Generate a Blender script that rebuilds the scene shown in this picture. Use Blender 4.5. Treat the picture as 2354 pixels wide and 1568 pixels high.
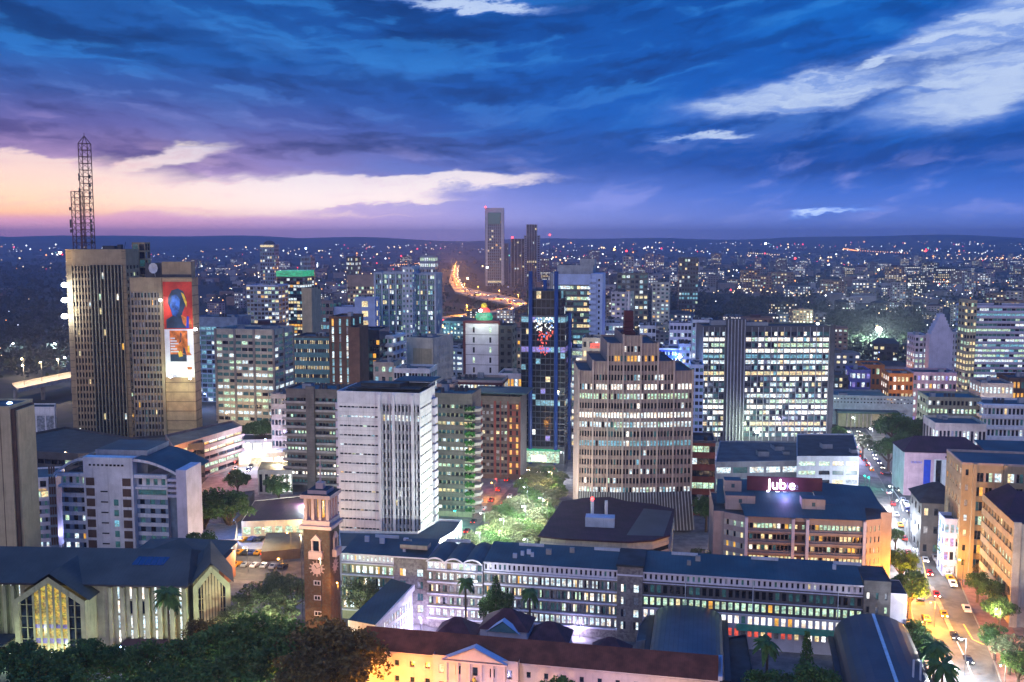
import bpy, math, random
from math import sin, cos, tan, atan, atan2, radians, degrees, sqrt, pi
from mathutils import Vector, Matrix
for o in list(bpy.data.objects): bpy.data.objects.remove(o)
sc = bpy.context.scene
COL = sc.collection
# ---------------------------------------------------------------- camera
CAM_H = 105.0
FPX, CX, CY = 2289.0, 1177.0, 784.0          # focal length and centre for a 2354 x 1568 picture
PT = atan(234.0 / FPX)
cam = bpy.data.cameras.new('camera'); camo = bpy.data.objects.new('camera', cam); COL.objects.link(camo)
cam.lens = 36.0 * FPX / 2354.0; cam.sensor_width = 36.0; cam.clip_start = 1.0; cam.clip_end = 60000.0
camo.location = (0, 0, CAM_H); camo.rotation_euler = (pi / 2 - PT, 0, 0)
sc.camera = camo
def ray(x, y):
    a, b = (x - CX) / FPX, (CY - y) / FPX
    return Vector((a, cos(PT) + b * sin(PT), -sin(PT) + b * cos(PT)))
def at(x, y, D):
    r = ray(x, y); return Vector((0, 0, CAM_H)) + r * (D / r.y)
def onz(x, y, z=0.0):
    r = ray(x, y); return Vector((0, 0, CAM_H)) + r * ((z - CAM_H) / r.z)
# ---------------------------------------------------------------- render settings
sc.view_settings.view_transform = 'Standard'; sc.view_settings.look = 'None'
sc.view_settings.exposure = 0.0; sc.view_settings.gamma = 1.0
cy = sc.cycles
try:
    cy.use_denoising = True; cy.denoiser = 'OPENIMAGEDENOISE'; cy.use_adaptive_sampling = False
    cy.max_bounces = 4; cy.diffuse_bounces = 2; cy.glossy_bounces = 2; cy.transmission_bounces = 2
    cy.volume_bounces = 0; cy.transparent_max_bounces = 8; cy.use_light_tree = True
    cy.sample_clamp_direct = 0; cy.sample_clamp_indirect = 3.0; cy.caustics_reflective = False; cy.caustics_refractive = False
except Exception as e: print(e)
# ---------------------------------------------------------------- node maths
def lin(c):
    return tuple(((v / 255.0) / 12.92 if v / 255.0 <= .04045 else ((v / 255.0 + .055) / 1.055) ** 2.4) for v in c)
class V:                                             # a scalar socket with arithmetic
    t = None
    def __init__(s, k): s.k = k
    @staticmethod
    def m(op, *a, clamp=False):
        n = V.t.nodes.new('ShaderNodeMath'); n.operation = op; n.use_clamp = clamp
        for i, q in enumerate(a):
            if isinstance(q, V): V.t.links.new(q.k, n.inputs[i])
            else: n.inputs[i].default_value = q
        return V(n.outputs[0])
    def __add__(s, o): return V.m('ADD', s, o)
    __radd__ = __add__
    def __sub__(s, o): return V.m('SUBTRACT', s, o)
    def __rsub__(s, o): return V.m('SUBTRACT', o, s)
    def __mul__(s, o): return V.m('MULTIPLY', s, o)
    __rmul__ = __mul__
    def __truediv__(s, o): return V.m('DIVIDE', s, o)
    def max(s, o): return V.m('MAXIMUM', s, o)
    def min(s, o): return V.m('MINIMUM', s, o)
    def sqrt(s): return V.m('SQRT', s)
    def sm(s, a, b, lo=0.0, hi=1.0):
        n = V.t.nodes.new('ShaderNodeMapRange'); n.interpolation_type = 'SMOOTHSTEP'
        V.t.links.new(s.k, n.inputs[0])
        for i, q in zip((1, 2, 3, 4), (a, b, lo, hi)): n.inputs[i].default_value = q
        return V(n.outputs[0])
    def ramp(s, lo, hi, stops):
        f = (s - lo) / (hi - lo)
        n = V.t.nodes.new('ShaderNodeValToRGB'); V.t.links.new(f.k, n.inputs[0])
        cr = n.color_ramp
        for i, (p, c) in enumerate(stops):
            e = cr.elements[i] if i < 2 else cr.elements.new(0.5)
            e.position = (p - lo) / (hi - lo); e.color = (*lin(c), 1)
        return n.outputs[0]
def vec(x, y, z):
    n = V.t.nodes.new('ShaderNodeCombineXYZ')
    for i, q in enumerate((x, y, z)):
        if isinstance(q, V): V.t.links.new(q.k, n.inputs[i])
        else: n.inputs[i].default_value = q
    return n.outputs[0]
def noise(v, scale, detail=4, rough=.55, dist=0.0):
    n = V.t.nodes.new('ShaderNodeTexNoise'); V.t.links.new(v, n.inputs['Vector'])
    n.inputs['Scale'].default_value = scale; n.inputs['Detail'].default_value = detail
    n.inputs['Roughness'].default_value = rough; n.inputs['Distortion'].default_value = dist
    return V(n.outputs[0])
def mixc(f, a, b, mode='MIX'):
    n = V.t.nodes.new('ShaderNodeMix'); n.data_type = 'RGBA'; n.blend_type = mode
    if isinstance(f, V): V.t.links.new(f.k, n.inputs[0])
    else: n.inputs[0].default_value = f
    for i, q in ((6, a), (7, b)):
        if isinstance(q, tuple): n.inputs[i].default_value = (*q[:3], 1)
        else: V.t.links.new(q, n.inputs[i])
    return n.outputs[2]
# ---------------------------------------------------------------- sky
world = bpy.data.worlds.new('World'); sc.world = world; world.use_nodes = True
nt = world.node_tree; nt.nodes.clear(); V.t = nt
tc = nt.nodes.new('ShaderNodeTexCoord'); sp = nt.nodes.new('ShaderNodeSeparateXYZ')
nt.links.new(tc.outputs['Generated'], sp.inputs[0])
dx, dy, dz = V(sp.outputs[0]), V(sp.outputs[1]), V(sp.outputs[2])
az = V.m('ARCTAN2', dx, dy) * degrees(1); el = V.m('ARCSINE', dz) * degrees(1)
# cloud layers, in coordinates of azimuth and elevation stretched along the drift of the cloud
def noise3(v, scale, detail=5, rough=.6):
    n = V.t.nodes.new('ShaderNodeTexNoise'); V.t.links.new(v, n.inputs['Vector']); n.inputs['Scale'].default_value = scale; n.inputs['Detail'].default_value = detail; n.inputs['Roughness'].default_value = rough
    q = V.t.nodes.new('ShaderNodeSeparateColor'); V.t.links.new(n.outputs['Color'], q.inputs[0]); return V(q.outputs[0]) - .5, V(q.outputs[1]) - .5
tilt = az.sm(-16.0, 22.0) * az * .16 - az.sm(2.0, -24.0) * (az + 8) * .05
v0 = el - tilt
w1x, w1y = noise3(vec(az * .09, v0 * .30, 1.0), 1.0, 5, .62)
w2x, w2y = noise3(vec(az * .33, v0 * .95, 4.0), 1.0, 6, .66)
aw = az + w1x * 7.0 + w2x * 2.0
ew = v0 + w1y * 2.2 + w2y * .7
b1 = noise(vec(aw * .085, ew * .34, 2.0), 1.0, 5, .5); b1s = noise(vec(aw * .085 + .05, ew * .34 + .13, 2.0), 1.0, 5, .5)
b2 = noise(vec(aw * .26, ew * .80, 7.0), 1.0, 5, .54); b2s = noise(vec(aw * .26 + .05, ew * .80 + .22, 7.0), 1.0, 5, .54)
relief = (b1 - b1s) * 3.4 + (b2 - b2s) * 1.0           # lit lower edges, shaded tops
dens = b1 * 1.45 + b2 * .40
left = az.sm(4.0, -28.0)
mid = az.sm(18.0, -14.0)
cR = el.ramp(-1, 20, [(0, (94, 108, 178)), (1.2, (82, 110, 188)), (2.6, (52, 98, 188)), (4.2, (8, 76, 168)), (7, (6, 98, 200)), (10, (4, 92, 196)), (14, (2, 80, 178)), (20, (4, 60, 132))])
cM = el.ramp(-1, 20, [(0, (158, 150, 208)), (1.2, (158, 158, 214)), (2.8, (118, 132, 202)), (4.2, (52, 98, 182)), (7, (18, 88, 178)), (10, (10, 88, 178)), (14, (2, 80, 166)), (20, (4, 60, 132))])
cL = el.ramp(-1, 20, [(0, (196, 134, 176)), (1.0, (228, 162, 180)), (1.8, (214, 162, 184)), (4.4, (170, 140, 188)), (6.0, (112, 108, 178)), (7.6, (66, 94, 170)), (9.5, (32, 98, 182)), (14, (26, 112, 196)), (20, (10, 70, 140))])
base = mixc(mid, cR, cM); base = mixc(left, base, cL)
up = el.sm(1.8, 5.0); lowL = az.sm(-2.0, -27.0) * el.sm(9.5, 4.2)
dark = dens.sm(.93, .68)
base = mixc(dark * up * .66, base, mixc(lowL, mixc(mid, lin((3, 62, 142)), lin((3, 50, 110))), lin((74, 66, 134))))
pale = dens.sm(.94, 1.20)
base = mixc(pale * up * .45, base, mixc(lowL, mixc(mid, lin((18, 122, 222)), lin((60, 132, 214))), lin((148, 140, 206))))
rl = relief.sm(.02, .34); base = mixc(rl * up * .42, base, mixc(lowL, mixc(el.sm(4.0, 9.0), lin((96, 122, 206)), lin((50, 138, 224))), lin((186, 152, 204))))
rd = relief.sm(-.02, -.34); base = mixc(rd * up * .32, base, mixc(lowL, lin((2, 44, 104)), lin((58, 56, 120))))
wisp = b2.sm(.50, .72) * el.sm(.4, 1.4) * el.sm(6.5, 3.0) * .5
base = mixc(wisp, base, mixc(left, lin((140, 148, 216)), lin((232, 190, 212))))
# rifts in the cloud with the bright sky behind
def pd(x, y):
    r = ray(x, y).normalized(); return degrees(atan2(r.x, r.y)), degrees(math.asin(r.z))
g1x, g1y = noise3(vec(az * .16, el * .50 - az * .05, 11.0), 1.0, 3, .5)
g2x, g2y = noise3(vec(az * .55, el * 1.9 - az * .17, 15.0), 1.0, 6, .7)
ga = az + g1x * 6.5 + g2x * 2.6; ge = el + g1y * 2.1 + g2y * 1.15
def ell(x, y, rx, ry, slope=0.0):
    a, e = pd(x, y); k = .0250
    du = ga - a; dv = ge - e
    dv = dv - du * slope
    return 1.0 - ((du / (rx * k)) * (du / (rx * k)) + (dv / (ry * k)) * (dv / (ry * k))).sqrt()
gl = ell(40, 440, 420, 78, .0).max(ell(470, 462, 460, 46, .02)).max(ell(720, 456, 330, 48, -.0)).max(ell(980, 416, 280, 18, .03)).max(ell(700, 438, 420, 30, .05)).max(ell(360, 368, 150, 26, .2)).max(ell(60, 370, 110, 20, -.1))
tg = ell(1010, 474, 300, 17, .03).max(ell(1330, 462, 260, 30, .02)).sm(-.25, .35)
gl2 = gl.sm(-.18, .42) * (1.0 - tg * .9) * el.sm(.95, 1.45)
veil = noise(vec(ga * .18, ge * 1.6, 21.0), 1.0, 6, .6)
gapL = mixc(az.sm(-29.0, -10.0), el.ramp(0, 6, [(1.0, (255, 176, 120)), (1.9, (255, 206, 160)), (3.2, (255, 226, 206)), (5, (252, 224, 226))]),
            el.ramp(0, 6, [(1.0, (236, 200, 200)), (1.9, (244, 224, 216)), (3.2, (236, 230, 232)), (5, (222, 220, 238))]))
gapL = mixc(veil.sm(.50, .72) * .42, gapL, mixc(left, lin((176, 160, 208)), lin((226, 160, 168))))
base = mixc(gl2, base, gapL)
gr = ell(1850, 212, 260, 42, .12).max(ell(2300, 188, 260, 74, .16)).max(ell(2290, 64, 230, 48, .22)).max(ell(2480, 20, 240, 70, .1)).max((ell(1640, 312, 130, 12, .05) - .2)).max((ell(1900, 490, 110, 9, .1) - .3)).max(ell(1080, 8, 200, 12)).max(ell(2120, 110, 150, 18, .35))
gr2 = gr.sm(-.42, .46)
gapR = mixc(veil.sm(.40, .66), lin((196, 216, 250)), lin((128, 162, 232)))
gapR = mixc(gr.sm(.42, -.1), gapR, lin((84, 132, 222)))
base = mixc(gr2 * .95, base, gapR)
# faint twilight scatter of the clear sky above the cloud
sky = nt.nodes.new('ShaderNodeTexSky'); sky.sky_type = 'NISHITA'; sky.sun_disc = False
sky.sun_elevation = radians(1.0); sky.sun_rotation = radians(-40); sky.altitude = 1700
skm = mixc(1.0, sky.outputs[0], (.0012, .0012, .0012), 'MULTIPLY')
base = mixc(1.0, base, skm, 'ADD')
base = mixc(el.sm(-0.6, -4.0), base, lin((24, 24, 44)))
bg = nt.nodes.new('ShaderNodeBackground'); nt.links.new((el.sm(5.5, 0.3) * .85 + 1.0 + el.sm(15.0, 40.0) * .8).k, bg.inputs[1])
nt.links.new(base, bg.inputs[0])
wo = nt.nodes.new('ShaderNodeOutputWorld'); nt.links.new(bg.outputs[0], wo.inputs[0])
# ---------------------------------------------------------------- dusk glow from behind the viewer
sun = bpy.data.lights.new('sun', 'SUN'); suno = bpy.data.objects.new('sun', sun); COL.objects.link(suno)
sun.energy = 0.85; sun.angle = radians(45); sun.color = (1.0, 0.86, 0.78)
suno.rotation_euler = (radians(74), 0, radians(-18))
# ================================================================ materials
MATS = {}
def newmat(name):
    m = bpy.data.materials.new(name); m.use_nodes = True; t = m.node_tree; t.nodes.clear(); V.t = t
    out = t.nodes.new('ShaderNodeOutputMaterial'); return m, t, out
def objco(kind='Object'):
    n = V.t.nodes.new('ShaderNodeTexCoord'); return n.outputs[kind]
def sepxyz(v):
    n = V.t.nodes.new('ShaderNodeSeparateXYZ'); V.t.links.new(v, n.inputs[0]); return V(n.outputs[0]), V(n.outputs[1]), V(n.outputs[2])
def surf(name, c, rough=.8, var=.22, scale=.35, streak=.25, metal=0.0, spec=.3, lines=None, c2=None, bump=0.0):
    """weathered surface: broad patches, rain streaks and optional panel joints"""
    m, t, out = newmat(name); co = objco()
    x, y, z = sepxyz(co)
    p = t.nodes.new('ShaderNodeBsdfPrincipled'); t.links.new(p.outputs[0], out.inputs[0])
    a = noise(co, scale, 5, .6)
    s = noise(vec(x * 1.6, y * 1.6, z * .09), .9, 4, .6)
    dk = tuple(v * (1 - var * 2) for v in c); lt = tuple(min(1, v * (1 + var)) for v in c)
    col = mixc(a.sm(.3, .7), dk, lt)
    if c2: col = mixc(noise(co, scale * 2.6, 3, .5).sm(.45, .62), col, c2)
    col = mixc(s.sm(.5, .75) * streak * 1.6, col, tuple(v * .45 for v in c))
    if lines:                                     # (axis, pitch in metres, darkness)
        ax, pitch, k = lines
        q = {'x': x, 'y': y, 'z': z, 'd': x + y}[ax]
        fr = V.m('FRACT', q / pitch)
        ln = V.m('LESS_THAN', fr, .12)
        col = mixc(ln * k, col, tuple(v * .3 for v in c))
    t.links.new(col, p.inputs['Base Color']); p.inputs['Roughness'].default_value = rough; p.inputs['Metallic'].default_value = metal
    p.inputs['Specular IOR Level'].default_value = spec
    if bump:
        b = t.nodes.new('ShaderNodeBump'); b.inputs['Strength'].default_value = bump; b.inputs['Distance'].default_value = .1
        t.links.new(noise(co, scale * 12, 3, .6).k, b.inputs['Height']); t.links.new(b.outputs[0], p.inputs['Normal'])
    MATS[name] = m; return m
def glow(name, c, e, base=(.1, .1, .1), var=0.0, sc_=1.0, sample=False):
    m, t, out = newmat(name)
    p = t.nodes.new('ShaderNodeBsdfPrincipled'); t.links.new(p.outputs[0], out.inputs[0])
    p.inputs['Base Color'].default_value = (*base, 1); p.inputs['Roughness'].default_value = .25
    p.inputs['Emission Strength'].default_value = e
    if var:
        g = t.nodes.new('ShaderNodeNewGeometry'); co = g.outputs['Position']; x, y, z = sepxyz(co)
        a = noise(vec(x * .55, y * .55, z * .75), sc_ * 1.9, 3, .7)
        b = noise(vec(x * .09, y * .09, z * .3), 2.3, 1, .5)
        f = a.sm(.38, .58, 1 - var * .75, 1.05) * b.sm(.28, .62, .62, 1.15)
        col = mixc(a.sm(.52, .66) * .6, tuple(c), (min(1, c[0] * 1.05), min(1, c[1] * 1.12), min(1, c[2] * 1.15)))
        hue = noise(vec(x * .4, y * .4, z * .33), 3.1, 0, .5)
        col = mixc(hue.sm(.58, .64) * .55, col, (c[0] * 1.0, c[1] * .62, c[2] * .32))
        col = mixc(hue.sm(.42, .36) * .5, col, (c[0] * .5, c[1] * .85, c[2] * .95))
        t.links.new(mixc(1.0, col, vec(f, f, f), 'MULTIPLY'), p.inputs['Emission Color'])
    else: p.inputs['Emission Color'].default_value = (*c, 1)
    if not sample: m.cycles.emission_sampling = 'NONE'
    MATS[name] = m; return m
def glass(name, c, rough=.12, em=None, e=0.0, sp=.7):
    m, t, out = newmat(name); co = objco()
    p = t.nodes.new('ShaderNodeBsdfPrincipled'); t.links.new(p.outputs[0], out.inputs[0])
    a = noise(co, .5, 2, .5)
    t.links.new(mixc(a.sm(.4, .62), tuple(v * .5 for v in c), tuple(v * 1.5 for v in c)), p.inputs['Base Color'])
    p.inputs['Roughness'].default_value = rough; p.inputs['Specular IOR Level'].default_value = sp
    if em: p.inputs['Emission Color'].default_value = (*em, 1); p.inputs['Emission Strength'].default_value = e
    MATS[name] = m; return m
S = surf
S('white', (.74, .72, .72), .75, .10, .2, .35); S('lilac', (.58, .54, .62), .75, .08, .2, .2); S('cream', (.62, .55, .42), .8, .12, .2, .3)
S('panel_white', (.78, .76, .74), .7, .07, .25, .35, lines=('z', 3.1, .15)); S('tan', (.33, .25, .15), .8, .12, .25, .3, lines=('z', 3.3, .6)); S('tan_plain', (.36, .28, .17), .8, .10, .25, .3)
S('pinkbrown', (.31, .235, .21), .8, .10, .2, .25); S('pinkbeige', (.42, .32, .28), .8, .10, .2, .25); S('greybrown', (.13, .115, .105), .85, .15, .3, .3, lines=('z', 1.2, .3))
S('grey', (.34, .35, .37), .8, .12, .25, .3); S('palegrey', (.52, .55, .60), .8, .10, .25, .3); S('darkgrey', (.065, .068, .078), .7, .15, .3, .2); S('darkblue', (.008, .020, .06), .35, .2, .3, .1, spec=.6)
S('bluecol', (.01, .05, .22), .4, .1, .3, .1); S('brown', (.11, .065, .05), .8, .15, .3, .2); S('redbrown', (.20, .05, .04), .8, .15, .3, .2); S('maroon', (.09, .018, .028), .7, .12, .3, .2)
S('teal', (.07, .20, .24), .6, .1, .3, .1); S('bluewhite', (.42, .50, .72), .7, .08, .2, .2); S('steelblue', (.20, .27, .36), .5, .15, .3, .2); S('olive', (.30, .29, .20), .8, .12, .3, .3)
S('greenplant', (.04, .17, .03), .9, .3, 2.0, 0); S('orangewall', (.55, .17, .04), .8, .1, .3, .2); S('bluewall', (.10, .11, .40), .8, .1, .3, .2); S('pinkwall', (.50, .34, .42), .8, .1, .3, .2)
S('stone', (.26, .23, .21), .9, .12, .5, .2, c2=(.15, .13, .125), lines=('z', .6, .25)); S('stone_trim', (.66, .63, .70), .8, .08, .4, .2); S('dkstone', (.10, .095, .10), .9, .15, .5, .2, lines=('z', .6, .2))
S('brick', (.105, .082, .065), .9, .18, .8, .15, c2=(.10, .05, .035), lines=('z', .35, .35)); S('pinkstone', (.60, .42, .38), .8, .06, .4, .15); S('churchwall', (.33, .32, .20), .85, .12, .3, .45)
S('roofblue', (.030, .085, .098), .6, .15, .12, .1, lines=('x', 1.0, .3)); S('roofdark', (.034, .045, .052), .75, .25, .25, .1); S('roofgrey', (.085, .095, .10), .7, .22, .2, .1); S('roofslate', (.075, .080, .074), .7, .14, .1, .1, lines=('x', .9, .22))
S('rooftile', (.20, .055, .03), .85, .2, .35, .1, lines=('x', .45, .4), bump=.3); S('rooftilered', (.10, .035, .045), .85, .18, .35, .1, lines=('x', .5, .3)); S('roofteal', (.02, .12, .13), .6, .15, .2, .1); S('vault', (.12, .155, .17), .38, .12, .12, .1, metal=.5, lines=('x', 1.1, .35))
S('vaultdark', (.085, .095, .105), .5, .1, .12, .1, metal=.3, lines=('y', 1.3, .2)); S('roofmaroon', (.055, .018, .035), .7, .2, .2, .1, lines=('x', 1.4, .3)); S('metal', (.30, .31, .34), .4, .1, .5, .1, metal=.7); S('darkmetal', (.05, .05, .06), .5, .1, .5, .1, metal=.5)
S('mast', (.10, .035, .035), .6, .2, .5, .1); S('solar', (.008, .02, .12), .2, .1, .5, 0, spec=.7, lines=('x', 1.6, .8)); S('concrete', (.33, .30, .27), .85, .14, .3, .3); S('asphalt', (.085, .085, .09), .75, .2, .12, 0, c2=(.11, .105, .105)); S('paving', (.20, .175, .165), .85, .2, .3, 0)
S('pavingred', (.30, .15, .12), .85, .15, .4, 0); S('groundmat', (.035, .038, .042), .95, .3, .02, 0, c2=(.02, .03, .022)); S('plaza', (.32, .31, .30), .8, .12, .2, 0); S('markwhite', (.75, .75, .72), .7, .1, 1, 0); S('markyellow', (.72, .45, .08), .7, .1, 1, 0)
S('hillmat', (.09, .085, .10), .95, .35, .004, 0); S('bark', (.10, .07, .05), .95, .2, 2, .2); S('kerb', (.26, .24, .22), .85, .12, 1, 0); S('pole', (.07, .075, .08), .5, .1, 1, 0, metal=.6); S('rubber', (.02, .02, .02), .8, .1, 1, 0)
S('awning', (.65, .65, .68), .7, .08, .6, .1); S('orangebrick', (.50, .18, .08), .8, .1, .6, .1); S('posterred', (.62, .05, .03), .5, .22, .12, 0); S('posterblue', (.03, .12, .45), .5, .5, .25, 0); S('posterdark', (.02, .05, .10), .5, .3, .2, 0)
S('posterorange', (.80, .20, .04), .5, .4, .3, 0); S('posteryellow', (.90, .60, .05), .5, .2, .5, 0); S('posterwhite', (.75, .76, .80), .5, .08, .2, 0); S('blueboard', (.01, .05, .45), .6, .1, .5, 0); S('tanlight', (.52, .42, .25), .8, .08, .25, .35)
S('canopygreen', (.05, .25, .15), .7, .15, .5, .1)
for nm, c in (('carwhite', (.75, .75, .76)), ('carsilver', (.40, .42, .45)), ('cardark', (.02, .025, .035)), ('carred', (.35, .02, .02)), ('caryellow', (.7, .32, .02)), ('carblue', (.03, .06, .22))):
    S(nm, c, .25, .04, 1, 0, metal=.2, spec=.7)
# window panes: index 0..11 used by every window mesh
glass('pane_dark', (.010, .018, .034), .15, sp=.45); glass('pane_deep', (.004, .009, .020), .1, sp=.18); glow('pane_cool', (.80, .93, 1.0), 1.35, var=.78); glow('pane_green', (.66, .95, .68), 1.1, var=.8)
glow('pane_warm', (1.0, .80, .42), 1.25, var=.7); glow('pane_amber', (1.0, .48, .06), 1.2, var=.5); glow('pane_cyan', (.25, .65, .85), .8, var=.7); glow('pane_teal', (.05, .16, .19), .55, (.02, .04, .05), var=.6)
glow('pane_violet', (.35, .28, .95), .8, var=.6); surf('pane_blind', (.30, .33, .36), .6, .3, .9, 0); glow('pane_white', (1.0, .96, .90), 1.8, var=.5); glow('pane_red', (1.0, .12, .08), .9, var=.5)
PANES = ['pane_dark', 'pane_deep', 'pane_cool', 'pane_green', 'pane_warm', 'pane_amber', 'pane_cyan', 'pane_teal', 'pane_violet', 'pane_blind', 'pane_white', 'pane_red']
glow('lamp_white', (.90, .96, 1.0), 30, var=0); glow('lamp_warm', (1.0, .72, .36), 26); glow('lamp_orange', (1.0, .45, .08), 24); glow('lamp_red', (1.0, .03, .03), 14); glow('lamp_green', (.0, 1.0, .55), 18); glow('lamp_blue', (.35, .5, 1.0), 24); glow('lamp_teal', (.3, 1.0, .85), 22)
glow('headlight', (1.0, .92, .75), 22); glow('taillight', (1.0, .03, .01), 7); glow('signviolet', (.82, .76, 1.0), 9); glow('signdim', (.5, .4, .9), .35); glow('signwhite', (.9, .95, 1.0), 1.6); glow('ledblue', (.10, .35, 1.0), 1.6, var=.7); glow('ledred', (1.0, .08, .03), 1.2, var=.3); glow('ledgreen', (.02, .75, .35), .6, var=.5); glow('glassstain', (.9, .62, .06), .75, var=.9, sc_=1.2)
glow('shopglow', (.95, .93, 1.0), 1.1, var=.8, sc_=.7); glow('shopwarm', (1.0, .62, .22), 1.1, var=.8, sc_=.8); glow('glassviolet', (.25, .18, .75), .7, var=.6)
def leafmat(name, a, b):
    m, t, out = newmat(name); co = objco()
    p = t.nodes.new('ShaderNodeBsdfPrincipled'); t.links.new(p.outputs[0], out.inputs[0])
    n = noise(co, .45, 3, .6); n2 = noise(co, 2.5, 2, .6)
    t.links.new(mixc(n.sm(.35, .65) * .7 + n2.sm(.4, .6) * .3, a, b), p.inputs['Base Color']); p.inputs['Roughness'].default_value = .7
    p.inputs['Specular IOR Level'].default_value = .2; MATS[name] = m
leafmat('leaf', (.022, .06, .02), (.085, .17, .04)); leafmat('leafpale', (.06, .085, .035), (.19, .21, .10)); leafmat('leafwarm', (.05, .045, .02), (.16, .11, .035)); leafmat('leaffar', (.012, .022, .022), (.028, .045, .03)); leafmat('leafjac', (.10, .06, .13), (.20, .12, .22))  # leafpale and leafwarm carry floodlight and amber lamp light in their colour
# ================================================================ mesh building
class MB:
    def __init__(s): s.v = []; s.f = []; s.m = []
    def face(s, pts, m=0):
        i = len(s.v); s.v.extend([tuple(p) for p in pts]); s.f.append(tuple(range(i, i + len(pts)))); s.m.append(m)
    def box(s, x0, y0, z0, x1, y1, z1, m=0):
        i = len(s.v)
        s.v.extend([(x0, y0, z0), (x1, y0, z0), (x1, y1, z0), (x0, y1, z0), (x0, y0, z1), (x1, y0, z1), (x1, y1, z1), (x0, y1, z1)])
        for q in ((0, 3, 2, 1), (4, 5, 6, 7), (0, 1, 5, 4), (1, 2, 6, 5), (2, 3, 7, 6), (3, 0, 4, 7)):
            s.f.append(tuple(i + k for k in q)); s.m.append(m)
    def prism(s, poly, z0, z1, m=0, mt=None):
        n = len(poly); i = len(s.v)
        s.v.extend([(p[0], p[1], z0) for p in poly]); s.v.extend([(p[0], p[1], z1) for p in poly])
        for k in range(n):
            s.f.append((i + k, i + (k + 1) % n, i + n + (k + 1) % n, i + n + k)); s.m.append(m)
        s.f.append(tuple(i + n + k for k in range(n))); s.m.append(m if mt is None else mt)
        s.f.append(tuple(i + k for k in reversed(range(n)))); s.m.append(m)
    def tube(s, p, q, r0, r1=None, n=6, m=0):
        r1 = r0 if r1 is None else r1
        p, q = Vector(p), Vector(q); d = (q - p).normalized(); a = d.orthogonal().normalized(); b = d.cross(a); i = len(s.v)
        for c, r in ((p, r0), (q, r1)):
            for k in range(n): s.v.append(tuple(c + (a * cos(2 * pi * k / n) + b * sin(2 * pi * k / n)) * r))
        for k in range(n): s.f.append((i + k, i + (k + 1) % n, i + n + (k + 1) % n, i + n + k)); s.m.append(m)
        s.f.append(tuple(i + k for k in reversed(range(n)))); s.m.append(m); s.f.append(tuple(i + n + k for k in range(n))); s.m.append(m)
    def ball(s, c, r, n=8, k=5, m=0, sz=1.0):
        i = len(s.v)
        for a in range(k + 1):
            th = pi * a / k
            for b in range(n): s.v.append((c[0] + r * sin(th) * cos(2 * pi * b / n), c[1] + r * sin(th) * sin(2 * pi * b / n), c[2] + r * cos(th) * sz))
        for a in range(k):
            for b in range(n): s.f.append((i + a * n + b, i + (a + 1) * n + b, i + (a + 1) * n + (b + 1) % n, i + a * n + (b + 1) % n)); s.m.append(m)
    def strip(s, L, R, m=0):
        for k in range(len(L) - 1): s.face((L[k], R[k], R[k + 1], L[k + 1]), m)
    def build(s, name, mats, parent=None, smooth=False):
        me = bpy.data.meshes.new(name); me.from_pydata(s.v, [], s.f)
        for q in ([mats] if isinstance(mats, str) else mats): me.materials.append(MATS[q])
        if len(me.materials) > 1: me.polygons.foreach_set('material_index', s.m)
        if smooth: me.polygons.foreach_set('use_smooth', [True] * len(me.polygons))
        me.update(); o = bpy.data.objects.new(name, me); COL.objects.link(o)
        if parent: o.parent = parent
        return o
def tag(o, label, cat, group=None, kind=None):
    if label: o['label'] = label
    if cat: o['category'] = cat
    if group: o['group'] = group
    if kind: o['kind'] = kind
    return o
def empty(name, loc, rz=0.0, label=None, cat=None, group=None):
    o = bpy.data.objects.new(name, None); COL.objects.link(o); o.location = loc; o.rotation_euler = (0, 0, rz); o.empty_display_size = 1
    tag(o, label, cat, group); return o
KIDS = {}
def copy_tree(o, kids=None, parent=None):
    c = o.copy(); COL.objects.link(c); c.parent = parent
    for ch in (kids if kids is not None else list(o.children)):
        copy_tree(ch, None, c)
    return c
def struct(mb, name, mats):
    o = mb.build(name, mats); o['kind'] = 'structure'; return o
# ================================================================ windows
def pal(**k): return k
P_OFF = dict(row=.10, win=.06, on=[(2, 5), (3, 2), (4, 3), (7, 3)], off=[(0, 5), (1, 3), (7, 2), (9, .6)])
def P(row, win, on, off=None): return dict(row=row, win=win, on=on, off=off or [(0, 5), (1, 3), (7, 1.5), (9, .5)])
P_COOL = P(.28, .10, [(2, 5), (3, 2), (6, 1), (10, 1)]); P_GREEN = P(.35, .22, [(3, 5), (2, 3), (4, 1)], [(7, 5), (0, 2)]); P_WARM = P(.25, .15, [(4, 5), (5, 1.5), (10, 1), (2, 1)])
P_BUSY = P(.66, .42, [(2, 6), (10, 4), (4, 2), (3, 3), (6, 1)], [(7, 3), (9, 1), (0, 3), (1, 2)]); P_MIX = P(.18, .25, [(4, 3), (2, 3), (5, 1), (3, 1), (6, .6)]); P_DARK = P(.03, .03, [(2, 2), (4, 2), (5, .6)])
P_TEAL = P(.15, .22, [(3, 2), (6, 2), (2, 2), (4, 1)], [(7, 5), (0, 2)]); P_BLUE = P(.3, .2, [(6, 4), (2, 3), (8, 1)], [(7, 4), (0, 3)])
def choose(rng, w):
    t = rng.random() * sum(q for _, q in w)
    for k, q in w:
        t -= q
        if t <= 0: return k
    return w[-1][0]
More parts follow.
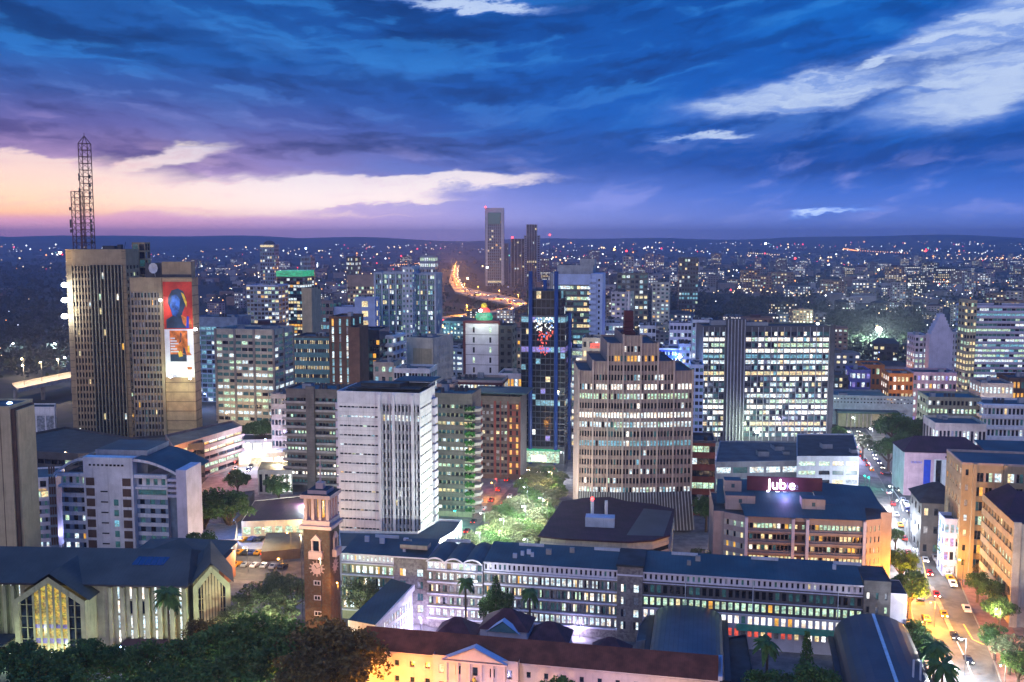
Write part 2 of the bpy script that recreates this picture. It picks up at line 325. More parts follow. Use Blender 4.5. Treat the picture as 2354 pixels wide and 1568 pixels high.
class Lit:
    def __init__(s, p, seed): s.p = p; s.r = random.Random(seed); s.rows = {}
    def __call__(s, row, col, n):
        if row not in s.rows:
            if s.r.random() < s.p['row']:
                a = s.r.random() * .6; b = a + .25 + s.r.random() * .8
                if s.r.random() < .6: a, b = 0, 1
                s.rows[row] = (choose(s.r, s.p['on']), a, b)
            else: s.rows[row] = None
        q = s.rows[row]
        if q and q[1] <= col / max(1, n) <= q[2] and s.r.random() < .88:
            return q[0] if s.r.random() < .85 else choose(s.r, s.p['on'])
        if s.r.random() < s.p['win']: return choose(s.r, s.p['on'])
        return choose(s.r, s.p['off'])
SEED = [100]
class Bld:
    """one building: an Empty at its front left corner, a wall mesh, window parts and roof parts"""
    def __init__(s, name, label, cat, loc, rot, walls, lit=P_OFF, group=None, mode='band'):
        s.root = empty(name, loc, rot, label, cat, group); s.W = MB(); s.walls = walls; SEED[0] += 1
        s.lit = Lit(lit, SEED[0]); s.rows = {}; s.mode = mode; s.parts = []; s.rng = random.Random(SEED[0] * 7)
        s.bands = {}
    def facade(s, p0, p1, z0, z1, nx, nz, fw=.7, fh=.5, rec=.3, m=0, ms=None, margin=0.0, sill=.5, rk=None, lit=None, mp=None, single=False, split=1, pid=None):
        """a wall from p0 to p1 with nx by nz recessed windows (outward side on the right of the walk)"""
        p0, p1 = Vector((*p0, 0)), Vector((*p1, 0)); u = (p1 - p0); L = u.length; u.normalize(); n = Vector((u.y, -u.x, 0))
        W = s.W; ms = m if ms is None else ms; lit = lit or s.lit
        def pt(a, z, d=0.0): q = p0 + u * a - n * d; return (q.x, q.y, z)
        def q(a0, a1, b0, b1, mm): 
            if a1 - a0 > 1e-4 and b1 - b0 > 1e-4: W.face((pt(a0, b0), pt(a1, b0), pt(a1, b1), pt(a0, b1)), mm)
        if nx == 0 or nz == 0: q(0, L, z0, z1, m); return
        ch = (z1 - z0) / nz; cw = (L - 2 * margin) / nx; ww = cw * fw; wh = ch * fh; zb = (ch - wh) * sill
        zl = z0
        for r in range(nz):
            b0 = z0 + r * ch + zb; b1 = b0 + wh
            q(0, L, zl, b0, ms); zl = b1
            q(0, margin + (cw - ww) / 2, b0, b1, m)
            for c in range(nx):
                a0 = margin + c * cw + (cw - ww) / 2; a1 = a0 + ww
                q(a1, a1 + (cw - ww if c < nx - 1 else (cw - ww) / 2 + margin), b0, b1, m if mp is None else mp)
                W.face((pt(a0, b0), pt(a1, b0), pt(a1, b0, rec), pt(a0, b0, rec)), ms); W.face((pt(a0, b1, rec), pt(a1, b1, rec), pt(a1, b1), pt(a0, b1)), ms)
                W.face((pt(a0, b0), pt(a0, b0, rec), pt(a0, b1, rec), pt(a0, b1)), m); W.face((pt(a1, b0, rec), pt(a1, b0), pt(a1, b1), pt(a1, b1, rec)), m)
                key = (pid, r if rk is None else rk + r) if s.mode == 'band' and not single else (pid, r if rk is None else rk + r, c, round(p0.x, 1), round(p0.y, 1))
                mb = s.rows.setdefault(key, MB())
                for k in range(split):
                    x0, x1 = a0 + (a1 - a0) * k / split, a0 + (a1 - a0) * (k + 1) / split
                    g = .04 if split > 1 else 0
                    mb.face((pt(x0 + g, b0, rec), pt(x1 - g, b0, rec), pt(x1 - g, b1, rec), pt(x0 + g, b1, rec)), lit(r, c * split + k, nx * split))
                if split > 1: W.face((pt(a0, b0, rec + .03), pt(a1, b0, rec + .03), pt(a1, b1, rec + .03), pt(a0, b1, rec + .03)), m)
        q(0, L, zl, z1, ms)
    def wall(s, p0, p1, z0, z1, m=0): s.facade(p0, p1, z0, z1, 0, 0, m=m)
    def part(s, name, mats): mb = MB(); s.parts.append((name, mb, mats)); return mb
    def rect(s, w, d, z0, z1, fr=None, sd=None, bk=None, m=0, x0=0.0, y0=0.0, **k):
        """four walls; fr = (nx,nz,fw,fh) for the front, sd for both sides, bk for the back"""
        for p0, p1, spec in (((x0, y0), (x0 + w, y0), fr), ((x0 + w, y0), (x0 + w, y0 + d), sd), ((x0 + w, y0 + d), (x0, y0 + d), bk), ((x0, y0 + d), (x0, y0), sd)):
            if spec: s.facade(p0, p1, z0, z1, spec[0], spec[1], *spec[2:4], m=m, **k)
            else: s.wall(p0, p1, z0, z1, m)
    def flatroof(s, w, d, z, m='roofgrey', par=1.0, x0=0.0, y0=0.0, units=3, pm=0, t=.35):
        if par > 0:
            s.W.box(x0 - .06, y0 - .06, z + .003, x0 + w + .06, y0 + t, z + par, pm); s.W.box(x0 - .06, y0 + d - t, z + .003, x0 + w + .06, y0 + d + .06, z + par, pm)
            s.W.box(x0 - .06, y0 + t, z + .003, x0 + t, y0 + d - t, z + par, pm); s.W.box(x0 + w - t, y0 + t, z + .003, x0 + w + .06, y0 + d - t, z + par, pm)
        r = s.part('roof', [m]); r.face([(x0, y0, z), (x0 + w, y0, z), (x0 + w, y0 + d, z), (x0, y0 + d, z)])
        for k in range(units):
            uw, ud, uh = s.rng.uniform(1.5, max(2, w * .22)), s.rng.uniform(1.5, max(2, d * .3)), s.rng.uniform(1.0, 2.8)
            ux, uy = x0 + s.rng.uniform(.8, max(.9, w - uw - .8)), y0 + s.rng.uniform(.8, max(.9, d - ud - .8))
            kind = s.rng.choice(['plant_room', 'water_tank', 'plant_room'])
            u = s.part(kind, ['grey' if kind == 'plant_room' else 'darkgrey', 'roofdark'])
            if kind == 'water_tank':
                for j in range(s.rng.randint(1, 3)): u.tube((ux + j * 1.9, uy + 1, z + .3), (ux + j * 1.9, uy + 1, z + 2.2), .8, .7, 8)
                u.box(ux - 1, uy, z + .01, ux + 4, uy + 2, z + .3)
            else: u.prism([(ux, uy), (ux + uw, uy), (ux + uw, uy + ud), (ux, uy + ud)], z + .004, z + uh, 0, 1)
    def finish(s, maxp=100):
        s.W.build('wall', s.walls, s.root)
        items = sorted(s.rows.items(), key=lambda q: (len(q[0]), str(q[0])))
        nm = 'window' if (s.mode != 'band') else 'window_band'
        for i, (k, mb) in enumerate(items):
            if len(items) > maxp and i >= maxp:
                rest = MB()
                for kk, q in items[i:]:
                    off = len(rest.v); rest.v += q.v; rest.f += [tuple(a + off for a in f) for f in q.f]; rest.m += q.m
                o = rest.build('window', PANES, s.root); o['kind'] = 'stuff'; break
            mb.build(('window' if len(k) > 2 else nm), PANES, s.root)
        made = {}
        for n, mb, mats in s.parts:
            if mb.f:
                host = {'plant_room': 'roof', 'water_tank': 'roof', 'satellite_dish': 'roof', 'solar_panel': 'roof', 'roof_canopy': 'roof', 'antenna': 'roof', 'clock_hand': 'clock_face', 'mullion': 'stained_window', 'transom': 'stained_window', 'warning_lamp': 'chimney', 'skylight_roof': 'roof', 'emblem': 'pediment', 'pilaster': 'pediment', 'vent_pipe': 'vault_roof', 'ridge_walkway': 'vault_roof'}.get(n)
                made[n] = mb.build(n, mats, made.get(host, s.root) if host else s.root)
        return s.root
def place(xl, xr, yt, D, rot=-11.0):
    """front left corner, front width and height of a building whose front top edge starts at pixel (xl, yt) at forward distance D"""
    A = at(xl, yt, D); r = radians(rot); k = (xr - CX) / FPX
    cd = A.y * cos(PT) + (CAM_H - A.z) * sin(PT)
    w = (k * cd - A.x) / (cos(r) - k * sin(r) * cos(PT))
    return Vector((A.x, A.y, 0)), w, A.z, r
def tower(name, label, xl, xr, yt, D, dep, rot=-11, fl=12, nx=8, ny=4, fw=.8, fh=.5, walls=('grey',), roof='roofgrey', lit=P_OFF, cat='office building', group=None, fins=None, slabs=None,
          units=3, par=1.0, mode='band', crown=0.0, base=0.0, rec=.3, sides=True, done=True, ms=None, split=1):
    loc, w, h, r = place(xl, xr, yt, D, rot)
    b = Bld(name, label, cat, loc, r, list(walls), lit, group, mode)
    top = h - par; z1 = top - crown
    if base: b.rect(w, dep, 0, base, m=0)
    b.rect(w, dep, base, z1, (nx, fl, fw, fh), (ny, fl, fw, fh) if sides else None, None, rec=rec, ms=ms, split=split)
    if crown: b.rect(w, dep, z1, top)
    b.flatroof(w, dep, top, roof, par, units=units)
    if fins:                                              # (count, width, depth, wall index)
        n, fwid, fd, fm = fins
        F = b.part('fin', [walls[fm]])
        for k in range(n + 1):
            x = w * k / n; F.box(x - fwid / 2, -fd, base, x + fwid / 2, -.004, h)
        ns = max(1, round(n * dep / w))
        for k in range(ns + 1):
            y = dep * k / ns
            F.box(w + .004, y - fwid / 2, base, w + fd, y + fwid / 2, h); F.box(-fd, y - fwid / 2, base, -.004, y + fwid / 2, h)
    if slabs:
        sd, st, sm = slabs; Sb = b.part('ledge', [walls[sm]])
        for k in range(1, fl + 1):
            z = base + (z1 - base) * k / fl
            Sb.box(-sd, -sd, z - st / 2, w + sd, -.005, z + st / 2); Sb.box(w + .005, -.005, z - st / 2, w + sd, dep, z + st / 2); Sb.box(-sd, -.005, z - st / 2, -.005, dep, z + st / 2)
    b.w, b.d, b.h = w, dep, h
    if done: b.finish()
    return b
# ================================================================ landmark buildings
def along(A, r, x, z=0.0):
    k = (x - CX) / FPX; cd = A.y * cos(PT) + (CAM_H - z) * sin(PT)
    return (k * cd - A.x) / (cos(r) - k * sin(r) * cos(PT))
def zat(y, D):                       # height of the point seen at picture row y at forward distance D
    return at(CX, y, D).z
def textmesh(s, size, ext, name, matn, parent, loc, rot=(pi / 2, 0, 0), align='CENTER'):
    cu = bpy.data.curves.new(name, 'FONT'); cu.body = s; cu.size = size; cu.extrude = ext; cu.align_x = align
    to = bpy.data.objects.new('tmp', cu); COL.objects.link(to); bpy.context.view_layer.update()
    me = bpy.data.meshes.new_from_object(to.evaluated_get(bpy.context.evaluated_depsgraph_get()))
    bpy.data.objects.remove(to); me.materials.clear(); me.materials.append(MATS[matn])
    o = bpy.data.objects.new(name, me); COL.objects.link(o); o.parent = parent; o.location = loc; o.rotation_euler = rot; return o
# --- tall tan tower with the lattice mast
loc, w, h, r = place(150, 288, 573, 480, 0)
b = Bld('office_tower', 'tall tan tower with dark fins and a lattice mast on its roof, leftmost high-rise', 'tower', loc, r, ['tan', 'tan_plain', 'darkgrey', 'olive'], P(.07, .05, [(4, 3), (2, 2), (10, 1), (3, 2), (5, 1)], [(1, 5), (0, 2)]))
b.rect(w, 17, 0, h); 
b.W = MB(); wl = w * .09
b.wall((0, 0), (wl, 0), 0, h, 0); b.wall((w * .93, 0), (w, 0), 0, h, 0); b.wall((wl, 0), (w * .93, 0), h - 7.5, h, 1)
b.facade((wl, 0), (w * .40, 0), 0, h - 7.5, 6, 27, .70, .66, m=2, ms=1, rec=.5)
b.facade((w * .40, 0), (w * .93, 0), 0, h - 7.5, 9, 27, .78, .88, m=3, ms=2, rec=.7)
b.facade((w, 0), (w, 17), 0, h - 7, 4, 27, .5, .5, m=1); b.wall((w, 0), (w, 17), h - 7, h, 1); b.wall((w, 17), (0, 17), 0, h); b.wall((0, 17), (0, 0), 0, h)
F = b.part('fin', ['tan_plain'])
for k in range(7): x = wl + (w * .40 - wl) * k / 6; F.box(x - .28, -.45, 0, x + .28, -.004, h - 7.6)
F2 = b.part('fin', ['olive'])
for k in range(10): x = w * .40 + w * .53 * k / 9; F2.box(x - .22, -.65, 0, x + .22, -.004, h - 7.6)
b.flatroof(w, 17, h, 'roofgrey', 0, units=0)
fb = b.part('plant_room', ['darkgrey']); fb.box(w * .55, 5, h + .004, w * .75, 9, h + 1.6); fb.box(w * .8, 5, h + .004, w * .86, 8, h + 2.2); fb.tube((w * .9, 6, h), (w * .93, 6, h + 3.5), .12)
b.finish()
# amber lit lobby windows at the foot
def lattice(mb, x, y, z0, z1, s, step, m=0, t=.22):
    cs = [(x - s, y - s), (x + s, y - s), (x + s, y + s), (x - s, y + s)]
    for c in cs: mb.tube((*c, z0), (*c, z1), t, n=4, m=m)
    n = max(1, round((z1 - z0) / step)); step = (z1 - z0) / n
    for k in range(n):
        za, zb = z0 + k * step, z0 + (k + 1) * step
        for i in range(4):
            a, c = cs[i], cs[(i + 1) % 4]
            mb.tube((*a, zb), (*c, zb), t * .7, n=3, m=m); mb.tube((*a, za), (*c, zb), t * .5, n=3, m=m)
mast_root = empty('radio_mast', (loc.x + w * .22, loc.y + 6, h), 0, 'dark red lattice radio mast standing on the roof of the tan tower', 'mast')
mt = zat(330, 486) - h; ml = zat(440, 486) - h
L1 = MB(); lattice(L1, 2.5, 0, 0, mt, 2.15, 3.1)
for a, c in ((0, 1), (1, 2), (2, 3), (3, 0)):
    pass
for sx, sy in ((-1, -1), (1, -1), (1, 1), (-1, 1)): L1.tube((2.5 + sx * 2.1, sy * 2.1, mt), (2.5, 0, mt + 3.6), .18, n=4)
L1.tube((2.5, 0, mt + 3), (2.5, 0, mt + 5), .12, n=4); L1.build('lattice_column', 'mast', mast_root)
L2 = MB(); lattice(L2, -2.2, 0, 0, ml, 2.0, 3.1); L2.build('lattice_column', 'mast', mast_root)
AN = MB(); rg = random.Random(4)
for k in range(22):
    z = rg.uniform(2, mt * .8); sx = rg.choice([-4.8, 5.2]) if z < ml else rg.choice([.2, 5.3]); AN.box(sx - .35, -2.6, z, sx + .35, -2.1, z + 1.6)
AN.build('antenna', 'pole', mast_root)
# --- lift shaft between the towers
tower('lift_shaft_tower', 'narrow tan shaft tower rising between the two tan towers', 303, 333, 557, 500, 7, 0, fl=26, nx=2, ny=2, fw=.8, fh=.8, walls=('tan_plain', 'olive'), lit=P_DARK, cat='tower', units=0, par=.5)
# --- second tan tower with the giant advertisement
loc, w, h, r = place(298, 441, 641, 470, 0)
b = Bld('office_tower', 'tan slab tower carrying a giant red and white advertisement', 'tower', loc, r, ['tan', 'greybrown', 'darkgrey', 'tan_plain'], P(.02, .015, [(4, 2), (5, 1)], [(1, 3), (9, 1), (7, .6)]))
wl = w * .49
b.facade((0, 0), (wl, 0), 0, h - 6, 9, 23, .5, .66, m=1, ms=3, rec=.5); b.wall((0, 0), (wl, 0), h - 6, h, 3)
S('tanjoint', (.52, .36, .19), .8, .12, .25, .25, lines=('z', 4.6, .7)); b.walls[0] = 'tanjoint'
b.wall((wl, 0), (w, 0), 0, h, 0); b.wall((w, 0), (w, 9), 0, h, 0); b.wall((w, 9), (0, 9), 0, h, 0); b.wall((0, 9), (0, 0), 0, h, 0)
b.flatroof(w, 9, h, 'roofdark', .6, units=0, pm=3)
F = b.part('fin', ['concrete'])
for k in range(10): x = (wl - .6) * k / 9 + .3; F.box(x - .14, -.5, 0, x + .14, -.004, h - 6)
pc = b.part('pier', ['tan_plain']); pc.box(wl - .5, -.9, 0, wl + .9, -.004, h + .3)
pr = b.part('plant_room', ['tan_plain', 'roofdark', 'darkgrey']); pr.box(w * .50, 2, h + .62, w * .97, 8, h + 8, 0); pr.box(w * .5 - .1, 1.9, h + .62, w * .97 + .1, 1.99, h + 2, 2); pr.box(w * .22, 3, h + .01, w * .495, 8, h + 7.4, 2)
ds = b.part('satellite_dish', ['palegrey'])
for k in range(10):
    a0, a1 = 2 * pi * k / 10, 2 * pi * (k + 1) / 10
    cxx, czz = w * .38, h + 5
    ds.face([(cxx, 1.0, czz), (cxx + 2.2 * cos(a0), .3, czz + 2.6 * sin(a0)), (cxx + 2.2 * cos(a1), .3, czz + 2.6 * sin(a1))])
ds.tube((w * .38, 1, h + 5), (w * .38, 2.9, h + 1), .15)
tt = b.finish()
# advertisement: its own thing, hung on the wall
px0, px1 = wl + 1.2, w - .15; zt, zm, zb = zat(648, 469), zat(757, 469), zat(868, 469)
adr = empty('billboard', (loc.x + px0, loc.y - .12, 0), 0, 'giant red and white wall advertisement hanging on the tan slab tower', 'advertisement'); pw = px1 - px0
A_ = MB(); A_.box(0, -.1, zm, pw, .05, zt); A_.build('upper_panel', 'posterred', adr)
A_ = MB(); A_.box(0, -.1, zb, pw, .05, zm - .05); A_.build('lower_panel', 'posterwhite', adr)
def flat(name, matn, pts, y=-.16):           # thin printed shape
    q = MB(); q.face([(a * pw, y, bz) for a, bz in pts]); return q.build(name, matn, adr)
H_ = zt - zm
def U(v): return zm + v * H_
flat('portrait', 'posterdark', [(.08, U(.02)), (.95, U(.02)), (.9, U(.14)), (.62, U(.24)), (.66, U(.36)), (.76, U(.5)), (.8, U(.66)), (.7, U(.8)), (.52, U(.86)), (.3, U(.82)), (.18, U(.68)), (.16, U(.55)), (.24, U(.42)), (.3, U(.28)), (.08, U(.2))], -.115)
flat('face', 'posterblue', [(.22, U(.5)), (.3, U(.3)), (.45, U(.25)), (.55, U(.42)), (.58, U(.62)), (.45, U(.74)), (.28, U(.7))], -.13)
flat('highlight', 'posteryellow', [(.62, U(.78)), (.72, U(.74)), (.82, U(.56)), (.8, U(.46)), (.74, U(.56)), (.66, U(.7))], -.145); flat('highlight', 'posterorange', [(.6, U(.3)), (.95, U(.2)), (.97, U(.04)), (.82, U(.02)), (.66, U(.12))], -.13); flat('bottle', 'blueboard', [(.76, U(.02)), (.86, U(.02)), (.87, U(.26)), (.8, U(.28))], -.15)
H2 = zm - zb
def U2(v): return zb + v * H2
flat('inset_picture', 'posterorange', [(.18, U2(.33)), (.80, U2(.33)), (.80, U2(.97)), (.18, U2(.97))], -.115); flat('inset_band', 'posterdark', [(.18, U2(.33)), (.76, U2(.33)), (.74, U2(.48)), (.18, U2(.48))], -.13)
flat('figure', 'posterdark', [(.5, U2(.7)), (.56, U2(.74)), (.6, U2(.9)), (.54, U2(.94)), (.56, U2(.8)), (.5, U2(.72))], -.13); flat('figure', 'posterdark', [(.62, U2(.5)), (.74, U2(.48)), (.7, U2(.6)), (.64, U2(.62))], -.14); flat('highlight', 'posteryellow', [(.48, U2(.42)), (.62, U2(.44)), (.56, U2(.56)), (.46, U2(.52))], -.14)
for k in range(6): flat('text_line', 'posterwhite', [(.2, U2(.52 + k * .055)), (.48 - (k % 3) * .06, U2(.52 + k * .055)), (.48 - (k % 3) * .06, U2(.55 + k * .055)), (.2, U2(.55 + k * .055))], -.145)
flat('bottle', 'posterwhite', [(.75, U2(.22)), (.93, U2(.22)), (.93, U2(.46)), (.75, U2(.46))], -.15)
flat('bottle', 'posterorange', [(.77, U2(.16)), (.92, U2(.16)), (.93, U2(.22)), (.75, U2(.22))], -.15); flat('bottle', 'posterorange', [(.75, U2(.46)), (.93, U2(.46)), (.86, U2(.52)), (.8, U2(.52))], -.15); flat('bottle', 'posteryellow', [(.8, U2(.52)), (.86, U2(.52)), (.86, U2(.66)), (.8, U2(.66))], -.15)
# --- white slab tower in the middle foreground
A, w, h, r = place(775, 965, 903, 335, -11)
b = Bld('office_tower', 'white concrete tower with thin window slits behind the clock tower', 'tower', A, r, ['panel_white', 'white', 'grey', 'lilac'], P(.2, .06, [(6, 1), (2, 2), (4, 2), (3, 1)], [(1, 5), (9, 1), (0, 2)]))
wl, wm = w * .02, w * .50; fl = 14; z0 = 4.5; zt = h - 3.2
for (a, c, rk) in ((wl, wm, 0),): b.facade((a, 0), (c, 0), z0, zt, 10, fl, .86, .17, m=0, ms=0, rec=.4, rk=rk, sill=.55)
b.wall((wl, 0), (wm, 0), zt, h, 1); b.wall((wl, 0), (w, 0), 0, z0, 2); b.wall((0, 0), (wl, 0), 0, h, 1)
b.facade((wm, 0), (w, 0), z0, zt, 11, fl, .58, .66, m=1, ms=2, rec=.8, rk=0); b.wall((wm, 0), (w, 0), zt, h, 1)
b.facade((w, 0), (w, 19), z0, zt, 8, fl, .86, .20, m=0, ms=0, rec=.4, rk=0, sill=.55); b.wall((w, 0), (w, 19), 0, z0, 2); b.wall((w, 0), (w, 19), zt, h, 0)
b.wall((w, 19), (0, 19), 0, h, 0); b.facade((0, 19), (0, 0), z0, zt, 8, fl, .86, .2, m=0, ms=0, rk=0); b.wall((0, 19), (0, 0), 0, z0, 2); b.wall((0, 19), (0, 0), zt, h, 0)
pr = b.part('pier', ['white'])
for x in (wm + .1, wm + (w - wm) * .34, wm + (w - wm) * .80): pr.box(x, -.9, 1, x + .95, -.004, h)
for k in range(12): x = wm + (w - wm) * k / 11; pr.box(x - .1, -.5, z0, x + .1, -.006, zt)
ed = b.part('balcony', ['lilac'])
for k in range(fl): z = z0 + (zt - z0) * (k + .15) / fl; ed.box(-1.3, 1.5, z, -.004, 5, z + (zt - z0) / fl * .7)
for k in range(fl): z = z0 + (zt - z0) * (k + .15) / fl; ed.box(w + .004, 14.5, z, w + 1.1, 18.6, z + (zt - z0) / fl * .75)
b.flatroof(w, 19, h, 'roofdark', .7, units=0, pm=1)
ca = b.part('roof_canopy', ['roofdark', 'roofblue'])
ca.prism([(3, 2), (w - 1, 2), (w - 1, 17), (3, 17)], h + 1.5, h + 1.8, 0); ca.prism([(7, 4), (w * .72, 4), (w * .78, 9), (9, 9)], h + 1.804, h + 3.2, 0, 1); ca.prism([(w * .6, 8), (w + 2, 8), (w + 2, 20), (w * .6, 20)], h + 3.3, h + 3.6, 0, 1)
for x in (4, w * .5, w - 2):
    for y in (3, 16): ca.tube((x, y, h + .01), (x, y, h + 1.6), .15)
b.finish()
WT = (A, w, h, r)
# --- dark office block left of the white tower
A, w, h, r = place(657, 792, 897, 408, -9)
b = Bld('office_building', 'dark grey office block with green tinted window rows left of the white tower', 'office building', A, r, ['greybrown', 'darkgrey', 'concrete'], P(.25, .06, [(2, 3), (3, 2), (10, 1.5)], [(7, 5), (0, 3), (1, 2)]))
for s0, s1 in ((0, .36), (.50, 1.0)): b.facade((w * s0, 0), (w * s1, 0), 3, h - 2, 6 if s0 == 0 else 9, 11, .86, .38, m=1, ms=0, rk=0, rec=.9)
b.wall((0, 0), (w, 0), 0, 3, 1); b.wall((0, 0), (w, 0), h - 2, h, 0); b.wall((w * .36, 0), (w * .5, 0), 3, h - 2, 0)
b.wall((w, 0), (w, 16), 0, h, 0); b.wall((w, 16), (0, 16), 0, h); b.facade((0, 16), (0, 0), 3, h, 5, 11, .8, .4, m=1, ms=0, rk=0)
p_ = b.part('stair_core', ['greybrown']); p_.box(w * .36, -1.6, 0, w * .50, -.004, h + 2)
lg = b.part('ledge', ['concrete'])
for k in range(11): z = 3 + (h - 5) * k / 11 + .2; lg.box(-1.6, -.9, z, w * .355, -.005, z + .9); lg.box(w * .505, -.9, z, w, -.005, z + .9)
b.flatroof(w, 16, h, 'roofteal', .8, units=3); b.finish()
# --- green planted office block right of the white tower
A, w, h, r = place(985, 1085, 908, 372, -11)
b = Bld('office_building', 'grey office block with bright green planted balconies right of the white tower', 'office building', A, r, ['greybrown', 'olive', 'greenplant'], P(.3, .1, [(2, 3), (3, 2), (10, 1), (4, 1)], [(7, 5), (0, 2)]))
b.facade((0, 0), (w, 0), 2, h - 2.5, 10, 13, .8, .42, m=1, ms=0, rec=1.0, rk=0); b.wall((0, 0), (w, 0), 0, 2, 1); b.wall((0, 0), (w, 0), h - 2.5, h, 0)
b.wall((w, 0), (w, 15), 0, h, 0); b.wall((w, 15), (0, 15), 0, h); b.wall((0, 15), (0, 0), 0, h)
pl = b.part('planter', ['greenplant', 'olive']); rg = random.Random(8)
for k in range(13):
    z = 2 + (h - 4.5) * k / 13
    pl.box(w - 2.6, -1.2, z - .1, w + 1.2, -.004, z + .5, 1)
    for j in range(46):
        c = (w - 2.4 + rg.random() * 3.4, -1.3 + rg.random() * .9, z + .3 + rg.random() * 1.5); a = Vector((rg.gauss(0, 1), rg.gauss(0, 1), rg.gauss(0, 1))).normalized(); e = a.orthogonal().normalized() * .45; g = a.cross(e).normalized() * .4
        c = Vector(c); pl.face([c - e - g, c + e - g, c + e + g, c - e + g])
bl = b.part('balcony', ['concrete'])
for k in range(13): z = 2 + (h - 4.5) * k / 13; bl.prism([(w + 1.21, -.5), (w + 3, .6), (w + 3, 5), (w + .01, 5), (w + .01, -.5)], z, z + 1.1)
b.flatroof(w, 15, h, 'roofteal', .9, units=3); b.finish()
# --- red brown block
A, w, h, r = place(1092, 1196, 915, 432, -11)
b = Bld('apartment_block', 'brown tower block with dark red vertical strips and amber lit stair windows', 'tower block', A, r, ['greybrown', 'redbrown', 'brown'], P(.03, .08, [(4, 2), (3, 1)], [(9, 2), (0, 3), (1, 3)]))
secs = [(.0, .14, 2), (.14, .42, 3), (.42, .56, 1), (.56, .72, 2)]
for a, c, n in secs: b.facade((w * a, 0), (w * c, 0), 2, h - 2, n, 11, .7, .5, m=1 if n == 1 else 2, ms=0, rk=0)
amb = Lit(P(.0, .62, [(5, 6), (4, 1)], [(1, 3)]), 77)
b.facade((w * .72, 0), (w, 0), 2, h - 2, 2, 11, .36, .7, m=1, ms=2, rk=0, lit=amb)
b.wall((0, 0), (w, 0), 0, 2, 2); b.wall((0, 0), (w, 0), h - 2, h, 0); b.wall((w, 0), (w, 16), 0, h, 0); b.wall((w, 16), (0, 16), 0, h); b.wall((0, 16), (0, 0), 0, h)
F = b.part('strip', ['redbrown'])
for x in (.0, .14, .42, .56, .72, .985): F.box(w * x, -.4, 1, w * x + w * (.05 if x in (.42,) else .02), -.004, h - 1)
b.flatroof(w, 16, h, 'roofblue', 1.1, units=2)
cn = b.part('roof_canopy', ['roofblue']); cn.prism([(-2, -2), (w + 3, -2), (w + 3, 17), (-2, 17)], h + 2.4, h + 2.9); b.finish()
# --- brown stepped tower
Dm = 350
segx = [1330, 1362, 1396, 1431, 1471, 1510, 1547, 1590]
segt = [852, 830, 789, 771, 789, 830, 852]
dyy = [2.1, 1.3, .7, .3, .3, .7, 1.3, 2.1]
A = at(1330, 852, Dm + 8); A.z = 0
b = Bld('office_tower', 'brown stepped office tower with a curved front and a dark red finial mast', 'tower', A, 0, ['pinkbrown', 'pinkbeige', 'darkgrey', 'maroon'], P(.27, .09, [(2, 6), (10, 2), (6, 1), (3, 1.5), (5, .4)], [(1, 5), (0, 3), (7, .8)]))
pts = []
for x, q in zip(segx, dyy): P0 = at(x, 1000, Dm + q); pts.append((P0.x - A.x, P0.y - A.y))
FLH = 3.4; zb = 13.6
tops = []
for i in range(7):
    p0, p1 = pts[i], pts[i + 1]; zt = zat(segt[i], Dm + (dyy[i] + dyy[i + 1]) / 2); n = int((zt - 1.2 - zb) / FLH); zt2 = zb + n * FLH; tops.append(zt)
    sh = Lit(b.lit.p, 31)
    b.facade(p0, p1, zb, zt2, 5, n, .68, .60, m=1, ms=0, rec=.6, rk=0, lit=b.lit); b.wall(p0, p1, zt2, zt, 0); b.wall(p0, p1, 0, zb, 2)
    yb = 24
    b.W.face([(p0[0], p0[1], zt - .8), (p1[0], p1[1], zt - .8), (p1[0], yb, zt - .8), (p0[0], yb, zt - .8)], 2)
    if i: 
        lo, hi = sorted((tops[i - 1], zt))
        if hi - lo > .1: b.W.face([(p0[0], p0[1], lo - .8), (p0[0], p0[1], hi), (p0[0], yb, hi), (p0[0], yb, lo - .8)], 0)
b.wall(pts[-1], (pts[-1][0], 24), 0, tops[-1], 0)
for i in range(7): b.wall((pts[i + 1][0], 24), (pts[i][0], 24), 0, tops[i], 0)
b.wall((pts[0][0], 24), pts[0], 0, tops[0], 0)
F = b.part('fin', ['pinkbeige'])
for i in range(8):
    t_ = max(tops[max(0, i - 1)], tops[min(6, i)]); x, y = pts[i]; F.box(x - .30, y - .6, zb - 1, x + .32, y - .01, t_ + .4)
for i in range(7):
    for k in range(1, 5):
        x = pts[i][0] + (pts[i + 1][0] - pts[i][0]) * k / 5; y = pts[i][1] + (pts[i + 1][1] - pts[i][1]) * k / 5; F.box(x - .10, y - .25, zb, x + .10, y - .01, tops[i])
sk = b.part('skirt_roof', ['darkmetal', 'grey'])
for i in range(7):
    (xa, ya), (xb, yb2) = pts[i], pts[i + 1]; n = 6
    za = zb - (1.5 + 4.5 * math.sin(pi * (i + .5) / 7))*0 
    for k in range(n):
        f0, f1 = k / n, (k + .7) / n
        for (fa, fb_, m_, oo) in ((f0, f1, 0, 0), (f1, (k + 1) / n, 1, .25)):
            x0, y0, x1, y1 = xa + (xb - xa) * fa, ya + (yb2 - ya) * fa, xa + (xb - xa) * fb_, ya + (yb2 - ya) * fb_
            sk.face([(x0, y0 - .8 - oo, zb + 1.2), (x1, y1 - .8 - oo, zb + 1.2), (x1 + (x1 - 22) * .04, y1 - 4.5 - oo, 1.5), (x0 + (x0 - 22) * .04, y0 - 4.5 - oo, 1.5)][::-1], m_)
mx = (pts[3][0] + pts[4][0]) / 2
fn = b.part('finial', ['maroon']); t_ = max(tops)
for k in range(4): fn.box(mx - 1.7 + k * .03, 3 + k * .02, t_ + k * 2.0, mx + 1.7 - k * .03, 7, t_ + (k + 1) * 2.0 - .12)
fn.box(mx - 2.3, 2, t_ - .9, mx + 2.3, 9, t_ + .3)
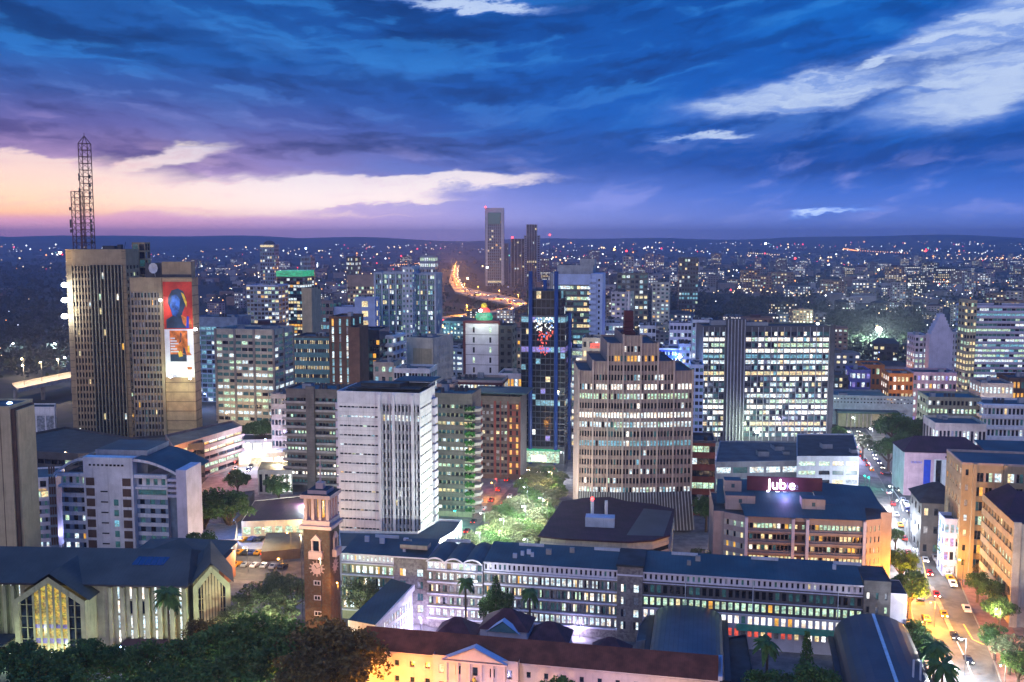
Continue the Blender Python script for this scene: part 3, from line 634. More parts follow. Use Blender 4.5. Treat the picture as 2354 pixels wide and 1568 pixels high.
sm_ = b.part('mast', ['white']); sm_.tube((mx, 5, t_ + 8), (mx, 5, t_ + 15), .42, .25)
b.finish()
# --- dark blue glass tower with blue columns
A, w, h, r = place(1198, 1300, 668, 462, -11)
b = Bld('glass_tower', 'dark blue glass tower with tall blue columns and a green lit entrance', 'tower', A, r, ['darkblue', 'bluecol', 'darkgrey'], P(.26, .05, [(6, 4), (10, 1.5), (4, .6), (2, 1), (8, 1.5)], [(1, 6), (0, .6)]))
hs = h - 12
b.rect(w, 24, 8, hs, (9, 22, .92, .86), (8, 22, .92, .86), None, rec=.15, m=0); b.rect(w, 24, 0, 8, m=2); b.rect(w * .76, 17, hs, h, (7, 3, .92, .86), (5, 3, .92, .86), None, x0=w * .12, y0=1, rec=.15)
for x0, x1 in ((0, w),): b.flatroof(w, 24, hs, 'roofdark', .6, units=0)
rr = b.part('roof', ['roofdark']); rr.face([(w * .12, 1, h), (w * .88, 1, h), (w * .88, 18, h), (w * .12, 18, h)])
for x, y, t_ in ((w * .22, -.9, h + 9), (w * .80, -.9, h + 9), (w * .52, 2.5, h + 5), (w + .4, 11, hs + 1)): b.part('column', ['bluecol']).tube((x, y, 0), (x, y, t_), .95, n=8)
for x in (.3, .5, .62, .7): b.part('antenna', ['pole']).tube((w * x, 6, h), (w * x, 6, h + 6 + 9 * (x - .3)), .12, n=4)
g_ = b.part('entrance', ['ledgreen', 'pane_white', 'pane_green']); g_.box(-1.5, -2.2, 6.4, w * .9, -.01, 7.0, 0); g_.box(w * .05, -2, 1, w * .88, -.02, 6.2, 2); g_.box(w * .25, -2.3, 1.5, w * .6, -2.01, 4.5, 1)
ms_ = b.part('mosaic', ['ledred', 'pane_white', 'ledblue']); rg = random.Random(3)
for k in range(150):
    x = w * (.28 + rg.random() * .5); z = hs - 1 - rg.random() ** 1.2 * 17; s_ = rg.uniform(.3, .8); m_ = 1 if z > hs - 7 else 0
    if abs(x - w * .52) > w * .24 * (1.1 - (hs - z) / 26): continue
    ms_.face([(x, -.06 - k * .0003, z), (x + s_, -.06 - k * .0003, z), (x + s_, -.06 - k * .0003, z + s_ * 1.2), (x, -.06 - k * .0003, z + s_ * 1.2)], m_ if rg.random() < .85 else 2)
b.finish()
# --- bank tower with banded windows and serrated white side
A, w, h, r = place(1272, 1358, 632, 620, -11)
b = Bld('bank_tower', 'banded glass office tower with a serrated white right edge behind the dark blue tower', 'tower', A, r, ['bluewhite', 'darkblue', 'palegrey', 'grey'], P(.45, .25, [(4, 4), (3, 1), (2, 2), (6, 1)], [(7, 4), (0, 2)]))
b.facade((0, 0), (w, 0), 2, h - 6, 11, 22, .94, .58, m=1, ms=1, rec=.4, rk=0); b.wall((0, 0), (w, 0), h - 6, h, 0); b.wall((0, 0), (w, 0), 0, 2, 1)
b.wall((w, 0), (w, 22), 0, h, 0); b.wall((w, 22), (0, 22), 0, h); b.wall((0, 22), (0, 0), 0, h, 1)
sd = b.part('serrated_wing', ['bluewhite', 'pane_dark'])
sd.box(w + .2, 1, 0, w + 7.2, 20, h + 1, 0)
for k in range(24): z = 2 + (h - 3) * k / 24; sd.box(w - .8, -.6, z, w + 3.6, .99, z + (h - 3) / 24 * .62, 0); sd.box(w + 4.6, .8, z + .5, w + 5.6, .99, z + 2, 1)
tp = b.part('plant_room', ['grey', 'roofdark']); tp.prism([(2, 3), (w + 1, 3), (w + 1, 20), (2, 20)], h + .5, h + 6, 0, 1); tp.prism([(w * .7, 3.5), (w + 2, 3.5), (w + 2, 12), (w * .7, 12)], h + 6.01, h + 10, 0, 1); tp.box(-3, 4, h - 14, -.01, 20, h + 1)
b.flatroof(w, 22, h, 'roofdark', .6, units=0); b.finish()
# --- brightly lit curtain wall office block
A, w, h, r = place(1617, 1915, 752, 512, 0)
b = Bld('office_building', 'broad office block with nearly every window lit and a dark ribbed service shaft', 'office building', A, r, ['darkgrey', 'greybrown', 'darkgrey'], P_BUSY)
x1, x2 = w * .17, w * .325
b.facade((0, 0), (x1, 0), 2, h - 2, 4, 19, .90, .64, m=2, ms=2, rec=.3, rk=0, split=2); b.facade((x2, 0), (w * .975, 0), 2, h - 2, 13, 19, .90, .66, m=2, ms=2, rec=.3, rk=0, split=2)
for k, (a, c) in enumerate(((0, x1), (x1, x2), (x2, w))): b.wall((a, 0), (c, 0), h - 2, h, 0); b.wall((a, 0), (c, 0), 0, 2, 0)
b.wall((w * .975, 0), (w, 0), 2, h - 2, 0); b.wall((w, 0), (w, 20), 0, h, 0); b.wall((w, 20), (0, 20), 0, h); b.wall((0, 20), (0, 0), 0, h)
F = b.part('fin', ['grey'])
for k in range(5): x = x1 * k / 4; F.box(x - .12, -.35, 0, x + .12, -.004, h)
for k in range(14): x = x2 + (w * .975 - x2) * k / 13; F.box(x - .12, -.35, 0, x + .12, -.004, h)
sc_ = b.part('service_shaft', ['darkgrey', 'grey']); sc_.box(x1 + .3, -3, 0, x2 - .3, -.01, h + 4.5)
for k in range(6): x = x1 + .6 + (x2 - x1 - 1.8) * k / 5; sc_.box(x, -3.6, 0, x + .4, -3.01, h + 4.2, 1)
ed = b.part('edge_pier', ['darkgrey']); ed.box(w * .978, -1.6, 0, w + .8, -.01, h + 1.2)
b.flatroof(w, 20, h, 'roofdark', .7, units=5); b.finish()
# --- clock tower
A, w, h, r = place(697, 757, 1214, 234, -11)
b = Bld('clock_tower', 'brick clock tower with a pink stone belfry and white clock faces', 'clock tower', A, r, ['brick', 'pinkstone'], P_DARK)
d_ = w * .98
b.rect(w, d_, 0, h)
mo = b.part('cornice', ['pinkstone'])
mo.prism([(-.75, -.75), (w + .75, -.75), (w + .75, d_ + .75), (-.75, d_ + .75)], h, h + .8); mo.prism([(-.15, -.15), (w + .15, -.15), (w + .15, d_ + .15), (-.15, d_ + .15)], h + .804, h + 2.0)
hb = h + 2; ht = zat(1140, 236)
for i in range(4):
    for j in range(4):
        if i in (0, 3) or j in (0, 3):
            x, y = .55 + (w - 1.1) * i / 3, .55 + (d_ - 1.1) * j / 3; b.part('belfry_column', ['pinkstone']).box(x - .36, y - .36, hb + .004, x + .36, y + .36, ht)
cap = b.part('belfry_roof', ['pinkstone', 'roofdark']); cap.prism([(-.5, -.5), (w + .5, -.5), (w + .5, d_ + .5), (-.5, d_ + .5)], ht + .004, ht + .9, 0, 1); cap.prism([(.9, .9), (w - .9, .9), (w - .9, d_ - .9), (.9, d_ - .9)], ht + .904, ht + 1.8, 0, 1); cap.prism([(w * .36, w * .36), (w * .64, w * .36), (w * .64, w * .64), (w * .36, w * .64)], ht + 1.81, ht + 3.3, 0)
core = b.part('belfry_core', ['pane_amber', 'lilac']); core.box(w * .4, d_ * .4, hb + .01, w * .6, d_ * .6, ht - .1, 0); core.box(w * .3, d_ * .25, hb + .01, w * .42, d_ * .38, hb + 2.4, 1)
sp_ = b.part('spire', ['pinkstone', 'awning']); sp_.tube((w / 2, d_ / 2, ht + 3.3), (w / 2, d_ / 2, ht + 10), .26, .1); sp_.ball((w / 2, d_ / 2, ht + 7), .45)
for side in (0, 1):
    zc = zat(1305, 234); q = (lambda a, y, z: (a, -y, z)) if side == 0 else (lambda a, y, z: (w + y, a, z)); cx_ = w * .5
    ck = b.part('clock_face', ['pinkstone', 'brick'])
    for k in range(12):
        a = 2 * pi * k / 12; e = .085
        ck.face([q(cx_ + cos(a - e) * 1.35, .10, zc + sin(a - e) * 1.35), q(cx_ + cos(a - e * .8) * 2.0, .10, zc + sin(a - e * .8) * 2.0), q(cx_ + cos(a + e * .8) * 2.0, .10, zc + sin(a + e * .8) * 2.0), q(cx_ + cos(a + e) * 1.35, .10, zc + sin(a + e) * 1.35)])
    ck.face([q(cx_ + 1.42 * cos(2 * pi * k / 24), .06, zc + 1.42 * sin(2 * pi * k / 24)) for k in range(24)], 0)
    hd = b.part('clock_hand', ['darkmetal']); hd.face([q(cx_ - .12, .13, zc - .1), q(cx_ + .12, .13, zc + .1), q(cx_ + 1.2, .13, zc + .75), q(cx_ + 1.2, .13, zc + .55)]); hd.face([q(cx_ - .1, .14, zc), q(cx_ + .1, .14, zc), q(cx_ - .5, .14, zc + .9), q(cx_ - .7, .14, zc + .8)])
    zw = zat(1270, 234)
    bc = b.part('balcony', ['pinkstone'])
    if side == 0: bc.box(w * .5 - 1.7, -1.1, zw - 1.2, w * .5 + 1.7, -.01, zw + .6); 
    else: bc.box(w + .01, d_ * .5 - 1.7, zw - 1.2, w + 1.1, d_ * .5 + 1.7, zw + .6)
    wn = b.part('belfry_window', ['pane_deep', 'pinkstone'])
    wn.face([q(cx_ - .75, .05, zw + .6), q(cx_ + .75, .05, zw + .6), q(cx_ + .75, .05, zw + 3.0), q(cx_ + .4, .05, zw + 3.5), q(cx_, .05, zw + 3.7), q(cx_ - .4, .05, zw + 3.5), q(cx_ - .75, .05, zw + 3.0)], 0)
    for sx in (-1.15, .8): 
        if side == 0: wn.box(cx_ + sx, -.5, zw + .6, cx_ + sx + .35, -.01, zw + 3.3, 1)
        else: wn.box(w + .01, cx_ + sx, zw + .6, w + .5, cx_ + sx + .35, zw + 3.3, 1)
    wn.face([q(cx_ - 1.4, .52, zw + 3.2), q(cx_ + 1.4, .52, zw + 3.2), q(cx_, .52, zw + 4.7)], 1); wn.face([q(cx_ - 1.4, .52, zw + 3.2), q(cx_, .52, zw + 4.7), q(cx_, .02, zw + 4.7), q(cx_ - 1.4, .02, zw + 3.2)], 1); wn.face([q(cx_ + 1.4, .52, zw + 3.2), q(cx_ + 1.4, .02, zw + 3.2), q(cx_, .02, zw + 4.7), q(cx_, .52, zw + 4.7)], 1)
for z in (zat(1338, 234), zat(1372, 234), zat(1408, 234)):
    sw = b.part('window', ['lilac', 'pane_deep']); sw.box(w * .5 - .9, -.12, z - .6, w * .5 + .9, -.01, z + .6, 0); sw.box(w * .5 - .65, -.15, z - .4, w * .5 - .1, -.125, z + .4, 1); sw.box(w * .5 + .1, -.15, z - .4, w * .5 + .65, -.125, z + .4, 1)
b.finish()
CT = (A, w, h, r)
# ================================================================ foreground civic buildings
def poly(name, label, cat, px, z, base=0.0, walls=('grey',), roof='roofgrey', rows=0, cell=3.2, fw=.7, fh=.5, lit=P_OFF, par=.6, group=None, mode='band', units=0, done=True, z0=0.0):
    """building whose flat roof outline is given by picture points carried to height z"""
    P3 = [onz(x, y, z) for x, y in px]; O = Vector((P3[0].x, P3[0].y, 0)); pts = [(p.x - O.x, p.y - O.y) for p in P3]
    ar = sum(pts[i][0] * pts[(i + 1) % len(pts)][1] - pts[(i + 1) % len(pts)][0] * pts[i][1] for i in range(len(pts)))
    if ar < 0: pts = [pts[0]] + pts[:0:-1]
    O.z = z0
    b = Bld(name, label, cat, O, 0, list(walls), lit, group, mode); z = z - z0
    for i in range(len(pts)):
        a, c = pts[i], pts[(i + 1) % len(pts)]; L = sqrt((a[0] - c[0]) ** 2 + (a[1] - c[1]) ** 2)
        if rows and L > 2: b.facade(a, c, base, z - .6, max(1, int(L / cell)), rows, fw, fh, rk=0)
        else: b.wall(a, c, base, z - .6)
        b.wall(a, c, z - .6, z + par)
        if base: b.wall(a, c, 0, base)
    r = b.part('roof', [roof]); r.face([(x, y, z) for x, y in pts])
    n = len(pts); cx_ = sum(p[0] for p in pts) / n; cy_ = sum(p[1] for p in pts) / n
    for i in range(n):                                                   # inner side of the parapet
        a, c = pts[i], pts[(i + 1) % n]; q = lambda p: (cx_ + (p[0] - cx_) * .985, cy_ + (p[1] - cy_) * .985)
        a2, c2 = q(a), q(c)
        b.W.face([(c2[0], c2[1], z), (a2[0], a2[1], z), (a2[0], a2[1], z + par), (c2[0], c2[1], z + par)]); b.W.face([(*a, z + par), (*c, z + par), (*c2, z + par), (*a2, z + par)])
    for k in range(units):
        ux, uy = cx_ + b.rng.uniform(-.25, .25) * (max(p[0] for p in pts) - min(p[0] for p in pts)), cy_ + b.rng.uniform(-.2, .2) * (max(p[1] for p in pts) - min(p[1] for p in pts))
        u = b.part('plant_room', ['grey', 'roofdark']); s_ = b.rng.uniform(1.2, 2.6); u.prism([(ux - s_, uy - s_), (ux + s_, uy - s_), (ux + s_, uy + s_), (ux - s_, uy + s_)], z + .005, z + s_ * .9, 0, 1)
    b.pts, b.z = pts, z
    if done: b.finish()
    return b
# --- long stone office wing
EH = 18.6
A = at(785, 1277, 268); A.z = 0; r = radians(-11); X = lambda x, z=EH: along(A, r, x, z)
b = Bld('civic_office_wing', 'long stone office wing with blue roofs and a scalloped white top storey', 'office building', A, r, ['stone', 'stone_trim', 'dkstone', 'olive', 'lilac'], P(.4, .35, [(3, 3), (2, 3), (4, 2), (10, 2), (5, .6)], [(7, 3), (9, 2), (0, 2)]), mode='single')
DEP = 13
def stone_section(x0, x1, zt, n, rows, m, mode, y=0.0, lit=None, z0=2.6, fw=.66, fh=.62):
    zr = z0 + rows * 3.35
    b.facade((x0, y), (x1, y), z0, zr, n, rows, fw, fh, m=m, ms=m, rec=.35, lit=lit, split=2); b.wall((x0, y), (x1, y), 0, z0, m); b.wall((x0, y), (x1, y), zr, zt, m)
x0, x1, x2, x3, x4, x5, x6 = 0, X(905), X(985), X(1112), X(1420), X(1478), X(1985)
x7, x8 = X(2047), X(2087)
stone_section(x0, x1, EH - 2.2, 8, 4, 3, 0); b.facade((x0, 0), (x1, 0), EH - 2.2, EH, 13, 1, .42, .6, m=1, ms=1, rec=.3)
stone_section(x1, x2, EH, 2, 4, 0, 0, fw=.35)
b.wall((x2, -1.2), (x3, -1.2), 0, 2.6, 0); b.facade((x2, -1.2), (x3, -1.2), 2.6, 2.6 + 13.4, 8, 4, .62, .56, m=0, rec=.35, split=2); b.facade((x2, -1.2), (x3, -1.2), 16, EH - .2, 9, 1, .7, .7, m=1, rec=.3)
for x in (x2, x3): b.wall((x, 0), (x, -1.2), 0, EH, 0) if x == x2 else b.wall((x, -1.2), (x, 0), 0, EH, 0)
stone_section(x3, x4, EH - 2.2, 24, 4, 0, 0); b.facade((x3, 0), (x4, 0), EH - 2.2, EH, 28, 1, .42, .62, m=1, ms=1, rec=.35, lit=Lit(P_DARK, 5))
stone_section(x4, x5, EH + 1.6, 2, 4, 0, 0, y=-1.0, fw=.4); b.wall((x4, 0), (x4, -1), 0, EH + 1.6, 0); b.wall((x5, -1), (x5, 0), 0, EH + 1.6, 0)
rl = [Lit(P(1, .8, [(11, 1), (4, 2), (10, 2)], [(9, 1)]), 9), Lit(P(1, .7, [(4, 3), (10, 2), (5, 1)], [(7, 1)]), 11), Lit(P(1, .85, [(3, 4), (4, 3), (5, .6)], [(7, 1)]), 12), Lit(P(0, .06, [(3, 1)], [(7, 2), (0, 3), (1, 2)]), 13)]
for k in range(4):
    za = 2.6 + k * 3.35; b.facade((x5, 0), (x6, 0), za, za + 3.35, 33, 1, .6, .62, m=2 if k == 3 else (4 if k < 2 else 2), ms=2 if k > 1 else 4, rec=.35, lit=rl[k], rk=k)
b.wall((x5, 0), (x6, 0), 0, 2.6, 4); b.wall((x5, 0), (x6, 0), 16, EH - 2.2, 2); b.facade((x5, 0), (x6, 0), EH - 2.2, EH, 40, 1, .40, .62, m=1, ms=1, rec=.35, lit=Lit(P_DARK, 6))
b.wall((x6, -.8), (x7, -.8), 0, 7.5, 4); b.facade((x6, -.8), (x7, -.8), 7.5, EH - .3, 3, 3, .3, .45, m=2, rec=.3); b.wall((x6, -.8), (x7, -.8), EH - .3, EH + 1.8, 2); b.wall((x6, 0), (x6, -.8), 0, EH + 1.8, 2); b.wall((x7, -.8), (x7, 0), 0, EH + 1.8, 2)
b.wall((x7, .5), (x8, .5), 0, EH - 1.5, 4); b.wall((x8, .5), (x8, DEP - 2), 0, EH - 1.5, 4); b.wall((x8, DEP - 2), (x7, DEP - 2), 0, EH - 1.5, 4)
b.wall((x7, 0), (x7, DEP), EH - 1.5, EH + 1.8, 2); b.wall((x7, DEP), (0, DEP), 0, EH, 0); b.wall((0, DEP), (0, 0), 0, EH, 3)
q = b.part('roof', ['roofdark']); q.face([(x7, .5, EH - 1.7), (x8, .5, EH - 1.7), (x8, DEP - 2, EH - 1.7), (x7, DEP - 2, EH - 1.7)])
q = b.part('roof', ['roofdark', 'dkstone']); q.face([(x6, -.8, EH + 1.2), (x7, -.8, EH + 1.2), (x7, DEP, EH + 1.2), (x6, DEP, EH + 1.2)])
for a, c, hh, mm, ov in ((x0, x2, .9, 'roofblue', .7), (x3, x4, 1.3, 'roofblue', .7), (x5, x6, 1.3, 'roofblue', .7)):
    q = b.part('roof', [mm, 'stone_trim']); q.face([(a, -ov, EH + .35), (c, -ov, EH + .35), (c, DEP + .2, EH + hh + .5), (a, DEP + .2, EH + hh + .5)]); q.box(a, -ov, EH + .01, c, DEP, EH + .34, 1)
q = b.part('roof', ['roofdark', 'stone_trim']); q.box(x4 - .3, -1.4, EH + 1.61, x5 + .3, DEP, EH + 2.1, 0); q.box(x4 - .15, -1.15, EH - .9, x5 + .15, -1.01, EH - .5, 1)
wv = b.part('wavy_roof', ['roofblue', 'stone_trim']); n = 24; wz = lambda k: EH + .3 + 1.1 * abs(math.sin(pi * 3 * k / n)) ** .8
for k in range(n):
    xa, xb = x2 + (x3 - x2) * k / n, x2 + (x3 - x2) * (k + 1) / n
    wv.face([(xa, -2.6, wz(k)), (xb, -2.6, wz(k + 1)), (xb, DEP, wz(k + 1)), (xa, DEP, wz(k))], 0); wv.face([(xa, -2.61, wz(k) - .4), (xb, -2.61, wz(k + 1) - .4), (xb, -2.61, wz(k + 1) + .02), (xa, -2.61, wz(k) + .02)], 1)
for k in range(5):
    z = 2.4 + k * 3.35 + .15
    for a, c, y in ((x2, x3, -1.2), (x3, x4, 0), (x0, x1, 0)): q = b.part('sill_course', ['stone_trim']); q.box(a, y - .5, z, c, y - .005, z + .36)
for k in (2, 3, 4): z = 2.4 + k * 3.35; q = b.part('sill_course', ['stone_trim']); q.box(x5 + .01, -.22, z, x6 - .01, -.005, z + .22)
for x in (x5 + 11, x5 + 28, x6 - 6): b.part('drainpipe', ['palegrey']).tube((x, -.35, 10), (x, -.35, EH + .3), .12)
q = b.part('awning', ['canopygreen']); q.face([(x5 + 24, -.05, 6.6), (x6 - 3, -.05, 6.6), (x6 - 3, -2.4, 5.7), (x5 + 24, -2.4, 5.7)][::-1])
q = b.part('plant_room', ['concrete', 'roofblue']); q.prism([(x1 + 1, 2.5), (x2 - 1, 2.5), (x2 - 1, 6), (x1 + 1, 6)], EH + 1.5, EH + 2.7, 0, 1)
rg = random.Random(44)
for k in range(20):
    x = rg.uniform(2, x6 - 3)
    if x4 - 4 < x < x5 + 4 or x2 - 3 < x < x3 + 3: continue
    y = rg.uniform(2, 10); sz = rg.uniform(.4, 1.0); q = b.part(rg.choice(['roof_vent', 'roof_hatch']), ['palegrey' if k % 3 else 'concrete']); q.box(x, y, EH + .3, x + sz * 1.6, y + sz, EH + 1.3 + y * .12 + sz * .5)
for k in range(7):
    x = 6 + k * (x6 - 12) / 6; q = b.part('parapet_coping', ['palegrey']); q.box(x, 11.2, EH + 1.5, x + 7, 11.5, EH + 2.35)
b.finish(); WING = (A, r, b)
# --- oblique annex with a blue mono pitch roof
q = [onz(800, 1425, 9), onz(862, 1437, 9), onz(948, 1345, 12.5), onz(900, 1330, 12.5)]; O = q[0].copy(); O.z = 0
b = Bld('civic_annex', 'slanting annex with a bright blue roof and white louvred side beside the stone wing', 'annex', O, 0, ['white', 'roofblue', 'lilac'], P(.9, .8, [(2, 3), (10, 3)], [(9, 1)]))
l = [(p.x - O.x, p.y - O.y, p.z) for p in q]
b.part('roof', ['roofblue']).face(l)
z0_, z1_ = l[1][2], l[2][2]
pz = [(l[i][0], l[i][1]) for i in range(4)]
b.facade(pz[1], pz[2], 0, 8.9, 14, 3, .62, .7, m=0, rec=.3, rk=0); b.W.face([(*pz[1], 8.9), (*pz[2], 8.9), (*pz[2], z1_ - .01), (*pz[1], z0_ - .01)], 0)
b.wall(pz[0], pz[1], 0, z0_ - .01); b.wall(pz[2], pz[3], 0, z1_ - .01, 2); b.W.face([(*pz[3], 0), (*pz[0], 0), (*pz[0], z0_ - .01), (*pz[3], z1_ - .01)], 0)
u_ = Vector((pz[2][0] - pz[1][0], pz[2][1] - pz[1][1], z1_ - z0_)).normalized(); nn = Vector((u_.y, -u_.x, 0)).normalized()
fs = b.part('fascia', ['white'])
p1_, p2_ = Vector((*pz[1], z0_)), Vector((*pz[2], z1_)); d1 = nn * .7
fs.face([p1_ + d1, p2_ + d1, p2_ + d1 + Vector((0, 0, .25)), p1_ + d1 + Vector((0, 0, .25))]); fs.face([p1_ + d1 - Vector((0, 0, 1.3)), p2_ + d1 - Vector((0, 0, 1.3)), p2_ + d1, p1_ + d1]); fs.face([p1_, p2_, p2_ + d1 + Vector((0, 0, .25)), p1_ + d1 + Vector((0, 0, .25))][::-1])
b.finish()
# --- pink classical town hall along the bottom
A = at(825, 1489, 217); HE = A.z; A.z = 0; r = radians(-12.0); w = along(A, r, 1655, HE)
b = Bld('town_hall', 'long pink classical town hall with a rusty tiled roof and triangular pediment', 'town hall', A, r, ['pinkstone', 'pinkbeige', 'lilac'], P(.05, .18, [(4, 2), (5, 1)], [(1, 3), (0, 4)]), mode='single')
X = lambda x, z=HE: along(A, r, x, z); xa, xb = X(1000), X(1195)
b.facade((0, 0), (xa, 0), HE - 8.2, HE - .9, 5, 2, .30, .36, m=0, rec=.4); b.facade((xb, 0), (w, 0), HE - 8.2, HE - .9, 11, 2, .24, .36, m=0, rec=.4)
for a, c in ((0, xa), (xb, w)): b.wall((a, 0), (c, 0), 0, HE - 8.2, 0); b.wall((a, 0), (c, 0), HE - .9, HE, 1)
b.facade((xa, -1.8), (xb, -1.8), HE - 8.2, HE - .3, 5, 2, .3, .5, m=0, rec=.4); b.wall((xa, -1.8), (xb, -1.8), 0, HE - 8.2, 0); b.wall((xa, -1.8), (xb, -1.8), HE - .3, HE + .8, 0); b.wall((xa, 0), (xa, -1.8), 0, HE + .8, 0); b.wall((xb, -1.8), (xb, 0), 0, HE + .8, 0)
TD = 10.5; b.wall((w, 0), (w, TD), 0, HE, 0); b.wall((w, TD), (0, TD), 0, HE, 0); b.wall((0, TD), (0, 0), 0, HE, 0)
for z, dd in ((HE - .35, .45), (HE - .8, .25)):
    for a, c, y in ((0, xa - .01, 0), (xb + .01, w, 0)): q = b.part('cornice', ['pinkstone']); q.box(a, y - dd, z, c, y - .006, z + .3)
q = b.part('roof', ['rooftile']); e_ = .5; RH = 3.1
q.face([(-e_, -e_, HE + .02), (w - .4, -e_, HE + .02), (w - .4, TD / 2, HE + RH), (0, TD / 2, HE + RH)]); q.face([(w - .4, TD + e_, HE + .02), (-e_, TD + e_, HE + .02), (0, TD / 2, HE + RH), (w - .4, TD / 2, HE + RH)])
q = b.part('gable_wall', ['lilac']); 
q.prism([(w - .38, -.3), (w + .5, -.3), (w + .5, TD + .3), (w - .38, TD + .3)], HE - .01, HE + .9); q.face([(w + .2, -.2, HE + .91), (w + .2, TD + .2, HE + .91), (w + .2, TD / 2, HE + RH + .9)]); q.face([(w - .37, -.2, HE + .91), (w - .37, TD + .2, HE + .91), (w - .37, TD / 2, HE + RH + .9)][::-1])
pd_ = b.part('pediment', ['pinkstone', 'lilac']); m_ = (xa + xb) / 2; hw = (xb - xa) * .36
for s_, yy, zz in ((1.0, -2.3, 0), (.84, -2.45, .25)):
    pd_.face([(m_ - hw * s_, yy, HE + .2 + zz), (m_ + hw * s_, yy, HE + .2 + zz), (m_, yy, HE + .2 + zz + 3.0 * s_)], 0)
for sx in (-1, 1): pd_.face([(m_ + sx * hw * 1.06, -2.8, HE + .12), (m_, -2.8, HE + 3.5), (m_, -.4, HE + 3.5), (m_ + sx * hw * 1.06, -.4, HE + .12)][::sx], 1)
pd_.box(m_ - hw * 1.06, -2.6, HE - .25, m_ + hw * 1.06, -1.81, HE + .12, 0)
for k in range(6): x = m_ - hw * .95 + hw * 1.9 * k / 5; b.part('pilaster', ['pinkstone']).box(x - .28, -2.2, 0, x + .28, -1.81, HE - .26)
q = b.part('emblem', ['pinkbeige', 'markyellow']); q.ball((m_, -2.3, HE - 5), .9, 12, 8, 0, 1.0); q.tube((m_, -2.6, HE - 4), (m_, -2.6, HE - 3.4), .5, .3, 8, 1)
b.finish(); TH = (A, r, w, HE)
# --- red tiled pavilions behind the town hall
for i, (xl, xr, ypk, D, lab) in enumerate(((990, 1087, 1410, 238, 'dark red hipped pavilion roof, leftmost of the four behind the town hall'), (1098, 1212, 1390, 238, 'largest dark red hipped roof with a glazed gable behind the town hall'), (1206, 1302, 1420, 236, 'dark red hipped pavilion roof right of the glazed gable'), (1350, 1442, 1456, 231, 'dark red hipped pavilion roof beside the grey barrel vault'))):
    P0 = at(xl, ypk + 45, D - 5); k = (xr - CX) / FPX; zt = zat(ypk, D + 1.5); ze = zt - 3.6; ww = (xr - xl) / FPX * (D + 20) * .98
    P0.z = 0; b = Bld('pavilion', lab, 'pavilion', P0, radians(-12), ['lilac', 'teal'], P_DARK, 'red roofed pavilions behind the town hall')
    b.rect(ww - 1, 9, 0, ze, (3, 1, .6, .4), (3, 1, .6, .4), None, x0=.5, y0=.5)
    q = b.part('roof', ['rooftilered']); c0, c1 = ww * .42, ww * .58; e = [(0, 0, ze), (ww, 0, ze), (ww, 10, ze), (0, 10, ze)]; t0, t1 = (c0, 5.5, zt), (c1, 5.5, zt)
    q.face([e[0], e[1], t1, t0]); q.face([e[1], e[2], t1]); q.face([e[2], e[3], t0, t1]); q.face([e[3], e[0], t0])
    if i == 1:
        g = b.part('glazed_gable', ['teal', 'lilac']); g.face([(ww * .2, -.3, ze - .3), (ww * .8, -.3, ze - .3), (ww * .5, -.3, ze + 2.2)], 0)
        for sx in (.16, .84): g.face([(ww * sx, -.7, ze - .4), (ww * .5, -.7, ze + 2.6), (ww * .5, 1.8, ze + 2.6), (ww * sx, 1.8, ze - .4)], 1)
    b.finish()
# --- two barrel vaulted halls
def vault(name, lab, xl, xr, yc, D1, D0, matn, ribs, zs, rot=-11, lean=.0, group=None):
    """far end spans pixels xl..xr with its crown at row yc at distance D1; runs forward to D0"""
    P = at(xl, yc + 40, D1); P.z = 0; ww = (xr - xl) / FPX * (D1 + 17); zc = zat(yc, D1); L = D1 - D0
    b = Bld(name, lab, 'hall', P, radians(rot), ['darkgrey', 'grey'], P_DARK, group)
    n = 14; pr = []
    for k in range(n + 1):
        a = pi * k / n; pr.append((ww / 2 - ww / 2 * cos(a), zs + (zc - zs) * (sin(a) ** .8)))
    q = b.part('vault_roof', [matn]); m = 5
    for j in range(m):
        ya, yb = -L * j / m, -L * (j + 1) / m
        for k in range(n): q.face([(pr[k][0], ya, pr[k][1]), (pr[k][0], yb, pr[k][1]), (pr[k + 1][0], yb, pr[k + 1][1]), (pr[k + 1][0], ya, pr[k + 1][1])])
    b.wall((0, 0), (0, -L), 0, zs); b.wall((0, -L), (ww, -L), 0, zs); b.wall((ww, -L), (ww, 0), 0, zs); b.wall((ww, 0), (0, 0), 0, zs)
    b.W.face([(x, -L + .02, z) for x, z in pr], 1); b.W.face([(x, -.02, z) for x, z in pr][::-1], 1)
    g = b.part('gutter', ['darkmetal']); g.box(-1.4, -L, zs - .5, -.02, 0, zs - .1); g.box(ww + .02, -L, zs - .5, ww + 1.4, 0, zs - .1)
    if ribs: 
        rb = b.part('ridge_walkway', ['awning']); rb.box(ww * .5 - .35, -L, zc + .02, ww * .5 + .35, -.5, zc + .22)
    return b, ww, L, zc
b, ww, L, zc = vault('barrel_vault_hall', 'shiny grey barrel vaulted hall beside the dark wing, nearer the picture centre', 1505, 1652, 1386, 250, 214, 'vault', False, 8.0, group='barrel vaulted halls'); b.finish()
b, ww, L, zc = vault('barrel_vault_hall', 'dark barrel vaulted hall with a walkway along its crown beside the avenue', 1917, 2078, 1404, 236, 176, 'vaultdark', True, 8.0, rot=-13, group='barrel vaulted halls')
for x in (.72, .80): b.part('vent_pipe', ['palegrey']).tube((ww * x, -34, zc - 1.5), (ww * x, -34, zc + 3.2), .22)
b.finish()
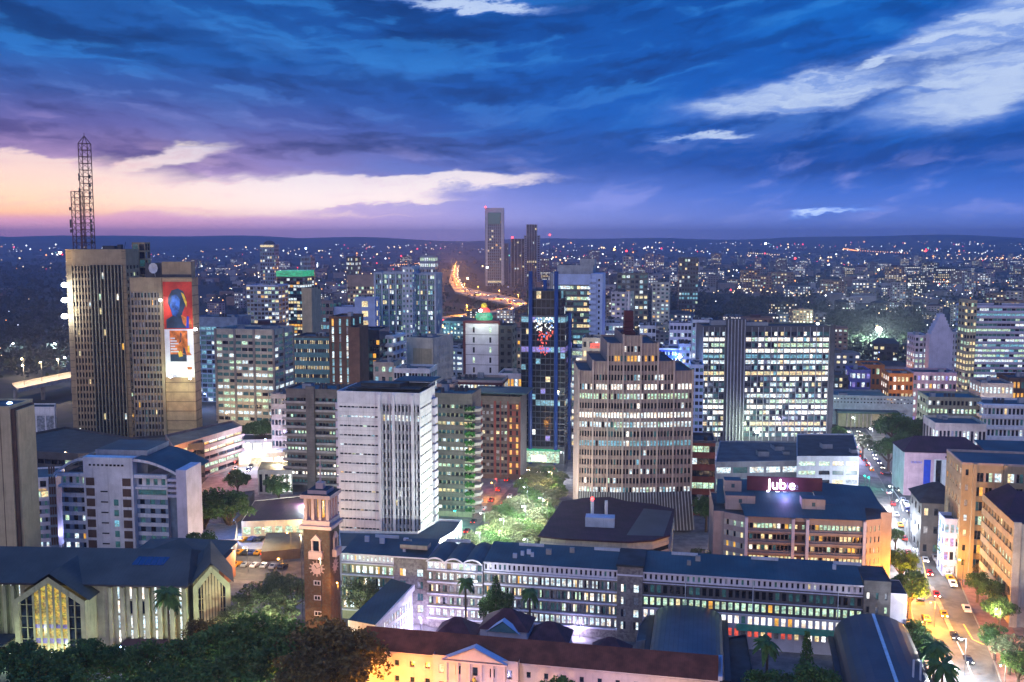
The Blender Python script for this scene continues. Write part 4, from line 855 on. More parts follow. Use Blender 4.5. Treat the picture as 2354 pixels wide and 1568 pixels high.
# --- flat dark roofs and court between the vaults
poly('service_building', 'low dark service block between the two vaulted halls', 'annex', [(1668, 1470), (1715, 1462), (1735, 1568), (1668, 1580)], 5, walls=('darkblue', 'grey'), roof='roofdark', rows=1, par=.5)
poly('service_building', 'low block with a blue canopy beside the garden court', 'annex', [(1470, 1440), (1500, 1400), (1505, 1470), (1462, 1478)], 7, walls=('grey',), roof='roofgrey', par=.4)
# --- stone church
A = at(-25, 1336, 250); A.z = 0; r = radians(-3); X = lambda x, z=16: along(A, r, x, z); we = X(428); HC = zat(1338, 249)
b = Bld('church', 'pale stone church with steep dark slate roofs and stained glass gables', 'church', A, r, ['churchwall', 'dkstone'], P(.9, .7, [(2, 3), (10, 2)], [(1, 1)]), mode='single')
xg0, xg1 = X(62), X(222)
def narrow(x0, x1, n, y=0):
    b.facade((x0, y), (x1, y), 1, HC - .6, n, 4, .20, .88, m=0, rec=.35); b.wall((x0, y), (x1, y), 0, 1, 0); b.wall((x0, y), (x1, y), HC - .6, HC, 1)
narrow(0, xg0 - 1, 4); narrow(xg1 + 4, we, 6)
b.wall((xg0 - 1, 0), (xg1 + 4, 0), 0, HC, 0)
b.wall((we, 0), (we, 24), 0, HC, 0); b.wall((we, 24), (0, 24), 0, HC, 0); b.wall((0, 24), (0, 0), 0, HC, 0)
for x in [xg1 + 4 + (we - xg1 - 4) * k / 6 for k in range(7)] + [k * (xg0 - 1) / 4 for k in range(4)]: b.part('buttress', ['churchwall']).box(x - .45, -1.3, 0, x + .45, -.01, HC - .8)
ro = b.part('roof', ['roofslate']); RZ = zat(1256, 262)
ro.face([(-8, -1.5, HC + .1), (we + 1, -1.5, HC + .1), (we - 3, 12, RZ), (-8, 12, RZ)]); ro.face([(we + 1, 25.5, HC + .1), (-8, 25.5, HC + .1), (-8, 12, RZ), (we - 3, 12, RZ)]); ro.face([(we + 1, -1.5, HC + .1), (we + 1, 25.5, HC + .1), (we - 3, 12, RZ)])
ea = b.part('eaves', ['darkmetal']); ea.box(-8, -1.7, HC - .35, we + 1, -1.2, HC + .08)
tr = b.part('transept_roof', ['roofslate']); xc = X(345, 20); PK = zat(1226, 272)
tr.face([(xc - 13, 9, HC + 2), (xc + 13, 9, HC + 2), (xc, 20, PK)]); tr.face([(xc + 13, 9, HC + 2), (xc + 13, 31, HC + 2), (xc, 20, PK)]); tr.face([(xc + 13, 31, HC + 2), (xc - 13, 31, HC + 2), (xc, 20, PK)]); tr.face([(xc - 13, 31, HC + 2), (xc - 13, 9, HC + 2), (xc, 20, PK)])
so = b.part('solar_panel', ['solar']); rz = lambda y: HC + .1 + (RZ - HC - .1) * (y + 1.5) / 13.5 + .12
s0, s1 = X(280, 18), X(355, 18); so.face([(s0, 5.6, rz(5.6)), (s1, 5.6, rz(5.6)), (s1 + .8, 8.8, rz(8.8)), (s0 + .8, 8.8, rz(8.8))])
def gable(x0, x1, y0, yb, zs, zp, rotf=None, warm=True, nm='gable'):
    m_ = (x0 + x1) / 2; T = (lambda x, y: (x, y)) if rotf is None else rotf
    def f(mb, pts, mm=0): mb.face([(*T(x, y), z) for x, y, z in pts], mm)
    g = b.part(nm, ['churchwall']); t = .95
    f(g, [(x0, y0, 0), (x0 + t * 1.3, y0, 0), (x0 + t * 1.3, y0, zs - .8), (x0, y0, zs)]); f(g, [(x1 - t * 1.3, y0, 0), (x1, y0, 0), (x1, y0, zs), (x1 - t * 1.3, y0, zs - .8)])
    f(g, [(x0, y0, zs), (x0 + t * 1.3, y0, zs - .8), (m_, y0, zp - 1.7), (m_, y0, zp)]); f(g, [(m_, y0, zp), (m_, y0, zp - 1.7), (x1 - t * 1.3, y0, zs - .8), (x1, y0, zs)])
    f(g, [(x0 + t * 1.3, y0, 0), (x0 + t * 1.3, y0 + 1.2, 0), (x0 + t * 1.3, y0 + 1.2, zs - .8), (x0 + t * 1.3, y0, zs - .8)]); f(g, [(x1 - t * 1.3, y0 + 1.2, 0), (x1 - t * 1.3, y0, 0), (x1 - t * 1.3, y0, zs - .8), (x1 - t * 1.3, y0 + 1.2, zs - .8)])
    f(g, [(x0, yb, 0), (x0, y0, 0), (x0, y0, zs), (x0, yb, zs)]); f(g, [(x1, y0, 0), (x1, yb, 0), (x1, yb, zs), (x1, y0, zs)])
    gw = b.part('stained_window', ['pane_teal', 'glassstain', 'tan_plain', 'glassviolet', 'pane_dark'])
    xi0, xi1 = x0 + t * 1.3, x1 - t * 1.3; zf = lambda x: zs - .8 + (zp - 1.7 - zs + .8) * (1 - abs(x - m_) / (m_ - xi0)); yy = y0 + .9
    n = 9
    for k in range(n):
        a, c = xi0 + (xi1 - xi0) * k / n, xi0 + (xi1 - xi0) * (k + 1) / n; cen = 2 <= k <= n - 3
        mid_ = (a + c) / 2; zz = min(zf(a), zf(c)); top = [(c - .12, yy, zf(c - .12)), (a + .12, yy, zf(a + .12))] if (a - m_) * (c - m_) > 0 else [(c - .12, yy, zf(c - .12)), (m_, yy, zf(m_)), (a + .12, yy, zf(a + .12))]
        if cen and warm:
            segs = [(1, 3.0, 1), (3.0, 4.4, 3), (4.4, 7, 1), (7, 8, 3)]
            for za, zb_, mm in segs: f(gw, [(a + .12, yy, za), (c - .12, yy, za), (c - .12, yy, zb_), (a + .12, yy, zb_)], mm)
            f(gw, [(a + .12, yy, 8), (c - .12, yy, 8)] + top, 1)
        else: f(gw, [(a + .12, yy, 1), (c - .12, yy, 1)] + top, 4)
        if k:
            hw_ = .30 if 2 <= k <= n - 2 else .12
            f(b.part('mullion', ['churchwall' if warm else 'tan_plain']), [(a - hw_, yy - .4, 0), (a + hw_, yy - .4, 0), (a + hw_, yy - .4, zf(a)), (a - hw_, yy - .4, zf(a))])
    if True:
        for z in (4, 7, 10, 13):
            for a, c in ((xi0, xi0 + (xi1 - xi0) * 2 / n), (xi1 - (xi1 - xi0) * 2 / n, xi1)): f(b.part('transom', ['churchwall']), [(a, yy - .1, z), (c, yy - .1, z), (c, yy - .1, z + .18), (a, yy - .1, z + .18)])
    rf = b.part('gable_roof', ['roofslate', 'churchwall'])
    for s_ in (0, 1):
        xo = x0 - .9 if s_ == 0 else x1 + .9; pts_ = [(xo, y0 + .5, zs + .1), (m_, y0 + .5, zp + .65), (m_, yb + 12, zp + .65), (xo, yb + 4, zs + .1)]
        f(rf, pts_ if s_ else pts_[::-1], 0)
gable(xg0, xg1, -6.5, 2, zat(1376, 244), zat(1322, 244))
cr_, sr_ = cos(radians(32)), sin(radians(32)); ox, oy = X(437, 16), 2.0
gable(0, 9.2, -3, 6, HC - .5, HC + 4.6, rotf=lambda x, y: (ox + x * cos(radians(20)) - y * sin(radians(20)), oy + x * sin(radians(20)) + y * cos(radians(20))), warm=False)
cn = b.part('porch_roof', ['roofdark']); cn.prism([(-6, -9), (xg0 - 2, -9), (xg0 - 2, -1.4), (-6, -1.4)], 3.2, 3.6); cn = b.part('porch_roof', ['roofmaroon']); cn.prism([(xg1 + 8, -9), (we + 2, -9), (we + 2, -1.4), (xg1 + 8, -1.4)], 2.6, 3.0)
b.finish()
# --- white hotel with curved roofs
A, w, h, r = place(133, 384, 1090, 318, -6)
b = Bld('hotel', 'lilac white hotel with arched blue roofs, a tall central wall and small square windows', 'hotel', A, r, ['lilac', 'white', 'steelblue', 'brown'], P(.08, .22, [(3, 3), (2, 2), (10, 1), (5, .6)], [(7, 4), (0, 3), (1, 1)]), mode='single')
ca, cb = w * .27, w * .72; fz = h - 3.5
b.facade((1, 0), (ca, 0), 1, fz - 3.4, 3, 7, .5, .58, m=2, ms=1, rec=.35); b.facade((cb, 0), (w, 0), 1, fz - 3.4, 3, 7, .48, .58, m=2, ms=1, rec=.35)
for a, c in ((1, ca), (cb, w)): b.wall((a, 0), (c, 0), 0, 1, 1); b.facade((a, 0), (c, 0), fz - 3.4, fz, 1, 1, .92, .55, m=1, rec=.8); b.facade((a, 0), (c, 0), fz, h, 4, 1, .5, .6, m=1, rec=.5)
b.wall((ca, -2.2), (cb, -2.2), 0, h + 6.4, 1); b.wall((ca, 0), (ca, -2.2), 0, h + 6.4, 1); b.wall((cb, -2.2), (cb, 0), 0, h + 6.4, 1); b.wall((cb, 1), (ca, 1), h, h + 6.4, 1); b.wall((ca, 1), (ca, 0), h, h + 6.4); b.wall((cb, 0), (cb, 1), h, h + 6.4)
b.W.face([(ca, -2.2, h + 6.4), (cb, -2.2, h + 6.4), (cb, 1, h + 6.4), (ca, 1, h + 6.4)], 1)
b.wall((w, 0), (w, 22), 0, h, 0); b.wall((w, 22), (0, 22), 0, h, 0); b.wall((1, 22), (1, 0), 0, h, 2)
for side in (0, 1):
    for k in range(8):
        z = 2 + k * 3.45
        p_ = b.part('brown_panel', ['brown']); x = ca + .8 if side == 0 else cb - 3.6; p_.box(x, -2.32, z, x + 2.8, -2.21, z + 2.5)
for k in range(7):
    z = 2.4 + k * 3.45
    if k < 6: q = b.part('window', ['pane_teal' if k % 3 else 'pane_cyan']); q.box(ca + 10, -2.3, z, ca + 11.5, -2.21, z + 2.0)
    q = b.part('vent', ['pane_deep']); q.box(ca + 5.6, -2.3, z + .9, ca + 8, -2.21, z + 1.3)
for k in range(5): q = b.part('vent', ['pane_deep']); q.box(cb - 9 + k * 1.3, -2.3, h + 3.6, cb - 8.2 + k * 1.3, -2.21, h + 4.2); q = b.part('vent', ['pane_deep']); q.box(ca + 2 + k * 1.4, -2.3, h + 3.6, ca + 2.7 + k * 1.4, -2.21, h + 4.2)
arc = b.part('arched_roof', ['roofblue', 'white']); n = 10
for x0_, x1_, up in ((-.5, ca, 1), (cb, w + 6, -1)):
    for k in range(n):
        f0, f1 = k / n, (k + 1) / n; zf = (lambda f: h + .8 + 5.2 * math.sin(pi / 2 * (f if up > 0 else 1 - f)))
        a, c = x0_ + (x1_ - x0_) * f0, x0_ + (x1_ - x0_) * f1
        arc.face([(a, -1.6, zf(f0)), (c, -1.6, zf(f1)), (c, 20, zf(f1)), (a, 20, zf(f0))], 0); arc.face([(a, -1.62, zf(f0) - .9), (c, -1.62, zf(f1) - .9), (c, -1.62, zf(f1)), (a, -1.62, zf(f0))], 1)
bk = b.part('upper_roof', ['roofblue', 'grey']); bk.prism([(ca + 1, 4), (cb + 2, 4), (cb + 2, 20), (ca + 1, 20)], h + .01, h + 7.6, 1, 0)
bl = b.part('balcony', ['white'])
for a, c in ((.6, ca - .01), (cb + .01, w + .6)): bl.box(a, -1.7, h - .2, c, -.01, h + .9); bl.box(a, -1.2, fz - .5, c, -.01, fz + .3)
en = b.part('end_tower', ['lilac', 'roofblue', 'steelblue']); en.prism([(w + 4.6, -3.5), (w + 8.0, -3.5), (w + 8.0, 8), (w + 4.6, 8)], 0, h + 3.2, 0, 0); en.box(w + .01, 1.5, 0, w + 4.59, 10, h + 1, 2)
for k in range(4): en.box(w + 1, -2 - (k % 2) * .3, h - 1 - k * 1.7, w + 4.58, 1.49, h - .2 - k * 1.7, 0)
b.finish()
# wing of the hotel on the left
A2, w2, h2, r2 = place(38, 128, 1104, 326, 14)
b = Bld('hotel_wing', 'blue lilac hotel wing with brown panels between the beige slab and the arched hotel', 'hotel', A2, r2, ['lilac', 'steelblue', 'white'], P(.12, .25, [(3, 3), (2, 2), (10, 1)], [(7, 4), (0, 3)]), mode='single')
b.facade((0, 0), (w2 * .8, 0), 1, h2 - 7, 5, 6, .42, .55, m=1, ms=0, rec=.3); b.wall((0, 0), (w2 * .8, 0), 0, 1); b.facade((0, 0), (w2 * .8, 0), h2 - 7, h2 - 3.6, 4, 1, .9, .6, m=2, rec=.4, lit=Lit(P(1, 1, [(3, 2), (4, 2)]), 3)); b.facade((0, 0), (w2 * .8, 0), h2 - 3.6, h2, 3, 1, .6, .6, m=2, rec=.6)
b.wall((w2 * .8, 0), (w2, 0), 0, h2, 1); b.wall((w2, 0), (w2, 16), 0, h2, 1); b.wall((w2, 16), (0, 16), 0, h2, 0); b.wall((0, 16), (0, 0), 0, h2, 0)
for k in range(8):
    for j in range(3): q = b.part('brown_panel', ['brown']); q.box(w2 * .82 + j * w2 * .06, -.12, 2 + k * 3.5, w2 * .82 + j * w2 * .06 + w2 * .045, -.01, 4.6 + k * 3.5)
b.flatroof(w2, 16, h2, 'roofblue', .5, units=0, pm=2); sg = b.part('strip_light', ['shopwarm']); sg.box(.2, -.5, h2 - 3.9, w2 * .75, -.05, h2 - 3.4); b.finish()
# beige slab at the left edge
A, w, h, r = place(-75, 22, 938, 288, 0)
b = Bld('slab_tower', 'beige slab tower with a brown edge cut by the left picture edge', 'tower', A, r, ['tanlight', 'brown', 'palegrey'], P_DARK)
b.rect(w, 14, 0, h); b.flatroof(w, 14, h, 'roofgrey', .5, units=1); q = b.part('edge_strip', ['tanlight', 'brown']); q.box(w + .01, .5, 0, w + .9, 13, h - .5, 1); q.box(w + .91, 1.5, 0, w + 1.5, 12, h - 1, 0)
for x in (.55, .75): q = b.part('groove', ['brown']); q.box(w * x, -.08, 0, w * x + .15, -.01, h)
b.finish()
# --- office block with the red sign
A = at(1642, 1180, 294); hj = A.z; A.z = 0; r = radians(-8); X = lambda x, z=hj: along(A, r, x, z); w = X(2056)
b = Bld('insurance_office', 'pinkish office block with amber lit floors and a red roof sign', 'office building', A, r, ['pinkbeige', 'pinkbrown', 'cream', 'brown'], P(.5, .3, [(4, 5), (5, 2), (10, 1), (3, 1)], [(0, 3), (7, 1), (1, 2)]), mode='single')
p = [(0, 3), (w * .06, 3), (w * .06, 2.2), (w * .175, -1.5), (w * .835, -1.5), (w * .935, 1.0), (w * .935, 2.2), (w, 3), (w, 26), (0, 26)]
hl = hj - 1.2
b.wall(p[0], p[1], 0, hj, 0); b.wall(p[1], p[2], 0, hj, 0); b.facade(p[2], p[3], 1.5, hl, 3, 6, .34, .5, m=2, ms=0, rec=.35); b.wall(p[2], p[3], 0, 1.5); b.wall(p[2], p[3], hl, hj)
u0, u1 = p[3], p[4]; L_ = u1[0] - u0[0]; m1, m2 = u0[0] + L_ * .40, u0[0] + L_ * .52
rowlit = [Lit(P(1, .6, [(4, 3), (5, 2)], [(0, 2), (9, 1)]), 61 + k) for k in range(6)]
for (a, c, n) in ((u0[0], m1, 12), (m2, u1[0], 14)):
    b.facade((a, -1.5), (c, -1.5), 1.5, hl, n, 6, .86, .50, m=1, ms=1, rec=.9, lit=b.lit)
b.facade((m1, -1.5), (m2, -1.5), 1.5, hl, 2, 6, .35, .4, m=3, rec=.4)
for a, c in ((u0[0], u1[0]),): b.wall((a, -1.5), (c, -1.5), 0, 1.5, 1); b.wall((a, -1.5), (c, -1.5), hl, hj, 1)
for x in (u0[0] - .2, m1 - .4, m2 - .4, u1[0] - .6): b.part('pier', ['lilac']).box(x, -2.5, 0, x + .9, -1.51, hj - .3)
b.facade(p[4], p[5], 1.5, hl, 4, 6, .28, .5, m=0, rec=.35); b.wall(p[4], p[5], 0, 1.5); b.wall(p[4], p[5], hl, hj)
for i in (5, 6, 7, 8, 9): b.wall(p[i], p[(i + 1) % 10], 0, hj + (1.5 if i in (6, 9) else 0), 0)
for k in range(6): z = 1.5 + (hl - 1.5) * k / 6; q = b.part('sunshade', ['pinkbrown']); q.box(u0[0] + .72, -2.3, z - .25, u1[0] - .62, -1.51, z + .35)
q = b.part('roof', ['roofgrey']); q.face([(*a, hj - .4) for a in p])
q = b.part('sloping_roof', ['roofblue', 'roofdark']); q.face([(w * .17, -2.4, hj + .1), (w * .84, -2.4, hj + .1), (w * .86, 6, hj + 2.3), (w * .15, 6, hj + 2.3)], 0)
q = b.part('sloping_roof', ['roofblue', 'bluewhite']); q.face([(w * .60, 6.2, hj + 2.6), (w * .96, 5, hj + 1.8), (w * .94, 20, hj + 5.0), (w * .58, 20, hj + 6)], 0); q.face([(w * .02, 6.2, hj + 1.6), (w * .60, 6.2, hj + 2.2), (w * .58, 22, hj + 6), (w * .04, 22, hj + 5.4)], 0)
for x0_, x1_, y0_, zz in ((.07, .24, 5, 4.4), (.07, .17, 11, 7.6), (.50, .63, 3, 4.6)):
    q = b.part('roof_housing', ['pinkbeige', 'roofblue']); q.prism([(w * x0_, y0_), (w * x1_, y0_), (w * x1_, y0_ + 5), (w * x0_, y0_ + 5)], hj, hj + zz, 0, 1); q.box(w * (x0_ + x1_) / 2 - .5, y0_ - .06, hj + zz - 2.2, w * (x0_ + x1_) / 2 + .5, y0_ - .01, hj + zz - 1.0, 1)
b.finish(200)
zs0, zs1 = zat(1122, 309), zat(1090, 309); s0_ = along(A, r, 1715, zs0) ; s1_ = along(A, r, 1888, zs0)
yl = 14.0; c_, s_ = cos(r), sin(r); sx_ = s0_ + 1.5
sroot = empty('rooftop_sign', (A.x + sx_ * c_ - yl * s_, A.y + sx_ * s_ + yl * c_, zs0 - 1.2), r, 'long dark red rooftop sign with a few glowing white letters', 'sign'); sw_ = (s1_ - s0_) * 1.045
q = MB(); q.box(0, 0, 1.2, sw_, .5, 1.2 + zs1 - zs0); q.build('board', 'maroon', sroot)
q = MB()
for k in range(7): q.tube((sw_ * k / 6, .8, 1), (sw_ * k / 6, 2.5, -3.6), .12, n=4)
q.build('support_frame', 'pole', sroot)
textmesh('Jub', 4.6, .12, 'letters', 'signviolet', sroot, (sw_ * .40, -.15, 1.9)); textmesh('e', 4.4, .12, 'letters', 'signviolet', sroot, (sw_ * .60, -.15, 1.9)); textmesh('il', 3.2, .08, 'letters', 'signdim', sroot, (sw_ * .525, -.12, 1.9)); textmesh('e', 3.2, .08, 'letters', 'signdim', sroot, (sw_ * .655, -.12, 1.9))
for a, c in ((.385, .435), (.485, .56)): q = MB(); q.box(sw_ * a, -.2, .1, sw_ * c, .2, 1.1); q.build('lit_box', 'signviolet', sroot)
sl = bpy.data.lights.new('sign_light', 'POINT'); sl.energy = 3500; sl.color = (.45, .35, 1.0); sl.shadow_soft_size = 1.2; so_ = bpy.data.objects.new('sign_light', sl); COL.objects.link(so_); so_.parent = sroot; so_.location = (sw_ * .5, -3.2, 2.5)
# --- maroon roofed round cornered hall
b = poly('assembly_hall', 'cream hall with a wide maroon roof, curved balconies and roof housings', 'hall', [(1243, 1238), (1296, 1160), (1340, 1153), (1400, 1150), (1440, 1160), (1500, 1166), (1547, 1178), (1536, 1236), (1500, 1247), (1442, 1251), (1392, 1249), (1346, 1246), (1300, 1244)], 14.5, walls=('cream', 'darkgrey'), roof='roofmaroon', par=.5, done=False, base=0)
z = b.z; pts = b.pts; n = len(pts); cx_ = sum(q[0] for q in pts) / n; cy_ = sum(q[1] for q in pts) / n
for zb, zt_, ex, nm in ((z + .52, z + 1.0, 1.035, 'roof_edge'), (z - 2.0, z - .9, 1.012, 'balcony'), (z - 5.0, z - 3.6, 1.02, 'balcony'), (z - 8.2, z - 6.8, 1.012, 'balcony')):
    q = b.part(nm, ['cream' if nm == 'balcony' else 'roofmaroon']); q.prism([(cx_ + (a - cx_) * ex, cy_ + (c - cy_) * ex) for a, c in pts], zb, zt_)
for zb in (z - 3.5, z - 6.7): q = b.part('window_band', ['pane_deep']); q.prism([(cx_ + (a - cx_) * 1.003, cy_ + (c - cy_) * 1.003) for a, c in pts], zb + .1, zb + 1.4)
q = b.part('roof_housing', ['palegrey', 'roofdark']); hx, hy = onz(1345, 1218, z).x - b.root.location.x, onz(1345, 1218, z).y - b.root.location.y; q.prism([(hx, hy), (hx + 9, hy - 1.5), (hx + 9.6, hy + 3), (hx + .6, hy + 4.5)], z + 1.0, z + 4.0, 0, 0)
for dx_ in (2.2, 6.6): q = b.part('chimney', ['palegrey', 'lamp_red']); q.box(hx + dx_, hy + 4.6, z + 1, hx + dx_ + .9, hy + 5.5, z + 8.0, 0)
q = b.part('warning_lamp', ['lamp_red']); q.ball((hx + 2.6, hy + 5, z + 8.6), .55)
q = b.part('skylight_roof', ['vaultdark']); p0, p1, p2, p3 = [onz(*a, z) - b.root.location for a in ((1440, 1238), (1525, 1240), (1545, 1182), (1480, 1176))]; q.face([(v.x, v.y, z + 1.05) for v in (p0, p1, p2, p3)])
b.finish()
# --- podium roof around the white tower
poly('podium', 'flat blue podium roof wrapped round the foot of the white tower', 'podium', [(782, 1262), (778, 1225), (960, 1228), (1010, 1198), (1062, 1200), (1045, 1225), (985, 1262)], 10, walls=('palegrey', 'grey'), roof='roofblue', par=.8, rows=2, lit=P_TEAL)
# --- car park deck building on the left with sloping slabs
b = poly('parking_garage', 'brown stepped parking building with long open decks left of the plaza', 'parking garage', [(398, 1031), (556, 984), (535, 971), (380, 1004)], 17, walls=('pinkbrown', 'darkgrey'), roof='roofgrey', rows=5, cell=5.5, fw=.95, fh=.5, lit=P(.25, .2, [(4, 1), (3, 2), (5, 1)], [(1, 4), (0, 2)]), par=1.0, done=False)
a_, c_2 = Vector((*b.pts[0], 0)), Vector((*b.pts[1], 0)); u_ = (c_2 - a_).normalized(); nn = Vector((u_.y, -u_.x, 0))
for k in range(5):
    z = 17 * k / 5; q = b.part('deck_edge', ['pinkbrown']); e0, e1 = a_ + nn * .02, c_2 + nn * .02; f0, f1 = a_ + nn * 1.3, c_2 + nn * 1.3
    q.prism([tuple(f0.xy), tuple(f1.xy), tuple(e1.xy), tuple(e0.xy)], z - .2, z + .9)
b.finish()
poly('pavilion_office', 'small temple like building with tall pale columns beside the dark office block', 'pavilion', [(592, 1082), (600, 1062), (672, 1062), (672, 1082)], 10, walls=('cream', 'darkgrey'), roof='roofdark', rows=1, cell=2.2, fw=.55, fh=.8, lit=P(.9, .6, [(10, 2), (4, 1)], [(1, 1)]), par=.3)
# podium ring under the tan towers
poly('podium', 'dark curved podium slab at the foot of the tan towers', 'podium', [(35, 1008), (150, 985), (300, 1010), (455, 1000), (470, 1022), (300, 1040), (180, 1048), (38, 1040)], 16, walls=('darkgrey', 'grey'), roof='roofdark', rows=3, fw=.95, fh=.4, lit=P(.06, .06, [(5, 1), (2, 1), (3, 1)]), par=1.0)
poly('shop_building', 'low building with a bright blue wall and flat roof near the left edge', 'shop', [(38, 962), (40, 945), (120, 945), (118, 962)], 14, walls=('blueboard',), roof='roofdark', par=1.5)
poly('white_panel_building', 'white panelled low building beside the beige slab', 'building', [(38, 938), (42, 930), (128, 930), (125, 938)], 22, walls=('panel_white', 'grey'), roof='roofdark', rows=1, cell=4, fw=.85, fh=.7, lit=P(.0, .0, [(9, 1)], [(9, 3), (7, 1)]))
# --- right foreground blocks
A, w, h, r = place(2212, 2420, 1068, 300, -11)
b = Bld('office_building', 'tan office block with tall glazed bays beside the avenue, right of the dark house', 'office building', A, r, ['tan_plain', 'pinkbeige', 'darkgrey'], P(.3, .2, [(2, 2), (5, 2), (3, 1), (4, 1)], [(0, 3), (9, 1), (7, 1)]), mode='single')
for a, c, n in ((0, .12, 0), (.16, .46, 3), (.5, 1.0, 5)):
    if n: b.facade((w * a, 0), (w * c, 0), 3, h - 1.5, n, 7, .8, .62, m=1, ms=0, rec=.6, split=2); b.wall((w * a, 0), (w * c, 0), 0, 3, 2); b.wall((w * a, 0), (w * c, 0), h - 1.5, h, 0)
    else: b.facade((w * a, 0), (w * c, 0), 3, h, 1, 7, .3, .4, m=0); b.wall((w * a, 0), (w * c, 0), 0, 3, 0)
b.wall((w * .12, 0), (w * .16, 0), 0, h); b.wall((w * .46, 0), (w * .5, 0), 0, h)
b.facade((0, 20), (0, 0), 3, h, 5, 7, .4, .45, m=0); b.wall((0, 20), (0, 0), 0, 3); b.wall((w, 0), (w, 20), 0, h); b.wall((w, 20), (0, 20), 0, h)
for x in (.12, .46): b.part('pier', ['tan_plain']).box(w * x, -1.2, 0, w * (x + .04), -.01, h + .5)
b.flatroof(w, 20, h, 'roofblue', .7, units=0, pm=1); b.finish()
A, w, h, r = place(2335, 2520, 1205, 262, -11)
b = Bld('office_building', 'office block with slanting lit window bands and a maroon roof cut by the right edge', 'office building', A, r, ['concrete', 'tan_plain', 'pinkbeige'], P(.35, .25, [(3, 3), (4, 1)], [(0, 3), (7, 2)]))
LB = 33
b.facade((0, LB), (0, 0), 3, h - 1, 11, 6, .9, .5, m=1, ms=1, rec=.5, rk=0); b.wall((0, LB), (0, 0), 0, 3, 1); b.wall((0, LB), (0, 0), h - 1, h, 1); b.wall((0, 0), (w, 0), 0, h, 0); b.wall((w, 0), (w, LB), 0, h, 0); b.wall((w, LB), (0, LB), 0, h, 0)
q = b.part('corner_pier', ['concrete']); q.box(-.5, -.6, 0, 1.4, -.01, h + .6)
q = b.part('roof', ['roofmaroon']); q.face([(.6, 10, h + .1), (w, 10, h + .1), (w, 24, h + 3.5), (7, 24, h + 3.5)]); q.face([(.6, 10, h + .1), (7, 24, h + 3.5), (7, LB, h + 3.5), (.6, LB, h + .1)]); q.face([(0, 0, h + .02), (w, 0, h + .02), (w, LB, h + .02), (0, LB, h + .02)])
b.finish()
A, w, h, r = place(2120, 2212, 1128, 322, -11)
b = Bld('house', 'dark roofed old house hidden by trees beside the avenue', 'house', A, r, ['darkgrey', 'lilac'], P_DARK)
b.rect(w, 18, 0, h - 4, (4, 3, .4, .4), (3, 3, .4, .4), None); q = b.part('roof', ['roofdark']); e = [(-.8, -.8, h - 4), (w + .8, -.8, h - 4), (w + .8, 18.8, h - 4), (-.8, 18.8, h - 4)]; t0, t1 = (w * .4, 9, h + 1), (w * .6, 9, h + 1)
for f_ in ((e[0], e[1], t1, t0), (e[1], e[2], t1), (e[2], e[3], t0, t1), (e[3], e[0], t0)): q.face(list(f_))
b.finish()
tower('lit_shopfront', 'narrow violet lit facade beside the tan office block', 2172, 2210, 1192, 303, 8, -11, fl=4, nx=3, ny=2, fw=.7, fh=.6, walls=('bluewhite',), lit=P(.9, .7, [(6, 2), (2, 2), (8, 1)]), cat='shop', units=0)
# bank with pale columns
A, w, h, r = place(2080, 2395, 1040, 402, -8)
b = Bld('bank', 'pale pink bank hall with tall columns, blue banner and dark hipped roof', 'bank', A, r, ['pinkwall', 'palegrey', 'darkgrey'], P_DARK)
b.wall((0, 0), (w * .22, 0), 0, h, 0); b.facade((w * .22, 0), (w, 0), 0, h - 2.6, 10, 1, .62, .98, m=1, rec=2.0, sill=0); b.wall((w * .22, 0), (w, 0), h - 2.6, h, 0)
b.wall((w, 0), (w, 20), 0, h); b.wall((w, 20), (0, 20), 0, h); b.wall((0, 20), (0, 0), 0, h, 1)
q = b.part('banner', ['blueboard']); q.box(w * .145, -.15, 1, w * .195, -.01, h - 2.8); q = b.part('banner', ['glassviolet']); q.box(w * .05, -.15, h - 4.4, w * .13, -.01, h - 3.5)
q = b.part('roof', ['roofmaroon']); e = [(-.5, 1, h), (w * .62, 1, h), (w * .62, 21, h), (-.5, 21, h)]; t0, t1 = (w * .12, 11, h + 5), (w * .5, 11, h + 5)
for f_ in ((e[0], e[1], t1, t0), (e[1], e[2], t1), (e[2], e[3], t0, t1), (e[3], e[0], t0)): q.face(list(f_))
q = b.part('roof', ['roofblue']); q.face([(w * .62, 1, h + .1), (w, 1, h + .1), (w, 21, h + 2), (w * .62, 21, h + 2)])
q = b.part('wall_lettering', ['pane_deep'])
for i, a in enumerate((.30, .318, .336, .354, .372, .39, .44, .46, .50, .53, .56)): q.box(w * a, -.08, h - 1.9, w * a + .75, -.01, h - 1.1)
b.finish()
# grey office with lit windows above the sign
poly('office_building', 'grey office block with pale piers directly behind the red roof sign', 'office building', [(1832, 1052), (1880, 1052), (1975, 1052), (1962, 1000), (1832, 1000)], 19, walls=('palegrey', 'grey'), roof='roofdark', rows=5, cell=5, fw=.8, fh=.45, lit=P(.25, .3, [(4, 2), (3, 2)], [(0, 2), (7, 1), (9, 1)]), units=2)
poly('low_building', 'low flat grey building left of the grey office behind the red sign', 'building', [(1645, 1065), (1835, 1062), (1832, 1018), (1655, 1016)], 15, walls=('grey', 'palegrey'), roof='roofgrey', rows=3, cell=6, fw=.85, fh=.5, lit=P_TEAL, units=5)
tower('office_building', 'narrow dark block with red ledges beside the brown stepped tower', 1590, 1645, 1012, 372, 16, -8, fl=6, nx=4, ny=3, fw=.9, fh=.5, walls=('darkblue', 'redbrown'), ms=1, lit=P(.35, .25, [(2, 2), (3, 2), (6, 1)]), roof='roofdark', units=1)
